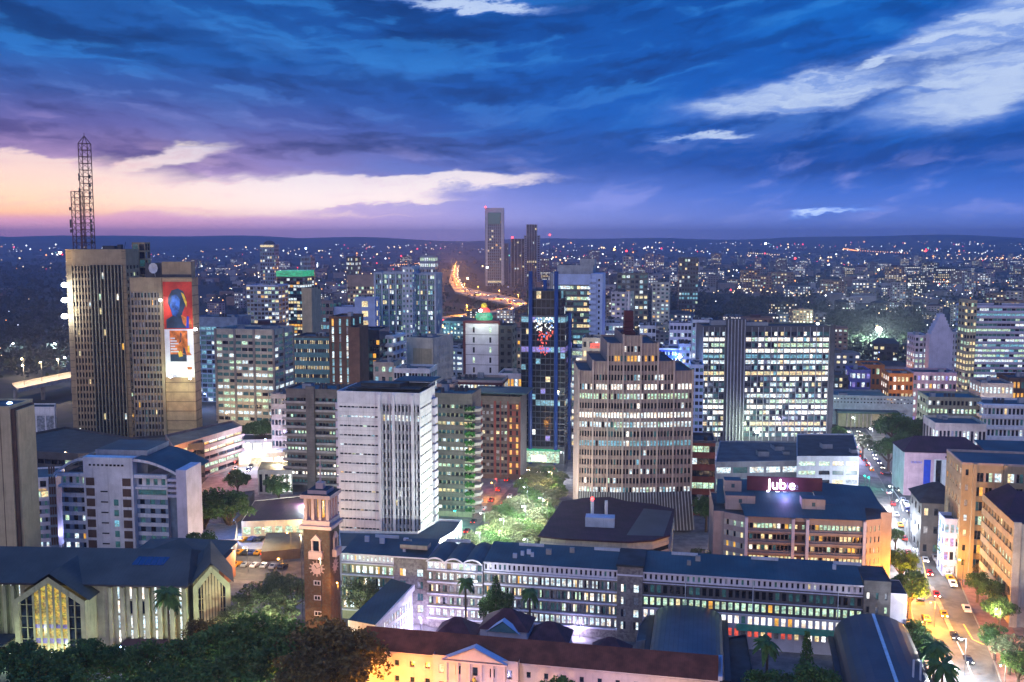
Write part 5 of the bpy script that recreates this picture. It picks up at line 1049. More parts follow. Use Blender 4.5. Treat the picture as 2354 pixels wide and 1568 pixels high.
# ================================================================ middle distance
tower('office_building', 'grey grid fronted office block with green lit windows left of the teal banded one', 495, 628, 755, 560, 26, -12, fl=14, nx=9, ny=4, fw=.86, fh=.52, walls=('cream', 'concrete'), lit=P_GREEN, crown=1.5, units=4, fins=(3, 1.3, .6, 1), base=2)
tower('annex_block', 'small pale block beside the green lit grid office', 627, 662, 905, 540, 12, -12, fl=5, nx=2, ny=2, fw=.35, fh=.6, walls=('concrete',), lit=P_DARK, units=1)
tower('glass_office', 'blue lit glass office half hidden behind the advertisement tower', 448, 545, 728, 640, 22, -8, fl=16, nx=8, ny=3, fw=.9, fh=.7, walls=('steelblue',), lit=P_BLUE, units=2, crown=5)
tower('glass_office', 'glass office with a blue white left edge and mixed warm lit windows', 566, 640, 655, 800, 24, -6, fl=20, nx=9, ny=3, fw=.9, fh=.6, walls=('bluewhite', 'steelblue'), ms=1, lit=P_MIX, units=2)
b = tower('glass_tower', 'dark glass tower with a green glowing roof band', 636, 696, 636, 850, 24, -12, fl=26, nx=8, ny=5, fw=.9, fh=.7, walls=('darkblue', 'grey'), lit=P_MIX, units=0, done=False)
q = b.part('lit_roof_band', ['ledgreen']); q.box(0, -1, b.h + .1, b.w, b.d, b.h + 5); b.finish()
b = tower('slab_tower', 'plain beige windowless slab rising beside the dark green topped tower', 693, 716, 662, 600, 14, -12, fl=1, nx=1, ny=1, fw=.01, fh=.01, walls=('tanlight', 'grey'), lit=P_DARK, units=1, crown=2)
tower('office_building', 'low grey office with an orange top strip behind the beige slab', 716, 765, 690, 640, 18, -8, fl=14, nx=6, ny=2, fw=.8, fh=.5, walls=('pinkbrown', 'grey'), lit=P_TEAL, units=2)
tower('office_building', 'brown framed office with scattered yellow windows left of the paired glass towers', 798, 862, 632, 820, 20, -10, fl=20, nx=10, ny=3, fw=.75, fh=.6, walls=('pinkbrown', 'brown'), lit=P(.02, .35, [(4, 4), (3, 2)]), crown=8, units=1)
tower('glass_tower', 'left slab of the paired grey green glass towers', 862, 926, 626, 660, 22, -6, fl=24, nx=12, ny=4, fw=.86, fh=.7, walls=('palegrey', 'steelblue'), ms=1, lit=P_TEAL, fins=(4, 1.0, .8, 0), units=1, group='paired glass towers')
tower('glass_tower', 'tallest middle slab of the paired grey green glass towers', 924, 948, 613, 652, 24, -6, fl=26, nx=3, ny=4, fw=.5, fh=.5, walls=('palegrey', 'steelblue'), lit=P_TEAL, units=1, group='paired glass towers')
tower('glass_tower', 'right slab of the paired grey green glass towers', 948, 1000, 628, 664, 22, -6, fl=24, nx=9, ny=4, fw=.86, fh=.7, walls=('palegrey', 'steelblue'), ms=1, lit=P_TEAL, fins=(3, 1.0, .8, 0), units=1, group='paired glass towers')
tower('warehouse_tower', 'pale blue windowless block with a dark blue stripe', 757, 838, 705, 640, 18, -6, fl=1, nx=1, ny=1, fw=.02, fh=.02, walls=('bluewhite', 'blueboard'), lit=P_DARK, units=2)
tower('stair_tower', 'pale blue stair block with a single column of yellow windows', 815, 862, 684, 625, 12, -6, fl=11, nx=1, ny=1, fw=.3, fh=.6, walls=('bluewhite',), lit=P(1, 1, [(4, 1)]), units=1)
tower('office_building', 'teal banded office block with rows of small yellow windows', 676, 756, 772, 520, 20, -8, fl=12, nx=22, ny=5, fw=.45, fh=.42, walls=('darkgrey', 'teal'), ms=1, lit=P(.05, .4, [(4, 4), (2, 1)]), units=3)
b = tower('office_tower', 'dark brown ribbed tower with lit vertical window strips', 756, 806, 727, 500, 20, -10, fl=16, nx=3, ny=2, fw=.3, fh=.85, walls=('brown', 'darkgrey'), lit=P(.6, .5, [(2, 2), (5, 1), (6, 2)], [(7, 2), (9, 1)]), units=1)
tower('office_tower', 'plain dark brown shaft right of the ribbed brown tower', 800, 826, 752, 492, 14, -10, fl=1, nx=1, ny=1, fw=.02, fh=.02, walls=('brown',), lit=P_DARK, units=0)
tower('glass_office', 'dark teal glass office beside the brown shaft', 824, 872, 757, 520, 18, -10, fl=15, nx=6, ny=3, fw=.88, fh=.66, walls=('darkblue', 'steelblue'), lit=P(.03, .06, [(4, 1), (5, 1)], [(7, 4), (0, 3)]), crown=4, units=1)
tower('apartment_block', 'white block with stacked curved balconies', 870, 902, 770, 530, 18, -14, fl=12, nx=3, ny=3, fw=.7, fh=.5, walls=('white', 'lilac'), lit=P_COOL, slabs=(1.3, 1.3, 0), units=2)
b = tower('office_building', 'beige office with a windowless tan panel and balconied right side', 935, 995, 775, 560, 26, -22, fl=11, nx=2, ny=6, fw=.02, fh=.02, walls=('cream', 'tanlight'), lit=P(.2, .3, [(4, 3), (2, 2)]), crown=3, units=2, done=False)
q = b.part('tan_panel', ['tanlight']); q.box(b.w * .25, -.4, 0, b.w * .95, -.01, b.h - 6); 
b.facade((b.w + .3, 0), (b.w + .3, 26), 2, b.h - 4, 6, 11, .6, .5, m=0, rec=.5); b.finish()
tower('office_building', 'pale white block right of the beige balconied office', 1017, 1064, 800, 600, 18, -20, fl=12, nx=3, ny=8, fw=.7, fh=.5, walls=('palegrey',), lit=P(.3, .4, [(2, 3), (3, 2)]), units=3)
b = tower('office_tower', 'mauve white tower with black window slots and maroon frame', 1070, 1146, 742, 505, 18, -8, fl=12, nx=2, ny=3, fw=.12, fh=.55, walls=('lilac', 'maroon'), lit=P(.06, .2, [(3, 2), (2, 1)], [(1, 1)]), units=0, done=False)
q = b.part('frame', ['maroon']); q.box(-1.2, -.6, 0, -.01, 8, b.h + 1); q.box(b.w + .01, -.6, 0, b.w + .9, 8, b.h + 1); q.box(0, -.6, b.h + .01, b.w, 8, b.h + 1)
for k in range(13): q = b.part('groove', ['darkgrey']); z = (b.h - 1) * k / 12; q.box(0, -.05, z, b.w, -.003, z + .22)
q = b.part('dome', ['ledgreen', 'ledred', 'posteryellow']); q.ball((b.w * .5, 7, b.h + 2.5), 4.6, 12, 6, 0, .8); q.ball((b.w * .5, 7, b.h + 5.2), 3.2, 12, 6, 1, .8); q.ball((b.w * .5, 7, b.h + 8.2), 1.7, 10, 5, 2); b.finish()
b = tower('office_tower', 'dark grey slab with a maroon cap right of the mauve tower', 1147, 1178, 748, 500, 16, -8, fl=16, nx=2, ny=2, fw=.5, fh=.5, walls=('darkgrey', 'maroon'), lit=P_DARK, units=0)
tower('office_tower', 'slim pale tower squeezed left of the dark blue glass tower', 1180, 1197, 760, 520, 14, -8, fl=16, nx=2, ny=2, fw=.6, fh=.5, walls=('pinkbeige', 'lilac'), lit=P(.2, .4, [(4, 2), (5, 1), (2, 1)]), units=0)
tower('office_building', 'low office with a red roof edge in front of the beige balconied office', 905, 988, 846, 470, 16, -8, fl=8, nx=12, ny=4, fw=.85, fh=.5, walls=('palegrey', 'maroon'), lit=P(.2, .2, [(6, 3), (2, 2)]), units=3)
tower('office_building', 'grey concrete block with orange roof lip left of the red edged office', 858, 905, 832, 480, 16, -8, fl=9, nx=3, ny=3, fw=.5, fh=.5, walls=('concrete', 'orangewall'), lit=P_TEAL, units=2)
tower('office_building', 'pink grey low block with a maroon band below the mauve tower', 1040, 1155, 873, 450, 18, -8, fl=7, nx=14, ny=4, fw=.7, fh=.6, walls=('pinkbeige', 'maroon'), ms=1, lit=P(.4, .3, [(2, 3), (4, 1)]), roof='roofdark', units=3)
tower('office_building', 'small brown block left of the low pink grey one', 1004, 1042, 882, 440, 16, -8, fl=7, nx=2, ny=3, fw=.5, fh=.5, walls=('pinkbrown',), lit=P_DARK, roof='roofdark', units=2)
tower('office_building', 'white lit banded block right of the dark blue glass tower', 1306, 1342, 800, 500, 18, -8, fl=15, nx=4, ny=3, fw=.85, fh=.6, walls=('white', 'palegrey'), lit=P(.6, .5, [(2, 3), (3, 2), (4, 3), (10, 2)]), units=2)
b = tower('office_building', 'beige block with red signs left of the stepped tower', 1338, 1392, 776, 470, 16, -8, fl=13, nx=4, ny=3, fw=.5, fh=.6, walls=('cream', 'olive'), lit=P_MIX, units=2, done=False)
for k in range(3): q = b.part('red_sign', ['ledred']); q.box(b.w * .35, -.3, b.h - 5 - k * 9, b.w * .75, -.01, b.h - 2.6 - k * 9)
b.finish()
# far landmark towers
b = tower('skyscraper', 'tallest far skyscraper with a pale frame and blue glass crown on the horizon', 1115, 1158, 478, 2250, 30, -2, fl=26, nx=9, ny=6, fw=.8, fh=.6, walls=('palegrey', 'steelblue'), ms=1, lit=P(.02, .07, [(4, 4), (5, 1)], [(1, 4), (0, 3)]), crown=9, units=0, done=False)
for x in (0, b.w - 6): q = b.part('frame_pier', ['palegrey']); q.box(x, -1.5, 0, x + 6, -.01, b.h)
q = b.part('crown_glass', ['pane_teal']); q.box(7, -.9, b.h - 36, b.w - 7, -.05, b.h - 11); b.finish()
for (x0, x1, yt, D, l_, wl_) in ((1211, 1234, 516, 2300, 'slender dark far tower with a rounded pale side, right of the tallest skyscraper', 'darkblue'), (1175, 1206, 549, 2200, 'dark ribbed far tower between the two tallest skyscrapers', 'darkgrey'), (1158, 1168, 560, 2350, 'thin dark far tower touching the tallest skyscraper', 'darkgrey'), (1204, 1242, 541, 2380, 'pale grey backing slab behind the slender dark tower', 'lilac')):
    tower('skyscraper', l_, x0, x1, yt, D, 24, -2, fl=22, nx=5, ny=4, fw=.6, fh=.7, walls=(wl_, 'grey'), lit=P(.01, .04, [(4, 2), (2, 1)], [(1, 3), (0, 1)]), units=0, fins=(4, 1.2, 1.0, 1) if x0 != 1204 else None)
b = tower('domed_tower', 'far round topped tower with a lit ring under its dome, left of centre', 597, 630, 562, 1900, 30, -4, fl=14, nx=6, ny=4, fw=.7, fh=.6, walls=('steelblue', 'grey'), lit=P_MIX, units=0, done=False)
q = b.part('dome', ['darkgrey']); q.ball((b.w / 2, 15, b.h - 2), b.w * .42, 14, 8, 0, .8); q = b.part('lit_ring', ['pane_warm']); q.box(1, -.5, b.h - 5, b.w - 1, -.02, b.h - 1); b.finish()
for (x0, x1, yt, D, n_, l_) in ((796, 820, 590, 1500, 12, 'far grey tower with an amber lit top row, left of the paired glass towers'), (1562, 1606, 592, 1350, 14, 'far dark green glazed tower right of the stepped tower'), (1419, 1490, 628, 1150, 11, 'far grey grid block beyond the stepped tower'), (965, 1000, 588, 1500, 9, 'far white lit block with curved terraces above the paired glass towers'), (690, 714, 590, 1700, 10, 'far pale block with a bright white beacon')):
    tower('far_office', l_, x0, x1, yt, D, 24, -6, fl=n_, nx=7, ny=4, fw=.7, fh=.55, walls=({1562: 'darkblue', 1419: 'greybrown', 796: 'darkgrey'}.get(x0, 'steelblue'),), lit=P_COOL if x0 in (965, 690) else P_MIX, units=2)
# right hand middle distance
tower('office_tower', 'banded office tower with a yellow lit left edge at the right picture edge', 2232, 2420, 702, 640, 24, -4, fl=15, nx=18, ny=4, fw=.95, fh=.45, walls=('lilac', 'tanlight'), lit=P(.55, .25, [(3, 2), (6, 2), (2, 3)], [(7, 3), (0, 2)]), units=3, slabs=(.9, .9, 0), base=12)
tower('office_tower', 'yellow lit balcony strip standing against the banded tower', 2226, 2247, 690, 632, 16, -4, fl=16, nx=3, ny=3, fw=.7, fh=.5, walls=('tanlight',), lit=P(.5, .5, [(4, 3), (3, 1)]), units=0)
for (x0, x1, yt, D, n_, wl_, lp, l_, rf) in (
    (2104, 2134, 770, 640, 12, ('lilac', 'pinkbeige'), P_COOL, 'gothic looking pale block with stepped gables, left part', 'roofteal'),
    (2134, 2160, 798, 632, 10, ('pinkwall',), P(.1, .25, [(6, 2), (2, 1)]), 'pink lit block between the stepped gables', 'roofdark'),
    (2158, 2215, 762, 660, 11, ('lilac',), P(.08, .15, [(6, 1), (2, 1)]), 'pale block with a small window grid right of the stepped gables', 'roofteal'),
    (2044, 2100, 858, 560, 6, ('orangewall', 'pinkbeige'), P(.7, .6, [(10, 3), (5, 1), (4, 2)]), 'orange lit ornate block with tall bright bays, left half', 'roofdark'),
    (2100, 2200, 855, 566, 6, ('pinkwall', 'pinkbeige'), P(.7, .7, [(10, 3), (2, 2), (8, 1), (5, .6)]), 'pink lit ornate block with tall bright bays, right half', 'roofdark'),
    (1958, 2002, 850, 590, 5, ('bluewall', 'maroon'), P(.4, .4, [(2, 2), (8, 2)]), 'small bright violet blue painted block', 'roofdark'),
    (1984, 2034, 838, 620, 4, ('orangewall',), P(.1, .2, [(3, 1), (5, 1)]), 'small orange painted block behind the violet blue one', 'roofdark'),
    (1918, 1960, 862, 600, 6, ('darkgrey', 'grey'), P(.2, .3, [(4, 2), (2, 2)]), 'dark block with a few yellow windows beside the broad lit office', 'roofdark'),
    (2256, 2330, 880, 520, 5, ('pinkbeige', 'concrete'), P(.2, .25, [(5, 1), (4, 1), (2, 1)]), 'pinkish block with a blank grey side near the right edge', 'roofgrey'),
    (2320, 2420, 868, 530, 5, ('brown', 'pinkbeige'), P(.5, .5, [(5, 2), (10, 1), (11, .5)]), 'brown block with an orange glowing shop front near the right edge', 'roofdark'),
    (2262, 2440, 928, 470, 5, ('white', 'lilac'), P(.1, .1, [(2, 1), (4, 1)]), 'white block with curved banded floors at the right edge', 'roofblue'),
    (2134, 2256, 912, 480, 7, ('olive', 'cream'), P(.2, .3, [(2, 2), (3, 2)]), 'greenish grey office with a side wing behind the bank', 'roofteal'),
    (2150, 2268, 972, 440, 2, ('cream',), P(.1, .1, [(2, 1)]), 'cream low building with a curved blue roof behind the bank', 'roofblue')):
    sl_ = (1.2, 1.3, 0) if x0 == 2262 else None
    tower('office_building' if x0 > 2200 else 'town_block', l_, x0, x1, yt, D, 20, -8, fl=n_, nx=max(3, int((x1 - x0) / 9)), ny=4, fw=.62, fh=.55, walls=wl_, roof=rf, lit=lp, units=2, slabs=sl_)
b = tower('library', 'long low teal roofed building with a columned porch beyond the broad lit office', 1916, 2100, 908, 560, 24, -8, fl=2, nx=24, ny=4, fw=.5, fh=.35, walls=('steelblue', 'olive'), roof='roofteal', lit=P(.15, .1, [(2, 1)]), cat='civic building', units=1, done=False, base=12)
q = b.part('canopy', ['roofblue']); q.box(1, -8, b.h - 9, b.w * .8, -.02, b.h - 8); q = b.part('porch_wall', ['olive']); q.box(2, -6, 0, b.w * .75, -.03, b.h - 9.5)
for k in range(7): b.part('column', ['concrete']).box(b.w * (.14 + .05 * k), -8, 0, b.w * (.155 + .05 * k), -6.5, b.h - 9.1)
b.finish()
P0 = at(2136, 800, 628); zt = zat(722, 628); zb_ = zat(775, 628); g = MB()
for k in range(7): g.box(P0.x + k * 1.0, 628 + k * .02, 0, P0.x + 15 - k * 1.0, 634, zb_ + (zt - zb_) * (k + 1) / 7)
tag(g.build('stepped_gable', 'lilac'), 'stepped pale gable between the pale blocks left of the banded tower', 'gable')
# illuminated blocks around the centre right
for (x0, x1, yt, D, n_, wl_, lp, l_) in (
    (1392, 1440, 742, 640, 10, ('palegrey', 'lilac'), P(.4, .3, [(6, 2), (2, 3)]), 'pale banded block left behind the dark red finial'),
    (1470, 1508, 748, 640, 10, ('palegrey', 'lilac'), P(.3, .3, [(4, 2), (2, 2)]), 'pale block with yellow panels right behind the dark red finial'),
    (1506, 1562, 800, 520, 13, ('bluewhite', 'blueboard'), P_BLUE, 'blue glowing block with lit panels right of the stepped tower'),
    (1560, 1586, 790, 540, 14, ('bluewhite', 'steelblue'), P(.6, .4, [(6, 3), (4, 2)]), 'slim blue banded block left of the broad lit office'),
    (1588, 1618, 838, 470, 14, ('bluewhite', 'lilac'), P(.02, .02, [(2, 1)]), 'plain pale blue slab between the stepped tower and the broad lit office'),
    (1540, 1590, 742, 700, 9, ('lilac', 'pinkbeige'), P(.2, .3, [(2, 2), (6, 1)]), 'pale mauve block behind the blue glowing one'),
    (1592, 1640, 735, 690, 9, ('palegrey', 'bluewhite'), P(.3, .3, [(6, 2), (2, 2)]), 'pale roofed block behind the left end of the broad lit office')):
    tower('town_block', l_, x0, x1, yt, D, 20, -8, fl=n_, nx=max(3, int((x1 - x0) / 8)), ny=4, fw=.75, fh=.55, walls=wl_, ms=1 if x0 == 1506 else None, lit=lp, units=3)
# centre left fill behind the grid office
for (x0, x1, yt, D, n_, wl_, lp, l_) in (
    (622, 662, 905, 470, 6, ('concrete', 'grey'), P_DARK, 'low concrete block left of the dark grey office block'),
    (1000, 1068, 790, 640, 8, ('darkgrey', 'pinkbrown'), P(.2, .35, [(5, 2), (4, 2)]), 'dark low block beside the orange street lamp'),
    (1146, 1200, 858, 470, 6, ('lilac', 'maroon'), P(.4, .4, [(2, 1), (5, 1), (4, 1)]), 'pale low block left of the dark blue glass tower foot')):
    tower('town_block', l_, x0, x1, yt, D, 18, -8, fl=n_, nx=max(3, int((x1 - x0) / 8)), ny=4, fw=.7, fh=.5, walls=wl_, lit=lp, units=3)
# ---------------------------------------------------------------- flat low roofs between the church and the dark block
poly('market_roof', 'wide dark maroon market roof behind the clock tower', 'market hall', [(555, 1200), (585, 1152), (700, 1140), (700, 1195)], 6, walls=('cream', 'darkgrey'), roof='roofmaroon', rows=1, par=.2, lit=P(.8, .6, [(3, 2), (2, 2)]))
poly('market_roof', 'dark slate roof below the green trees left of the plaza', 'market hall', [(520, 1195), (500, 1140), (585, 1128), (560, 1170)], 6, walls=('darkgrey',), roof='roofdark', par=.2)
poly('shop_building', 'brightly lit white shop building beside the car park', 'shop', [(448, 1242), (450, 1205), (545, 1205), (540, 1242)], 7, walls=('white', 'orangebrick'), roof='awning', rows=1, cell=4, fw=.6, fh=.6, lit=P(.9, .8, [(10, 2), (3, 1)]), par=.2)
poly('shop_building', 'row of violet and white lit shops beyond the parking decks', 'shop', [(556, 1012), (562, 1000), (650, 998), (650, 1010)], 7, walls=('white',), roof='roofdark', rows=1, cell=4, fw=.85, fh=.7, lit=P(1, .9, [(8, 2), (10, 2), (11, 1)]), par=.2)
poly('shop_building', 'long pale lit wall behind the small columned building', 'shop', [(548, 1045), (560, 1036), (660, 1030), (655, 1040)], 6, walls=('cream',), roof='awning', rows=1, cell=5, fw=.8, fh=.5, lit=P(1, .8, [(10, 2), (4, 1)]), par=.2)
poly('flat_roofed_annex', 'low flat roofed red brick annex right of the church', 'annex', [(500, 1290), (515, 1262), (540, 1266), (515, 1292)], 8, walls=('orangebrick',), roof='roofdark', par=.5)
poly('shed', 'long open shed with a pale slanting roof beside the car park', 'shed', [(600, 1270), (612, 1225), (690, 1225), (690, 1262)], 3.2, walls=('brown',), roof='roofdark', par=.15)
# ================================================================ ground, roads, hills
g = MB(); S_ = 30000
g.face([(-S_, -200, 0), (S_, -200, 0), (S_, 40000, 0), (-S_, 40000, 0)]); struct(g, 'ground', 'groundmat')
def sheet(name, matn, px, z):
    q = MB(); P_ = [onz(x, y, z) for x, y in px]; q.face(P_); 
    me = q; ar = sum(P_[i].x * P_[(i + 1) % len(P_)].y - P_[(i + 1) % len(P_)].x * P_[i].y for i in range(len(P_)))
    if ar < 0: me.f = [tuple(reversed(me.f[0]))]
    return struct(me, name, matn)
sheet('pavement', 'paving', [(430, 1700), (430, 1150), (540, 1030), (650, 960), (1190, 1000), (1330, 1000), (1640, 1000), (1960, 990), (2140, 980), (2354, 1000), (2600, 1150), (2700, 1700)], .004)
RL = [(2230, 1700), (2188, 1568), (2140, 1500), (2105, 1447), (2088, 1380), (2076, 1300), (2066, 1240), (2056, 1180), (2040, 1130), (2010, 1080), (1975, 1030), (1955, 985)]
RR = [(2370, 1700), (2302, 1568), (2278, 1500), (2254, 1447), (2224, 1380), (2190, 1300), (2155, 1240), (2122, 1180), (2100, 1130), (2070, 1080), (2025, 1030), (1990, 985)]
q = MB(); L3 = [onz(*p_, .012) for p_ in RL]; R3 = [onz(*p_, .012) for p_ in RR]; q.strip(L3, R3); struct(q, 'avenue', 'asphalt')
AV = [((a + c) / 2) for a, c in zip(L3, R3)]
def kerbline(name, matn, P3, wd, hh):
    q = MB()
    for a, c in zip(P3, P3[1:]):
        d = (c - a); d.z = 0; d.normalize(); nn = Vector((d.y, -d.x, 0)) * wd / 2
        q.v += [tuple(a - nn), tuple(a + nn), tuple(c + nn), tuple(c - nn)] + [tuple(p_ + Vector((0, 0, hh))) for p_ in (a - nn, a + nn, c + nn, c - nn)]; i = len(q.v) - 8
        for f in ((4, 5, 6, 7), (0, 1, 5, 4), (1, 2, 6, 5), (2, 3, 7, 6), (3, 0, 4, 7)): q.f.append(tuple(i + k for k in f)); q.m.append(0)
    return struct(q, name, matn)
kerbline('kerb', 'kerb', L3, .35, .14); kerbline('kerb', 'kerb', R3, .35, .14)
kerbline('median_kerb', 'kerb', [onz(2142, 1350, .016), onz(2165, 1400, .016), onz(2188, 1452, .016)], 1.1, .18)
kerbline('lane_line', 'markyellow', [onz(2108, 1245, .02), onz(2118, 1275, .02), onz(2130, 1330, .02)], .3, .02)
kerbline('lane_line', 'markwhite', [onz(2052, 1125, .02), onz(2070, 1150, .02), onz(2076, 1175, .02)], .4, .02)
kerbline('lane_line', 'markyellow', [onz(2215, 1435, .02), onz(2236, 1470, .02), onz(2262, 1482, .02)], .35, .02)
kerbline('lane_line', 'markwhite', [onz(2200, 1475, .02), onz(2222, 1520, .02), onz(2245, 1580, .02)], .3, .02)
for k in range(6): a = onz(2030 + k * 11, 1128 + k * .5, .02); kerbline('crossing_stripe', 'markwhite', [a, a + Vector((.6, 3.5, 0))], .5, .015)
q = MB(); CL = [onz(x, y, .012) for x, y in ((1030, 1300), (1075, 1240), (1130, 1170), (1190, 1100), (1235, 1040), (1275, 985))]; CR = [onz(x, y, .012) for x, y in ((1190, 1300), (1230, 1240), (1270, 1170), (1300, 1100), (1310, 1040), (1322, 985))]
q.strip(CL, CR); struct(q, 'side_street', 'asphalt')
sheet('car_park', 'asphalt', [(520, 1330), (520, 1240), (560, 1205), (700, 1215), (700, 1345)], .02)
sheet('plaza', 'plaza', [(450, 1290), (445, 1238), (560, 1225), (640, 1240), (600, 1262)], .028)
sheet('plaza', 'plaza', [(530, 1095), (545, 1035), (640, 1015), (660, 1050), (600, 1100)], .028)
sheet('pavement_strip', 'pavingred', [(2302, 1568), (2254, 1447), (2224, 1380), (2190, 1300), (2230, 1300), (2290, 1380), (2354, 1490), (2380, 1568)], .03)
sheet('plaza', 'plaza', [(1880, 1075), (1985, 1010), (2000, 1060), (2030, 1100)], .008)
# hills on the horizon
q = MB(); rg = random.Random(12); rings = [(4200, 0), (6000, 22), (8000, 52), (10500, 92), (13000, 120), (13900, 60)]; cols = 90; pr = None
def hz(a, R, b_): return .86 * b_ * (1 + .35 * sin(a * 7.3 + R * .0004) + .18 * sin(a * 19.1 + R * .001) + .09 * sin(a * 47 + R * .002)) - 1.5 + (30 * max(0, sin(a * 3.2 + 2.2)) if b_ > 60 else 0)
prev = None
for R, b_ in rings:
    row = []
    for k in range(cols + 1): a = -1.0 + 2.0 * k / cols; row.append((R * sin(a), R * cos(a), hz(a, R, b_)))
    if prev: 
        for k in range(cols): q.face([prev[k], prev[k + 1], row[k + 1], row[k]])
    prev = row
struct(q, 'hills', 'hillmat')
# ================================================================ trees
def leaves(mb, c, rx, rz, n, s, rng, shell=.55):
    for k in range(n):
        a, u = rng.random() * 2 * pi, rng.uniform(-.75, 1); rr = (shell + (1 - shell) * rng.random()); st = sqrt(1 - u * u)
        p = Vector((c[0] + rx * rr * st * cos(a), c[1] + rx * rr * st * sin(a), c[2] + rz * rr * u))
        nrm = Vector((rng.gauss(0, 1), rng.gauss(0, 1), rng.gauss(.5, 1))).normalized(); e = nrm.orthogonal().normalized(); e = (e * cos(a * 3) + nrm.cross(e) * sin(a * 3)) * s * rng.uniform(.6, 1.2); g_ = nrm.cross(e) * .65
        mb.face([p - e, p - g_ * .9, p + e, p + g_])
TREE = {}
def tree_mesh(kind, seed, H, R, n_cl, n_lf, s, trunk=.4):
    rng = random.Random(seed); T = MB(); zt = H * trunk; T.tube((0, 0, 0), (0, 0, zt), R * .09, R * .06, 7)
    CR_ = MB()
    for k in range(n_cl):
        a = rng.random() * 2 * pi; rr = sqrt(rng.random()) * .78; zz = rng.uniform(0, 1); dome = sqrt(max(.05, 1 - rr * rr))
        c = (R * rr * cos(a), R * rr * sin(a), H * trunk * .95 + (H * (1 - trunk) * .88) * dome * (.35 + .6 * zz)); cr = R * rng.uniform(.20, .36)
        leaves(CR_, c, cr, cr * .72, n_lf, s, rng)
        if k % 3 == 0: T.tube((0, 0, zt * rng.uniform(.7, 1)), (c[0] * .85, c[1] * .85, c[2] - cr * .2), R * .04, R * .012, 5)
    return T, CR_
def make_tree(name, kind, seed, H, R, n_cl=34, n_lf=60, s=.42, leafm='leaf', trunk=.4):
    root = empty(name, (0, 0, 0)); T, C_ = tree_mesh(kind, seed, H, R, n_cl, n_lf, s, trunk); T.build('trunk', 'bark', root); C_.build('crown', leafm, root); root['H'] = H; return root
PROTO = {}
for i in range(4): PROTO['leaf', i] = make_tree('broadleaf_tree', 0, 50 + i, 14, 6.0, 40, 130, .30)
for i in range(2): PROTO['leafpale', i] = make_tree('broadleaf_tree', 0, 70 + i, 12, 5.2, 34, 80, .28, 'leafpale')
for i in range(2): PROTO['leafwarm', i] = make_tree('broadleaf_tree', 0, 80 + i, 15, 6.5, 40, 130, .31, 'leafwarm')
for i in range(3): PROTO['leaffar', i] = make_tree('broadleaf_tree', 0, 90 + i, 13, 6.5, 20, 26, .85, 'leaffar')
PROTO['leafjac', 0] = make_tree('jacaranda_tree', 0, 99, 11, 6, 18, 26, .7, 'leafjac')
USED = set()
def tree(x, y, D, label, kind='leaf', k=None, group=None, sx=1.0, rng=random.Random(77), zt=None):
    """a tree whose crown top is at picture point (x, y) at forward distance D"""
    ks = [q for q in PROTO if q[0] == kind]; key = ks[(k if k is not None else rng.randrange(99)) % len(ks)]; pr_ = PROTO[key]
    P0 = at(x, y, D); sc_ = max(.35, P0.z / pr_['H'])
    if key in USED: o = copy_tree(pr_)
    else: o = pr_; USED.add(key)
    o.location = (P0.x, P0.y, 0); o.rotation_euler = (0, 0, rng.random() * 6); o.scale = (sc_ * sx, sc_ * sx, sc_)
    tag(o, label, 'tree', group); return o
near = [(30, 1470, 214, 'leaf', 'dark leafy tree in the bottom left corner below the church'), (110, 1488, 208, 'leaf', 'dark tree right of the bottom left corner one, below the church gable'), (190, 1462, 218, 'leaf', 'dark tree directly below the glowing stained glass gable'), (265, 1480, 222, 'leaf', 'dark tree hiding the church foot beside the violet lamp'), (150, 1530, 200, 'leaf', 'pale green low crown at the very bottom left'), (330, 1470, 218, 'leaf', 'dark tree below the church palm'), (430, 1452, 216, 'leaf', 'dark tree right of the palm below the church'), (510, 1428, 218, 'leaf', 'big dark crown below the right church gable'), (590, 1402, 220, 'leaf', 'tall dark crown left of the clock tower foot'), (650, 1420, 214, 'leaf', 'dark crown touching the clock tower foot'), (560, 1480, 205, 'leaf', 'dark crown in front of the tall dark one left of the clock tower'), (470, 1510, 202, 'leaf', 'dark bottom crown below the church right gable'), (370, 1530, 201, 'leaf', 'dark bottom crown below the palm'), (280, 1545, 199, 'leaf', 'dark bottom crown below the violet lamp'),
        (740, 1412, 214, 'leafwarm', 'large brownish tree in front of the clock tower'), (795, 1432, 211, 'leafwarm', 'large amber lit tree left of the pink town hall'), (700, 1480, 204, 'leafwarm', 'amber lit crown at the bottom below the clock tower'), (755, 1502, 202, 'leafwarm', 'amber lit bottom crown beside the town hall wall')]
for i, (x, y, D, k_, l_) in enumerate(near): tree(x, y, D, l_, k_, i, 'dark trees along the bottom left', 1.15)
tree(470, 1400, 232, 'thin grey bare looking tree before the right church gable', 'leafwarm', 1, None, .8)
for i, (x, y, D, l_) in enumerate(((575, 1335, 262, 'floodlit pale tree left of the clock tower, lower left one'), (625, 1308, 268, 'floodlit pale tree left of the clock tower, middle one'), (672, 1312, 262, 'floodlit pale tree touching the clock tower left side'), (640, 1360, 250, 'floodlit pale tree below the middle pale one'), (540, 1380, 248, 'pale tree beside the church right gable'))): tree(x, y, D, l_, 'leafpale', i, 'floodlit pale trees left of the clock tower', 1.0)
pk = []
rg = random.Random(21)
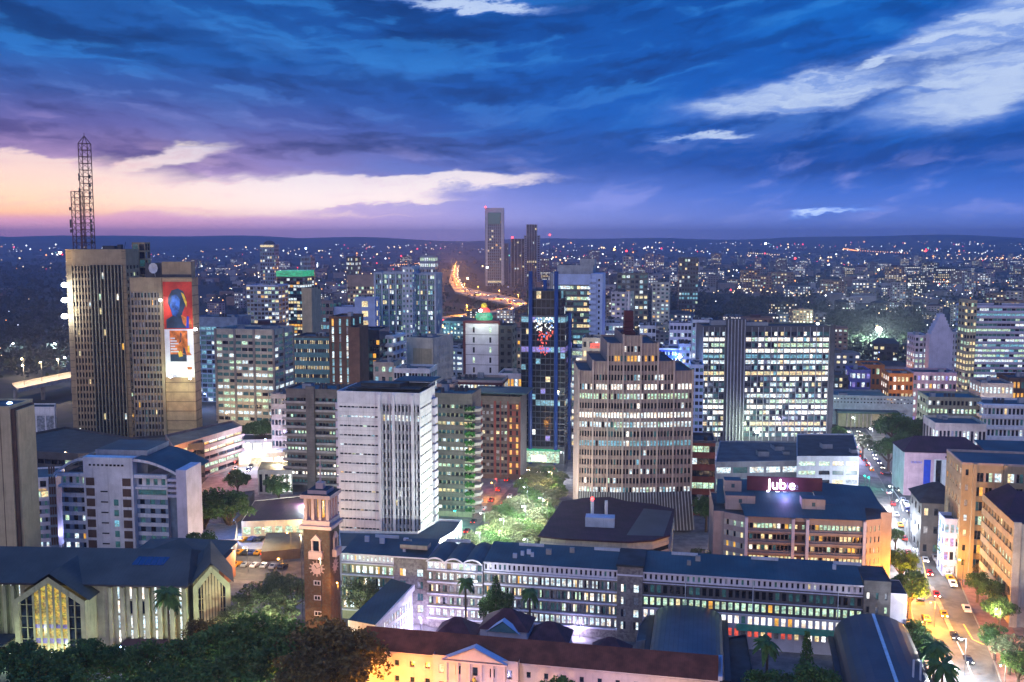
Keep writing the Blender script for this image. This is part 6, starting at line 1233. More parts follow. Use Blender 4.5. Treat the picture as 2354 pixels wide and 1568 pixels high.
for i in range(74):
    t_ = (i + .5) / 74; y = 1262 - t_ * 190 + rg.uniform(-10, 10); xm = 1135 + t_ * 130; hw = 88 * (1 - t_ * .6); x = xm + (-1 + 2 * ((i * .618) % 1)) * hw
    D_ = onz(x, y + 62 - 22 * t_, 0).y; ab = ['lower', 'middle', 'upper'][min(2, int(t_ * 3))]; sd_ = 'left' if x < xm - hw * .3 else ('right' if x > xm + hw * .3 else 'centre')
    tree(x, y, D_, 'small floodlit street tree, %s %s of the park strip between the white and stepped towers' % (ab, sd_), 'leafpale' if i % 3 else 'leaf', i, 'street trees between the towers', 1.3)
for i, (x, y, D, k_, l_) in enumerate(((832, 1322, 262, 'leafpale', 'lit green tree in front of the left end of the stone wing'), (465, 1112, 330, 'leaf', 'dark green tree right of the hotel end tower'), (525, 1120, 335, 'leaf', 'dark green tree above the white lit shop'), (455, 1215, 300, 'leaf', 'small round tree at the hotel corner'), (545, 1075, 395, 'leaf', 'dark tree below the parking decks'), (600, 958, 490, 'leaf', 'large dark tree left of the dark grey office block'), (575, 968, 500, 'leaf', 'dark tree beside the plaza lights'), (640, 1085, 380, 'leaf', 'dark tree before the small columned building'),
    (2074, 1258, 292, 'leaf', 'dark tree at the right end of the stone wing'), (2094, 1302, 268, 'leaf', 'dark tree below the one at the wing end'), (2060, 1212, 330, 'leaf', 'dark tree beside the pinkish insurance office'), (2120, 1440, 232, 'leaf', 'green lit tree above the avenue palms'), (2100, 1420, 240, 'leaf', 'green tree at the corner of the dark vaulted hall'),
    (2250, 1310, 280, 'leaf', 'dark tree right of the orange lit carriageway'), (2285, 1330, 270, 'leaf', 'dark tree before the slanting window block'), (2262, 1290, 296, 'leafwarm', 'orange lit tree beside the bright street lamp'), (2300, 1365, 256, 'leaf', 'dark tree at the foot of the corner pier'), (2325, 1450, 232, 'leafpale', 'bright green tree at the right bottom edge'), (2345, 1490, 222, 'leaf', 'dark green tree in the bottom right corner'), (2290, 1430, 240, 'leaf', 'low tree beside the yellow kerb line'),
    (2150, 1115, 345, 'leaf', 'dark tree left of the dark roofed house'), (2182, 1172, 325, 'leaf', 'dark tree below the dark roofed house'), (2196, 1222, 308, 'leaf', 'dark tree beside the violet shop front'), (2150, 1155, 335, 'leaf', 'dark tree nearest the traffic lights'),
    (2060, 942, 470, 'leaf', 'big dark tree beyond the junction, left one'), (2100, 950, 470, 'leaf', 'big dark tree beyond the junction, right one'), (2045, 1000, 440, 'leaf', 'dark tree left of the bank'), (1985, 992, 470, 'leafpale', 'bright green lit tree before the columned porch'), (2075, 990, 445, 'leaf', 'dark tree behind the bank left corner'), (1930, 975, 500, 'leaf', 'small tree beside the columned porch'),
    (1610, 1255, 305, 'leafpale', 'lit tree left of the insurance office'), (1625, 1135, 350, 'leaf', 'dark tree behind the insurance office left corner'), (1870, 1520, 205, 'leaf', 'dark tree in the court below the dark stone wing'), (1760, 1530, 205, 'leaf', 'dark low tree in the court left part'), (1285, 1545, 198, 'leaf', 'dark tree in front of the town hall right wing'), (1140, 1345, 250, 'leaf', 'thin dark tree in front of the stone wing'))):
    tree(x, y, D, l_, k_, i + 1, None, .82 if x in (1140, 1285) else 1.05)
def palm(x, y, D, label, R=3.4, fr=26):
    P0 = at(x, y, D); root = empty('palm_tree', (P0.x, P0.y, 0), 0, label, 'palm tree'); rng = random.Random(int(x)); zt = P0.z - 1.0; T = MB(); T.tube((0, 0, 0), (0, 0, zt), .38, .24, 7); T.build('trunk', 'bark', root); C_ = MB()
    for k in range(fr):
        a = rng.random() * 2 * pi; up = rng.uniform(-.7, 1.0); pts_ = []
        for j in range(7): t_ = j / 6; pts_.append(Vector((cos(a) * R * t_, sin(a) * R * t_, zt + R * (.75 * up * t_ - (1.0 - .35 * up) * t_ * t_ * .9))))
        sd_ = Vector((-sin(a), cos(a), 0))
        for j in range(6):
            w0, w1 = .75 * sin(pi * (j / 6 * .85 + .12)), .75 * sin(pi * ((j + 1) / 6 * .85 + .12))
            C_.face([pts_[j], pts_[j + 1], pts_[j + 1] + sd_ * w1 - Vector((0, 0, w1 * .6)), pts_[j] + sd_ * w0 - Vector((0, 0, w0 * .6))]); C_.face([pts_[j], pts_[j] - sd_ * w0 - Vector((0, 0, w0 * .6)), pts_[j + 1] - sd_ * w1 - Vector((0, 0, w1 * .6)), pts_[j + 1]])
    C_.build('crown', 'leaf', root); return root
palm(385, 1350, 236, 'tall palm standing before the church wall', 3.6, 60); palm(1765, 1462, 214, 'palm in the dark court left of the conifer'); palm(2150, 1470, 215, 'palm beside the avenue, upper one', 4.2); palm(2168, 1515, 208, 'palm beside the avenue, lower one', 4.2); palm(1070, 1322, 250, 'slender palm before the stone wing, left one', 2.4, 18); palm(1218, 1345, 246, 'slender palm before the stone wing, right one', 2.4, 18)
def conifer(x, y, D, label, R=2.6):
    P0 = at(x, y, D); root = empty('conifer_tree', (P0.x, P0.y, 0), 0, label, 'tree'); h = P0.z; T = MB(); T.tube((0, 0, 0), (0, 0, h * .95), .3, .05, 6); T.build('trunk', 'bark', root); C_ = MB(); rng = random.Random(int(x)); n = 22
    for k in range(n):
        z = h * (.15 + .85 * k / n); r_ = R * (1 - k / n) ** .8 + .25
        for j in range(9): a = 2 * pi * j / 9 + k; leaves(C_, (cos(a) * r_ * .7, sin(a) * r_ * .7, z), r_ * .38, .38, 9, .3, rng)
    C_.build('crown', 'leaf', root)
conifer(1856, 1448, 212, 'dark narrow conifer in the court before the dark stone wing'); conifer(1140, 1322, 249, 'layered conifer before the lit stone wing', 3.4)
for key, o in PROTO.items():
    if key not in USED:
        for c in list(o.children): bpy.data.objects.remove(c)
        bpy.data.objects.remove(o)
# ================================================================ lamps
LC = dict(white=((.86, .93, 1.0), 'lamp_white'), warm=((1.0, .72, .40), 'lamp_warm'), orange=((1.0, .40, .04), 'lamp_orange'), red=((1.0, .05, .04), 'lamp_red'), green=((.0, 1.0, .55), 'lamp_green'), blue=((.35, .48, 1.0), 'lamp_blue'), teal=((.3, 1.0, .85), 'lamp_teal'), violet=((.62, .55, 1.0), 'lamp_blue'), greenish=((.80, 1.0, .72), 'lamp_white'))
def put_light(name, col, E, parent, loc, size=.5):
    l = bpy.data.lights.new(name, 'POINT'); l.energy = E; l.color = col; l.shadow_soft_size = size
    o = bpy.data.objects.new(name, l); COL.objects.link(o); o.parent = parent; o.location = loc; return o
def lamp(x, y, z, col, E, label, hr=.28, name='street_lamp', D=None, pole=True, group=None, arm=1.2, base=0.0, lz=-.55, ly=-.3):
    P0 = onz(x, y, z) if D is None else at(x, y, D); z = P0.z; c, hm = LC[col]
    root = empty(name, (P0.x, P0.y, base), 0, label, 'lamp', group)
    if pole: q = MB(); q.tube((arm, 0, 0), (arm, 0, z - base + .2), .10, .07, 6); q.tube((arm, 0, z - base + .2), (0, 0, z - base + .25), .06, n=5); q.build('pole', 'pole', root)
    else: q = MB(); q.box(-.3, .1, z - base - .3, .3, .9, z - base + .1); q.build('bracket', 'pole', root)
    q = MB(); q.ball((0, 0, z - base), hr, 8, 5, 0, .7); q.build('lamp_head', hm, root)
    if E: put_light('light', c, E, root, (0, ly, z - base + lz - hr), .35)
    return root
K = 1.0
lamp(2197, 1249, 10, 'white', 46000, 'very bright white street lamp beside the avenue', .8)
lamp(2206, 1287, 8, 'orange', 5000, 'orange street lamp below the brightest white one by the avenue', .35)
lamp(2140, 1385, 7, 'orange', 44000, 'orange street lamp over the lower carriageway', .22); lamp(2100, 1330, 7, 'orange', 30000, 'orange street lamp over the parked cars', .2); lamp(2120, 1430, 7, 'orange', 28000, 'orange street lamp beside the barrel vaulted hall', .2)
lamp(2195, 1541, 7, 'white', 30000, 'bright white lamp among the palms by the avenue', .55); lamp(2290, 1400, 9, 'warm', 12000, 'white lamp hidden in the trees on the right pavement', .25)
lamp(2210, 1470, 9, 'white', 26000, 'white lamp over the lower junction of the avenue', .22); lamp(2300, 1530, 9, 'warm', 10000, 'warm lamp at the bottom right pavement', .22)
for i, (x, y) in enumerate(((2062, 1150), (2078, 1195), (2100, 1262), (2045, 1118))): lamp(x, y, 9, 'white', 24000, 'white street lamp along the upper avenue, %s from the junction' % ('third', 'fourth', 'farthest', 'nearest')[i], .24)
for i, (x, y, c_, l_) in enumerate(((2075, 1098, 'green', 'bright green traffic signal at the junction'), (1988, 1094, 'green', 'green traffic signal left of the bright green one'), (1997, 1098, 'green', 'second green traffic signal on the left'), (2108, 1088, 'red', 'red traffic signal before the bank'), (2117, 1100, 'red', 'red traffic signal right of the bank entrance'), (1226, 1030, 'red', 'red traffic signal in the side street'), (1140, 1101, 'red', 'red signal in the side street trees'), (546, 1038, 'red', 'red signal by the plaza lights'))):
    lamp(x, y, 5, c_, 900 if c_ == 'green' else 1200, l_, .42 if i in (0,) else .3, 'traffic_light', arm=.4)
for i, (x, y, E, c_) in enumerate(((1095, 1225, 26000, 'white'), (1150, 1195, 26000, 'greenish'), (1200, 1165, 22000, 'white'), (1145, 1250, 20000, 'greenish'), (1205, 1120, 16000, 'white'), (1262, 1085, 16000, 'warm'), (1240, 1145, 14000, 'white'), (1105, 1180, 14000, 'greenish'), (1290, 1040, 16000, 'white'), (1205, 1240, 14000, 'white'))):
    lamp(x, y, 12, c_, E, 'white street lamp above the park strip trees, number %s from the bottom' % ('two', 'five', 'seven', 'one', 'eight', 'nine', 'six', 'four', 'ten', 'three')[i], .22)
lamp(534, 1195, 7, 'blue', 14000, 'bright blue white lamp over the white shop', .45); lamp(470, 1228, 6, 'white', 14000, 'white lamp before the shop wall', .2); lamp(640, 1052, 13, 'warm', 22000, 'warm star bright lamp above the small columned building', .5); lamp(570, 1020, 12, 'white', 16000, 'white lamp over the plaza beyond the hotel', .5); lamp(610, 1010, 12, 'violet', 12000, 'violet lamp over the plaza', .3); lamp(540, 1062, 8, 'red', 5000, 'red lamp among plaza cars', .3)
lamp(600, 1478, 0, 'greenish', 24000, 'hidden lamp added to brighten the pale trees left of the clock tower', .2, D=238); lamp(665, 1478, 0, 'greenish', 14000, 'second hidden lamp added to brighten the pale trees', .2, D=238); lamp(610, 1600, 0, 'warm', 9000, 'warm lamp glinting through the dark bottom trees', .25, D=207); lamp(690, 1620, 0, 'orange', 12000, 'orange lamp below the brownish bottom trees', .25, D=205); lamp(500, 1620, 0, 'greenish', 8000, 'pale lamp below the dark bottom trees', .25, D=205); lamp(560, 1260, 8, 'warm', 9000, 'warm lamp over the car park', .2); lamp(640, 1285, 7, 'orange', 3500, 'orange lamp by the long shed', .35); lamp(690, 1200, 6, 'warm', 1500, 'warm lamp on the market roof edge', .3); lamp(605, 1215, 8, 'warm', 8000, 'warm lamp before the market roof', .2)  # first pair stands unseen before the pale trees, added to brighten them
lamp(660, 1225, 8, 'orange', 7000, 'orange lamp beside the clock tower balcony', .3)
lamp(832, 1312, 12, 'white', 6500, 'bright lamp on the left wall of the stone wing', .42, 'wall_lamp', pole=False, ly=-1.6)
lamp(1094, 1337, 0, 'white', 3500, 'small white wall lamp beside the wavy roof', .28, 'wall_lamp', D=254, pole=False, ly=-1.6)
lamp(1690, 1398, 6, 'teal', 3000, 'teal lamp above the shiny barrel vault', .35, 'wall_lamp', pole=False, ly=-1.0)
lamp(1807, 1408, 6, 'teal', 5000, 'teal white lamp before the dark stone wing', .5, 'wall_lamp', pole=False, ly=-1.0)
for i, (x, y, z, E) in enumerate(((1045, 1440, 3, 6000), (1250, 1425, 3, 5000), (1330, 1442, 3, 3500), (965, 1420, 4, 7000), (1420, 1445, 3, 3500))): lamp(x, y, z, 'violet', E, 'violet white floodlight in the court, %s counted from the left' % ('second', 'third', 'fourth', 'first', 'fifth')[i], .25, 'floodlight', arm=.3)
lamp(905, 1360, 7, 'greenish', 6500, 'floodlight between the clock tower and the blue roofed annex', .2, 'floodlight')
for i, (x, y, z, E, c_) in enumerate(((860, 1640, 5, 16000, 'orange'), (905, 1640, 5, 12000, 'orange'), (1010, 1645, 5, 2500, 'warm'), (1110, 1650, 6, 4500, 'violet'), (1250, 1655, 7, 4500, 'warm'), (1400, 1660, 8, 5000, 'violet'), (1540, 1670, 8, 5000, 'warm'), (760, 1590, 6, 12000, 'orange'), (800, 1560, 5, 12000, 'orange'))):
    lamp(x, y, z, c_, E, 'street lamp in front of the town hall, %s from the left' % ('third', 'fourth', 'fifth', 'sixth', 'seventh', 'eighth', 'ninth', 'first', 'second')[i], .2)
lamp(765, 1628, 8, 'orange', 12000, 'orange lamp out of view, added to light the brownish trees, left', .2); lamp(850, 1615, 8, 'orange', 9000, 'orange lamp out of view, added to light the brownish trees, right', .2); lamp(560, 1640, 8, 'greenish', 6000, 'pale street lamp below the dark bottom trees, middle', .2); lamp(250, 1640, 8, 'greenish', 6000, 'pale street lamp below the dark bottom trees, left', .2)  # orange pair lies below the frame, added to light the tree fronts
lamp(275, 1487, 6, 'violet', 5000, 'violet lamp at the foot of the church', .42); lamp(120, 1500, 2, 'greenish', 2500, 'floodlight before the stained glass gable', .2, 'floodlight', arm=.2, ly=-.6); lamp(330, 1500, 4, 'greenish', 3500, 'floodlight before the church side wall', .2, 'floodlight', arm=.2); lamp(475, 1450, 4, 'greenish', 3500, 'floodlight before the right church gable', .2, 'floodlight', arm=.2); lamp(20, 1500, 4, 'greenish', 3500, 'floodlight at the left end of the church', .2, 'floodlight', arm=.2)
lamp(735, 1285, 0, 'warm', 3500, 'floodlight aimed at the clock tower belfry', .2, 'floodlight', D=222, arm=.2); lamp(775, 1340, 0, 'orange', 1800, 'orange floodlight right of the clock tower', .2, 'floodlight', D=231, arm=.2); lamp(690, 1230, 0, 'warm', 5000, 'floodlight left of the clock tower cornice', .18, 'floodlight', D=226, arm=.2)
lamp(22, 928, 0, 'violet', 12000, 'bright blue white lamp on top of the beige slab', .8, 'floodlight', D=296, pole=False, ly=1)
for i, (y, z) in enumerate(((655, 0), (690, 0), (727, 0))): lamp(149, y, 0, 'white', 2600, '%s blinding white floodlight on the left edge of the tan tower' % ('upper', 'middle', 'lower')[i], 1.7, 'floodlight', D=476, pole=False, group=None)
lamp(138, 581, 0, 'warm', 900, 'warm lamp at the top left corner of the tan tower', .8, 'floodlight', D=476, pole=False); lamp(369, 690, 0, 'white', 2600, 'white floodlight at the left edge of the advertisement', .8, 'floodlight', D=464, pole=False, lz=0, ly=-1); lamp(449, 757, 0, 'white', 2400, 'white floodlight at the right edge of the advertisement', .9, 'floodlight', D=464, pole=False); lamp(392, 866, 0, 'greenish', 3500, 'white uplight at the foot of the advertisement, left', .75, 'floodlight', D=464, pole=False, lz=1.2, ly=-1.5); lamp(437, 870, 0, 'greenish', 2800, 'white uplight at the foot of the advertisement, right', .6, 'floodlight', D=464, pole=False, lz=1.2, ly=-1.5)
for i, (x, y, E, c_) in enumerate(((150, 1040, 5000, 'warm'), (230, 1060, 5000, 'warm'), (330, 1050, 6000, 'warm'), (430, 1040, 26000, 'orange'))): lamp(x, y, 17, c_, E, 'warm street lamp at the foot of the tan towers, %s from the left' % ('first', 'second', 'third', 'fourth')[i], .25)
lamp(320, 1215, 4, 'violet', 8000, 'floodlight before the hotel, right one', .25, 'floodlight', base=0); lamp(180, 1215, 4, 'violet', 8000, 'floodlight before the hotel, left one', .25, 'floodlight'); lamp(500, 1005, 14, 'orange', 22000, 'orange lamp beside the parking decks', .3); lamp(430, 1220, 6, 'violet', 3500, 'violet lamp at the hotel end tower', .25)
# floodlights around the white tower and stepped tower
lamp(700, 1150, 8, 'white', 20000, 'white floodlight on the market roof facing the white tower', .3, 'floodlight'); lamp(1030, 1235, 12, 'warm', 4500, 'warm floodlight on the podium right of the white tower', .25, 'floodlight', base=10)
lamp(1250, 1150, 16, 'warm', 22000, 'added warm floodlight left of the stepped tower', .3, 'floodlight')  # side floodlight added to brighten the front of the stepped tower
lamp(1740, 993, 8, 'greenish', 26000, 'bright white lamp at the foot of the broad lit office', .9); lamp(1680, 1020, 8, 'violet', 18000, 'violet lamp at the foot of the dark service shaft', .4); lamp(1850, 1000, 8, 'violet', 14000, 'violet lamp right at the foot of the broad lit office', .4)
lamp(1660, 1240, 6, 'warm', 5000, 'added warm side lamp left of the insurance office', .25)  # added at the side to light the office front
lamp(1045, 1175, 6, 'green', 3500, 'green floodlight under the planted balconies', .3, 'floodlight'); lamp(1130, 1110, 7, 'orange', 9000, 'orange lamp below the brown block', .25)
lamp(1017, 750, 12, 'orange', 90000, 'large orange street lamp near the expressway', 2.0); lamp(1105, 714, 0, 'greenish', 9000, 'green white lamp on the domed mauve tower', .9, 'floodlight', D=498, pole=False); lamp(1563, 820, 0, 'blue', 20000, 'blue white lamp on the blue glowing block', 1.1, 'floodlight', D=515, pole=False); lamp(1283, 900, 0, 'warm', 3000, 'sharp white lamp on the dark blue glass tower', .55, 'floodlight', D=459, pole=False)
lamp(1880, 744, 0, 'greenish', 12000, 'bright lamp on the roof of the broad lit office', .75, 'floodlight', D=514, pole=False); lamp(2020, 757, 20, 'greenish', 700000, 'brilliant floodlight over the dark park', 3.2); lamp(1416, 985, 0, 'teal', 300, 'teal lamp behind a window of the stepped tower', .01, 'floodlight', D=346, pole=False)
for i, (x, y, E, c_) in enumerate(((30, 790, 20000, 'white'), (125, 790, 20000, 'white'), (148, 822, 20000, 'white'), (50, 825, 26000, 'warm'), (235, 790, 9000, 'warm'))): lamp(x, y, 14, c_, E, 'white street lamp at the roundabout left of the tan tower, %s' % ('far left', 'upper right', 'lower right', 'lower left', 'hidden')[i], .8)
for i, (x, y, E, c_) in enumerate(((1250, 1010, 30000, 'blue'), (1210, 1010, 16000, 'green'), (1300, 975, 26000, 'white'), (1315, 900, 26000, 'white'), (1600, 900, 30000, 'violet'), (1520, 870, 26000, 'blue'), (1960, 1010, 20000, 'violet'), (2000, 985, 16000, 'white'), (2120, 965, 12000, 'orange'), (2180, 930, 26000, 'orange'), (2290, 975, 26000, 'white'), (2060, 885, 22000, 'orange'), (2150, 890, 22000, 'violet'), (2000, 925, 9000, 'greenish'), (1960, 960, 16000, 'greenish'), (2200, 1000, 14000, 'orange'), (2105, 1060, 9000, 'violet'), (2180, 1062, 9000, 'violet'), (2150, 860, 30000, 'violet'), (560, 905, 9000, 'warm'), (520, 950, 9000, 'warm'), (640, 960, 9000, 'warm'), (470, 905, 26000, 'blue'), (1010, 800, 40000, 'greenish'), (1040, 840, 30000, 'greenish'), (905, 830, 26000, 'white'), (1180, 900, 20000, 'warm'), (740, 700, 60000, 'violet'), (800, 760, 40000, 'blue'), (1400, 770, 60000, 'white'), (960, 760, 60000, 'teal'), (1350, 780, 50000, 'violet'), (870, 760, 50000, 'teal'), (2300, 880, 20000, 'orange'))):
    lamp(x, y, 10, c_, E, '%s street lamp at the foot of the mid distance blocks, spot %d' % (c_ if c_ != 'greenish' else 'greenish white', i + 1) if 0 else '%s street lamp glowing %s' % ({'greenish': 'pale green'}.get(c_, c_), ['before the blue glass tower entrance', 'at the glass tower left foot', 'right of the blue glass tower foot', 'in the gap beside the blue glass tower', 'left of the broad lit office', 'below the blue glowing block', 'in the street right of the grey office', 'by the bright small tree', 'behind the bank left corner', 'behind the greenish grey office', 'before the white banded block', 'before the orange lit ornate block', 'before the pink lit ornate block', 'before the columned porch', 'left of the columned porch', 'behind the bank roof', 'before the bank left wall', 'before the bank columns', 'below the gothic pale block', 'before the green lit grid office', 'left of the green lit grid office', 'right of the green lit grid office', 'before the blue lit glass office', 'beside the pale white block', 'below the pale white block', 'below the white balconied block', 'below the mauve tower', 'before the plain beige slab', 'before the pale blue blocks', 'left behind the stepped tower', 'before the paired glass towers', 'behind the dark blue glass tower', 'beside the brown shaft tower', 'before the orange shop front'][i]), .3)
# ================================================================ cars
def make_car(paint):
    root = empty('parked_car', (0, 0, 0)); L, W_, = 4.3, 1.75
    b = MB(); prof = [(-2.15, .35), (-2.15, .78), (-1.9, .92), (-1.15, 1.0), (-.55, 1.40), (.85, 1.42), (1.6, 1.02), (2.08, .95), (2.15, .7), (2.15, .35)]
    n = len(prof); i0 = 0
    for sgn in (-1, 1):
        for x, z in prof: b.v.append((sgn * (W_ / 2 - (.16 if z > 1.1 else 0)), x, z))
    b.f.append(tuple(range(n))); b.m.append(0); b.f.append(tuple(n + k for k in reversed(range(n)))); b.m.append(0)
    for k in range(n): b.f.append((k, n + k, n + (k + 1) % n, (k + 1) % n)); b.m.append(0)
    b.build('body', paint, root)
    g = MB(); g.face([(-.62, -1.12, 1.03), (.62, -1.12, 1.03), (.58, -.6, 1.40), (-.58, -.6, 1.40)]); g.face([(.62, 1.55, 1.08), (-.62, 1.55, 1.08), (-.58, .9, 1.43), (.58, .9, 1.43)])
    for s_ in (-1, 1): g.face([(s_ * .80, -.9, 1.02), (s_ * .80, 1.3, 1.04), (s_ * .735, .8, 1.36), (s_ * .735, -.5, 1.35)][::s_])
    g.build('window', 'pane_deep', root)
    for sx in (-1, 1):
        for yy in (-1.35, 1.3): w_ = MB(); w_.tube((sx * .68, yy, .33), (sx * .90, yy, .33), .33, n=10); w_.build('wheel', 'rubber', root)
        h_ = MB(); h_.box(sx * .62 - .17, -2.2, .62, sx * .62 + .17, -2.14, .80); h_.build('headlight', 'headlight', root)
        h_ = MB(); h_.box(sx * .66 - .14, 2.14, .68, sx * .66 + .14, 2.2, .86); h_.build('taillight', 'taillight', root)
    return root
CARS = {c: make_car(c) for c in ('carwhite', 'carsilver', 'cardark', 'carred', 'caryellow', 'carblue')}; CU = set()
CN = dict(carwhite='white', carsilver='silver', cardark='black', carred='red', caryellow='yellow', carblue='dark blue')
ck_kids = {c: [k for k in o.children] for c, o in CARS.items()}
def car(P0, rz, c, label, group, s=1.0, lights=True):
    if c in CU:
        o = CARS[c].copy(); COL.objects.link(o)
        for ch in ck_kids[c]:
            if not lights and ch.name.split('.')[0] in ('headlight', 'taillight'): continue
            d = ch.copy(); COL.objects.link(d); d.parent = o
    else: o = CARS[c]; CU.add(c)
    o.location = P0; o.rotation_euler = (0, 0, rz); o.scale = (s, s, s); tag(o, label, 'car', group)
rg = random.Random(5); cl = list(CN)
def dirz(a, c): d = c - a; return atan2(-d.x, d.y)
ordn = ['first', 'second', 'third', 'fourth', 'fifth', 'sixth', 'seventh', 'eighth', 'ninth', 'tenth', 'eleventh', 'twelfth', 'thirteenth', 'fourteenth', 'fifteenth', 'sixteenth', 'seventeenth', 'eighteenth', 'nineteenth', 'twentieth']
row = [(2083, 1160, 'carwhite'), (2089, 1172, 'carwhite'), (2095, 1185, 'cardark'), (2101, 1197, 'carblue'), (2107, 1209, 'carwhite'), (2113, 1219, 'carwhite'), (2121, 1233, 'cardark'), (2127, 1244, 'carblue'), (2132, 1254, 'cardark'), (2138, 1264, 'carsilver'), (2144, 1275, 'carwhite'), (2150, 1286, 'carsilver'), (2158, 1298, 'carwhite'), (2178, 1322, 'carwhite'), (2184, 1334, 'caryellow'), (2190, 1346, 'carwhite'), (2222, 1404, 'carwhite')]
for i, (x, y, c) in enumerate(row):
    P0 = onz(x, y, .04); a, c2 = onz(x, y, 0), onz(x - 6, y - 12, 0); car(P0, dirz(a, c2), c, '%s car parked on the right side of the avenue, %s from the junction' % (CN[c], ordn[i]), 'cars parked along the avenue', 1.12, lights=(i % 5 == 0))
k = 0
for rw, (xa, ya, xb, yb, n) in enumerate(((552, 1272, 668, 1277, 9), (560, 1243, 640, 1240, 5), (545, 1300, 650, 1306, 6))):
    for j in range(n):
        t_ = j / (n - 1); c = rg.choice(cl); P0 = onz(xa + (xb - xa) * t_, ya + (yb - ya) * t_, .04); car(P0, rg.uniform(-.1, .1) + 2.9, c, '%s car in the %s row of the car park, %s from the left' % (CN[c], ('middle', 'far', 'near')[rw], ordn[j]), 'cars in the car park', 1.0, False)
def queue(px, n, lab, grp, spread, flip, z=.04, s=1.0):
    P_ = [onz(x, y, z) for x, y in px]; L = [0]
    for a, c in zip(P_, P_[1:]): L.append(L[-1] + (c - a).length)
    for i in range(n):
        t_ = L[-1] * (i + rg.uniform(.2, .8)) / n; j = max(q for q in range(len(L) - 1) if L[q] <= t_); f = (t_ - L[j]) / (L[j + 1] - L[j]); a, c = P_[j], P_[j + 1]
        d = (c - a).normalized(); nn = Vector((d.y, -d.x, 0)); lane = i % 2
        col = rg.choice(cl); P0 = a + (c - a) * f + nn * spread * (lane - .5 + rg.uniform(-.08, .08)); rz = dirz(a, c) + (pi if (lane == flip) else 0)
        car(P0, rz, col, '%s car %s, %s' % (CN[col], lab, (ordn[i] if i < 20 else 'further than twentieth, number %d' % (i + 1)) + ' along'), grp, s)
queue([(1065, 1268), (1120, 1185), (1180, 1110), (1225, 1050), (1262, 1000)], 26, 'in the tree lined side street', 'cars in the tree lined side street', 6, 0)
queue([(1130, 1270), (1190, 1180), (1240, 1110), (1280, 1040), (1300, 1000)], 22, 'in the right lane beside the stepped tower', 'cars beside the stepped tower', 6, 1)
queue([(2020, 1085), (1995, 1050), (1975, 1020), (1960, 990)], 20, 'queueing beyond the junction', 'cars queueing beyond the junction', 6, 0)
queue([(545, 1092), (575, 1060), (610, 1028), (640, 1010)], 18, 'in the plaza street beyond the hotel', 'cars in the plaza street', 6, 0)
queue([(2040, 1095), (2100, 1092), (2160, 1090)], 9, 'crossing the junction before the bank', 'cars crossing the junction', 5, 0)
queue([(2222, 1560), (2180, 1480), (2150, 1420), (2128, 1360), (2110, 1290), (2092, 1230), (2070, 1170), (2050, 1120)], 24, 'driving on the avenue', 'cars driving on the avenue', 5, 0)
# ================================================================ elevated roads
def deck(name, label, up, lo, z, nl, E, col='warm', cars=0, lane=10):
    U_ = [onz(x, y, z) for x, y in up]; L_ = [onz(x, y, z) for x, y in lo]; root = empty(name, tuple(L_[0].xy) + (0,), 0, label, 'flyover'); O = root.location.copy()
    q = MB(); q.strip([p - O for p in L_], [p - O for p in U_]); q.strip([p - O - Vector((0, 0, 1.6)) for p in U_], [p - O - Vector((0, 0, 1.6)) for p in L_]); q.build('deck', 'concrete', root)
    for E_ in (U_, L_):
        q = MB()
        for a, c in zip(E_, E_[1:]): q.face([a - O - Vector((0, 0, 1.6)), c - O - Vector((0, 0, 1.6)), c - O + Vector((0, 0, 1.0)), a - O + Vector((0, 0, 1.0))])
        q.build('parapet', 'concrete', root)
    M_ = [(a + c) / 2 for a, c in zip(U_, L_)]
    for p in M_[::1]: q = MB(); q.tube(p - O - Vector((0, 0, z)), p - O - Vector((0, 0, 1.61)), 1.3, n=8); q.build('pier', 'concrete', root)
    Ls = [0]
    for a, c in zip(M_, M_[1:]): Ls.append(Ls[-1] + (c - a).length)
    for i in range(nl):
        t_ = Ls[-1] * (i + .5) / nl; j = max(q for q in range(len(Ls) - 1) if Ls[q] <= t_); f = (t_ - Ls[j]) / (Ls[j + 1] - Ls[j]); p = M_[j] + (M_[j + 1] - M_[j]) * f
        r_ = empty('street_lamp', (p.x, p.y, z), 0, '%s lamp post on %s, %s along' % (col, {'expressway': 'the curving expressway, added to light the deck', 'flyover': 'the golden flyover'}[name], ordn[i] if i < 20 else 'number %d' % (i + 1)), 'lamp', 'lamp posts on the %s' % name)
        q = MB(); q.tube((0, 0, 0), (0, 0, 13), .18, .12, 6); q.build('pole', 'pole', r_); hh = MB(); hh.ball((0, -1, 13), .7, 8, 5, 0, .5); hh.build('lamp_head', LC[col][1], r_); put_light('light', LC[col][0], E, r_, (0, -1.5, 11.5), .5)  # expressway posts are added; their lamps supply the glow on the deck
    return M_
deck('expressway', 'curving elevated expressway lit by added lamp posts, left of the tallest skyscraper', [(1056, 610), (1054, 625), (1052, 642), (1066, 660), (1100, 669), (1150, 678), (1200, 690), (1212, 700), (1170, 715), (1090, 727), (1000, 736)], [(1042, 610), (1036, 628), (1032, 648), (1046, 672), (1090, 685), (1138, 695), (1176, 701), (1180, 705), (1148, 712), (1085, 722), (1000, 731)], 11, 20, 120000, 'orange')
deck('flyover', 'straight golden lit flyover left of the tan tower', [(28, 884), (95, 871), (165, 857), (240, 846)], [(42, 897), (100, 884), (168, 870), (240, 858)], 12, 5, 26000)
queue([(1049, 612), (1045, 636), (1058, 664), (1095, 677), (1144, 687), (1190, 697), (1192, 703), (1158, 713), (1088, 724), (1005, 733)], 90, 'driving on the curving expressway', 'cars on the expressway', 14, 0, 11.1, 1.5)
for c, o in CARS.items():
    if c not in CU:
        for ch in list(o.children): bpy.data.objects.remove(ch)
        bpy.data.objects.remove(o)
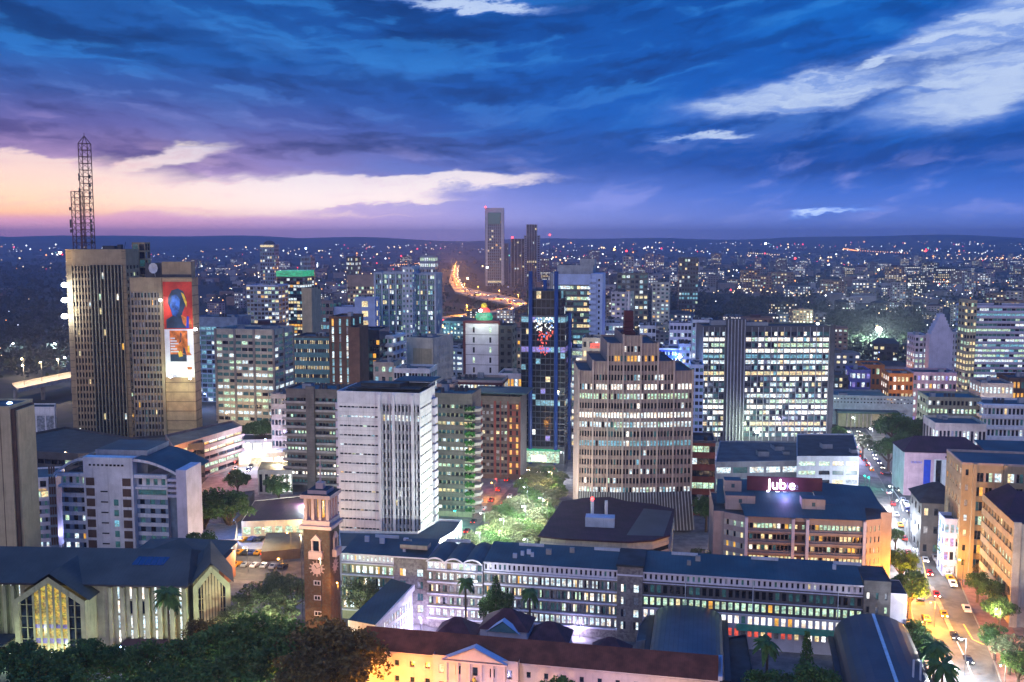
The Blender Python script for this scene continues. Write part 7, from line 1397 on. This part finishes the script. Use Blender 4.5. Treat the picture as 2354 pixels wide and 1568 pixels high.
# ================================================================ far city
rg = random.Random(2024)
FAR = []; S('farpale', (.36, .34, .35), .9, .1, .2, .1); S('fargrey', (.20, .19, .20), .9, .1, .2, .1); S('farbrown', (.24, .16, .13), .9, .1, .2, .1); S('farmauve', (.32, .25, .29), .9, .1, .2, .1); S('fardark', (.04, .045, .06), .9, .1, .2, .1); S('farblue', (.14, .18, .25), .9, .1, .2, .1)
fw_names = {'farpale': 'pale grey', 'fargrey': 'grey', 'farbrown': 'brown', 'farmauve': 'pale mauve', 'fardark': 'dark', 'farblue': 'bluish'}
_unused = {'palegrey': 'pale grey', 'grey': 'grey', 'steelblue': 'bluish', 'concrete': 'brownish grey', 'pinkbrown': 'brown', 'lilac': 'pale mauve', 'darkgrey': 'dark', 'pinkbeige': 'pinkish'}
for i in range(24):
    wm = rg.choice(list(fw_names)); fl = rg.choice([2, 3, 4, 5, 6, 7, 9, 12, 3, 4, 5]); w_ = rg.uniform(12, 34); d_ = rg.uniform(10, 18); h_ = fl * 3.3 + 1
    lp = rg.choice([P_MIX, P_COOL, P_WARM, P_MIX, P(.08, .3, [(4, 3), (2, 2), (5, 2), (10, 2), (11, .3)]), P(.3, .35, [(10, 3), (2, 2), (4, 2)])])
    b = Bld('city_block', '', 'building', (0, 0, 0), 0, [wm], lp); nx_ = max(3, int(w_ / 3.6)); ny_ = max(2, int(d_ / 4))
    b.mode = 'band'
    b.facade((0, 0), (w_, 0), 0, h_ - 1, nx_, fl, .55, .5, rk=None, pid=0); b.facade((w_, 0), (w_, d_), 0, h_ - 1, ny_, fl, .55, .5, pid=0); b.facade((0, d_), (0, 0), 0, h_ - 1, ny_, fl, .55, .5, pid=0); b.wall((w_, d_), (0, d_), 0, h_ - 1)
    b.rect(w_, d_, h_ - 1, h_); allw = MB()
    for kk, q in b.rows.items():
        off = len(allw.v); allw.v += q.v; allw.f += [tuple(a + off for a in f) for f in q.f]; allw.m += q.m
    b.W.build('wall', [wm], b.root); allw.build('windows', PANES, b.root)
    r_ = MB(); sl_ = rg.random() < .45 and fl < 6
    if sl_: r_.face([(-.5, -.5, h_ + .02), (w_ + .5, -.5, h_ + .02), (w_ * .8, d_ / 2, h_ + 3), (w_ * .2, d_ / 2, h_ + 3)]); r_.face([(w_ + .5, -.5, h_ + .02), (w_ + .5, d_ + .5, h_ + .02), (w_ * .8, d_ / 2, h_ + 3)]); r_.face([(w_ + .5, d_ + .5, h_ + .02), (-.5, d_ + .5, h_ + .02), (w_ * .2, d_ / 2, h_ + 3), (w_ * .8, d_ / 2, h_ + 3)]); r_.face([(-.5, d_ + .5, h_ + .02), (-.5, -.5, h_ + .02), (w_ * .2, d_ / 2, h_ + 3)])
    else: r_.face([(0, 0, h_ - .6), (w_, 0, h_ - .6), (w_, d_, h_ - .6), (0, d_, h_ - .6)]); r_.box(w_ * .3, 3, h_ - .59, w_ * .6, d_ - 3, h_ + 1.8)
    r_.build('roof', rg.choice(['roofdark', 'roofmaroon', 'roofgrey']), b.root)
    FAR.append((b.root, w_, d_, h_, wm, fl, 'warm' if lp in (P_WARM,) else ('cool' if lp is P_COOL else 'mixed')))
PARKS = [(1390, 1625, 676, 748), (1895, 2115, 728, 838), (-20, 150, 600, 930), (600, 780, 640, 660), (980, 1215, 590, 745), (1620, 1900, 690, 745), (160, 470, 700, 1000)]
def blocked(x, y): return any(a < x < c and d < y < e for a, c, d, e in PARKS)
marks = [(150, 'left of the tan tower'), (460, 'above the tan towers'), (640, 'left of the green topped tower'), (800, 'behind the beige slab'), (1010, 'above the paired glass towers'), (1130, 'beside the expressway'), (1260, 'near the far skyscrapers'), (1400, 'behind the banded bank tower'), (1560, 'right of the stepped tower'), (1720, 'left over the broad lit office'), (1880, 'right over the broad lit office'), (2040, 'beyond the floodlit park'), (2180, 'above the gothic block'), (2400, 'above the right edge tower')]
placed = []; used = set(); cnt = 0; tries = 0
while cnt < 300 and tries < 20000:
    tries += 1
    x = rg.uniform(1250, 2360) if rg.random() < .68 else rg.uniform(0, 1300)
    D = 640 * (4200 / 640) ** (rg.random() ** (1.15)); P0 = Vector(((x - CX) / FPX * D, D, 0)); yb = CY + FPX * tan(atan(CAM_H / D) - PT)
    if blocked(x, yb): continue
    if x > 1200 and D < 700 and not (1650 < x < 1900): continue
    k = rg.randrange(len(FAR)); root, w_, d_, h_, wm, fl, lt = FAR[k]; s = rg.uniform(.8, 1.25) * (1.0 if D < 1800 else 1.25)
    if x < 1100 and h_ * s > CAM_H * .45: continue
    if any(abs(P0.x - a) < (w_ * s + ww) * .62 and abs(P0.y - c) < 26 for a, c, ww in placed): continue
    placed.append((P0.x, P0.y, w_ * s))
    if k in used:
        o = root.copy(); COL.objects.link(o)
        for ch in root.children: d = ch.copy(); COL.objects.link(d); d.parent = o
    else: o = root; used.add(k)
    o.location = P0; o.rotation_euler = (0, 0, rg.uniform(-.6, .3)); o.scale = (s, s, s * rg.uniform(.85, 1.2))
    wh = next(t_ for m_, t_ in marks if x < m_); dist = 'near' if D < 1000 else ('far' if D < 1900 else 'very far')
    hgt = 'low' if fl < 4 else ('mid rise' if fl < 8 else 'tall')
    tag(o, '%s %s %s block, %s %s' % (fw_names[wm], hgt, {'warm': 'warm lit', 'cool': 'white lit', 'mixed': 'speckled'}[lt], dist, wh), 'building', 'city blocks towards the hills'); cnt += 1
for k, (root, *_r) in enumerate(FAR):
    if k not in used:
        for ch in list(root.children): bpy.data.objects.remove(ch)
        bpy.data.objects.remove(root)
# the rest of the spread of houses, and the points of light too many to count
q = MB(); rg = random.Random(99)
for i in range(900):
    x = rg.uniform(-100, 2450); D = 1500 * (9000 / 1500) ** rg.random(); yb = CY + FPX * tan(atan(CAM_H / D) - PT)
    if blocked(x, yb): continue
    X_ = (x - CX) / FPX * D; w_, d_, h_ = rg.uniform(10, 40), 14, rg.uniform(4, 16) * (1.4 if rg.random() < .2 else 1); a = atan2(X_, D); R_ = sqrt(X_ * X_ + D * D); zb = 0
    if R_ > 4200: zb = .6 * (R_ - 4200) / 100 - 4
    q.box(X_, D, zb - 5, X_ + w_, D + d_, zb + h_, rg.choice([0, 1, 2]))
o = q.build('distant_houses', ['fargrey', 'farbrown', 'farpale']); tag(o, 'carpet of distant low houses spreading to the hills', 'houses', kind='stuff')
glow('far_white', (.92, .96, 1.0), 4.6); glow('far_warm', (1.0, .70, .38), 4.6); glow('far_orange', (1.0, .36, .08), 5); glow('far_red', (1.0, .04, .06), 6); glow('far_blue', (.4, .5, 1.0), 3.0); glow('far_green', (.3, 1.0, .7), 2.4)
q = MB(); dens = random.Random(7)
for i in range(7500):
    x = rg.uniform(-60, 2420); t_ = rg.random(); D = 750 * (9500 / 750) ** (t_ ** .85); cl_ = sin(x * .013 + D * .002) + sin(x * .031 - D * .0043) + .8 * sin(x * .083 + D * .011)
    if cl_ < rg.uniform(-.6, 2.4): continue
    yb = CY + FPX * tan(atan(CAM_H / D) - PT)
    if blocked(x, yb) and rg.random() < (.9 if x > 160 else .72): continue
    if x < 500 and rg.random() < .3: continue
    X_ = (x - CX) / FPX * D; R_ = sqrt(X_ * X_ + D * D); zb = 5 + rg.random() * 14
    if R_ > 4200: zb += .86 * 1.0 * (R_ - 4200) / 8800 * 118
    s = .00040 * D * rg.choice([.6, .8, 1, 1, 1.3, 2.2]) + .2; m_ = rg.choices([0, 1, 2, 3, 4, 5], [34, 36, 12, 6, 4, 2])[0]
    i_ = len(q.v); c = (X_, D, zb)
    q.v += [(c[0] - s, c[1], c[2]), (c[0], c[1] - s, c[2]), (c[0] + s, c[1], c[2]), (c[0], c[1] + s, c[2]), (c[0], c[1], c[2] + s), (c[0], c[1], c[2] - s)]
    for f in ((0, 1, 4), (1, 2, 4), (2, 3, 4), (3, 0, 4), (1, 0, 5), (2, 1, 5), (3, 2, 5), (0, 3, 5)): q.f.append(tuple(i_ + k for k in f)); q.m.append(m_)
for i in range(34):                                            # lit streets between the houses
    x0_ = rg.uniform(250, 2400); D0_ = 900 * (6500 / 900) ** rg.random(); a_ = rg.choice([rg.uniform(-.25, .25), rg.uniform(1.2, 1.9)]); m_ = rg.choices([0, 1, 2], [2, 5, 3])[0]; st = rg.uniform(24, 38)
    X0_ = (x0_ - CX) / FPX * D0_
    for j in range(rg.randint(10, 26)):
        X_, D = X0_ + cos(a_) * st * j, D0_ + sin(a_) * st * j + 8 * sin(j * .4); xp = CX + X_ / D * FPX; yb = CY + FPX * tan(atan(CAM_H / D) - PT)
        if blocked(xp, yb): continue
        R_ = sqrt(X_ * X_ + D * D); zb = 9 + (.86 * (R_ - 4200) / 8800 * 118 if R_ > 4200 else 0); s = .00042 * D + .25; i_ = len(q.v)
        q.v += [(X_ - s, D, zb), (X_, D - s, zb), (X_ + s, D, zb), (X_, D + s, zb), (X_, D, zb + s), (X_, D, zb - s)]
        for f in ((0, 1, 4), (1, 2, 4), (2, 3, 4), (3, 0, 4), (1, 0, 5), (2, 1, 5), (3, 2, 5), (0, 3, 5)): q.f.append(tuple(i_ + k for k in f)); q.m.append(m_)
o = q.build('distant_lights', ['far_white', 'far_warm', 'far_orange', 'far_red', 'far_blue', 'far_green']); tag(o, 'countless points of street and window light spread over the far city', 'lights', kind='stuff')
# brighter single far beacons
for x, y, D, c_, l_ in ((1264, 540, 2500, 'red', 'red beacon on a far radio mast right of the skyscrapers'), (1828, 594, 1900, 'red', 'red far beacon above the broad lit office'), (703, 571, 1690, 'blue', 'bright blue white far beacon on a pale block'), (1412, 574, 2600, 'orange', 'orange lit far tower top right of the bank tower'), (1440, 577, 2500, 'red', 'red far beacon right of the orange lit tower top'), (2128, 577, 2600, 'red', 'pink red far glow on the right'), (1116, 476, 2240, 'red', 'tiny red beacon at the top of the tallest skyscraper'), (1178, 546, 2195, 'red', 'red beacon on the dark ribbed far tower'), (1075, 640, 1650, 'warm', 'bright warm lamp beside the expressway'), (1760, 560, 3500, 'white', 'white far light above the broad lit office'), (2020, 620, 1700, 'warm', 'warm far light above the park'), (1700, 660, 1100, 'white', 'white lamp in the houses behind the broad lit office'), (1120, 615, 2100, 'greenish', 'pale lamp at the foot of the tallest skyscraper'), (2090, 655, 1300, 'white', 'white cluster lamp right of the park')):
    P0 = at(x, y, D); r_ = empty('beacon_mast', (P0.x, P0.y, 0), 0, l_, 'beacon'); m_ = MB(); m_.tube((0, 0, 0), (0, 0, P0.z), .5, .3, 5); m_.build('mast', 'pole', r_); m_ = MB(); m_.ball((0, 0, P0.z), .00085 * D, 8, 5); m_.build('lamp_head', LC[c_][1], r_)
# ================================================================ woodland between the houses
def wood(name, n, f, s0, s1, label, seed):
    q = MB(); r_ = random.Random(seed); k = 0
    while k < n:
        x, D = f(r_)
        X_ = (x - CX) / FPX * D; R = r_.uniform(4, 8) * (1 + D / 4000); H_ = r_.uniform(7, 13) * (1 + D / 9000)
        zb = 0 if D < 4200 else .86 * (D - 4200) / 8800 * 105
        leaves(q, (X_, D, zb + H_ * .6), R, H_ * .5, 16 if D < 1500 else 9, R * (.26 if D < 1500 else .4), r_, .6); k += 1
    o = q.build(name, 'leaffar'); tag(o, label, 'trees', kind='stuff')
def fA(r_):
    a, c, d, e = r_.choices(PARKS[:3] + PARKS[5:6], [3, 4, 4, 2])[0]; x = r_.uniform(a, c); y = r_.uniform(d, min(e, 860)); D = onz(x, y, 0).y; return x, D
wood('park_woodland', 1500, fA, 1, 1, 'dark mass of park trees beyond the office blocks', 3)
def fB(r_): return r_.uniform(-60, 2420), 700 * (7000 / 700) ** r_.random()
wood('suburban_woodland', 2600, fB, 1, 1, 'dark tree cover between the far houses', 4)
# ================================================================ haze
m, t, out = newmat('haze'); pv = t.nodes.new('ShaderNodeVolumePrincipled'); pv.inputs['Color'].default_value = (.74, .76, 1.0, 1); pv.inputs['Density'].default_value = 1.15e-4; pv.inputs['Anisotropy'].default_value = .55; t.links.new(pv.outputs[0], out.inputs['Volume']); MATS['haze'] = m
q = MB(); q.box(-14000, -400, -1, 14000, 14000, 230); o = q.build('haze', 'haze'); tag(o, None, None, kind='stuff')
sc.cycles.volume_max_steps = 64
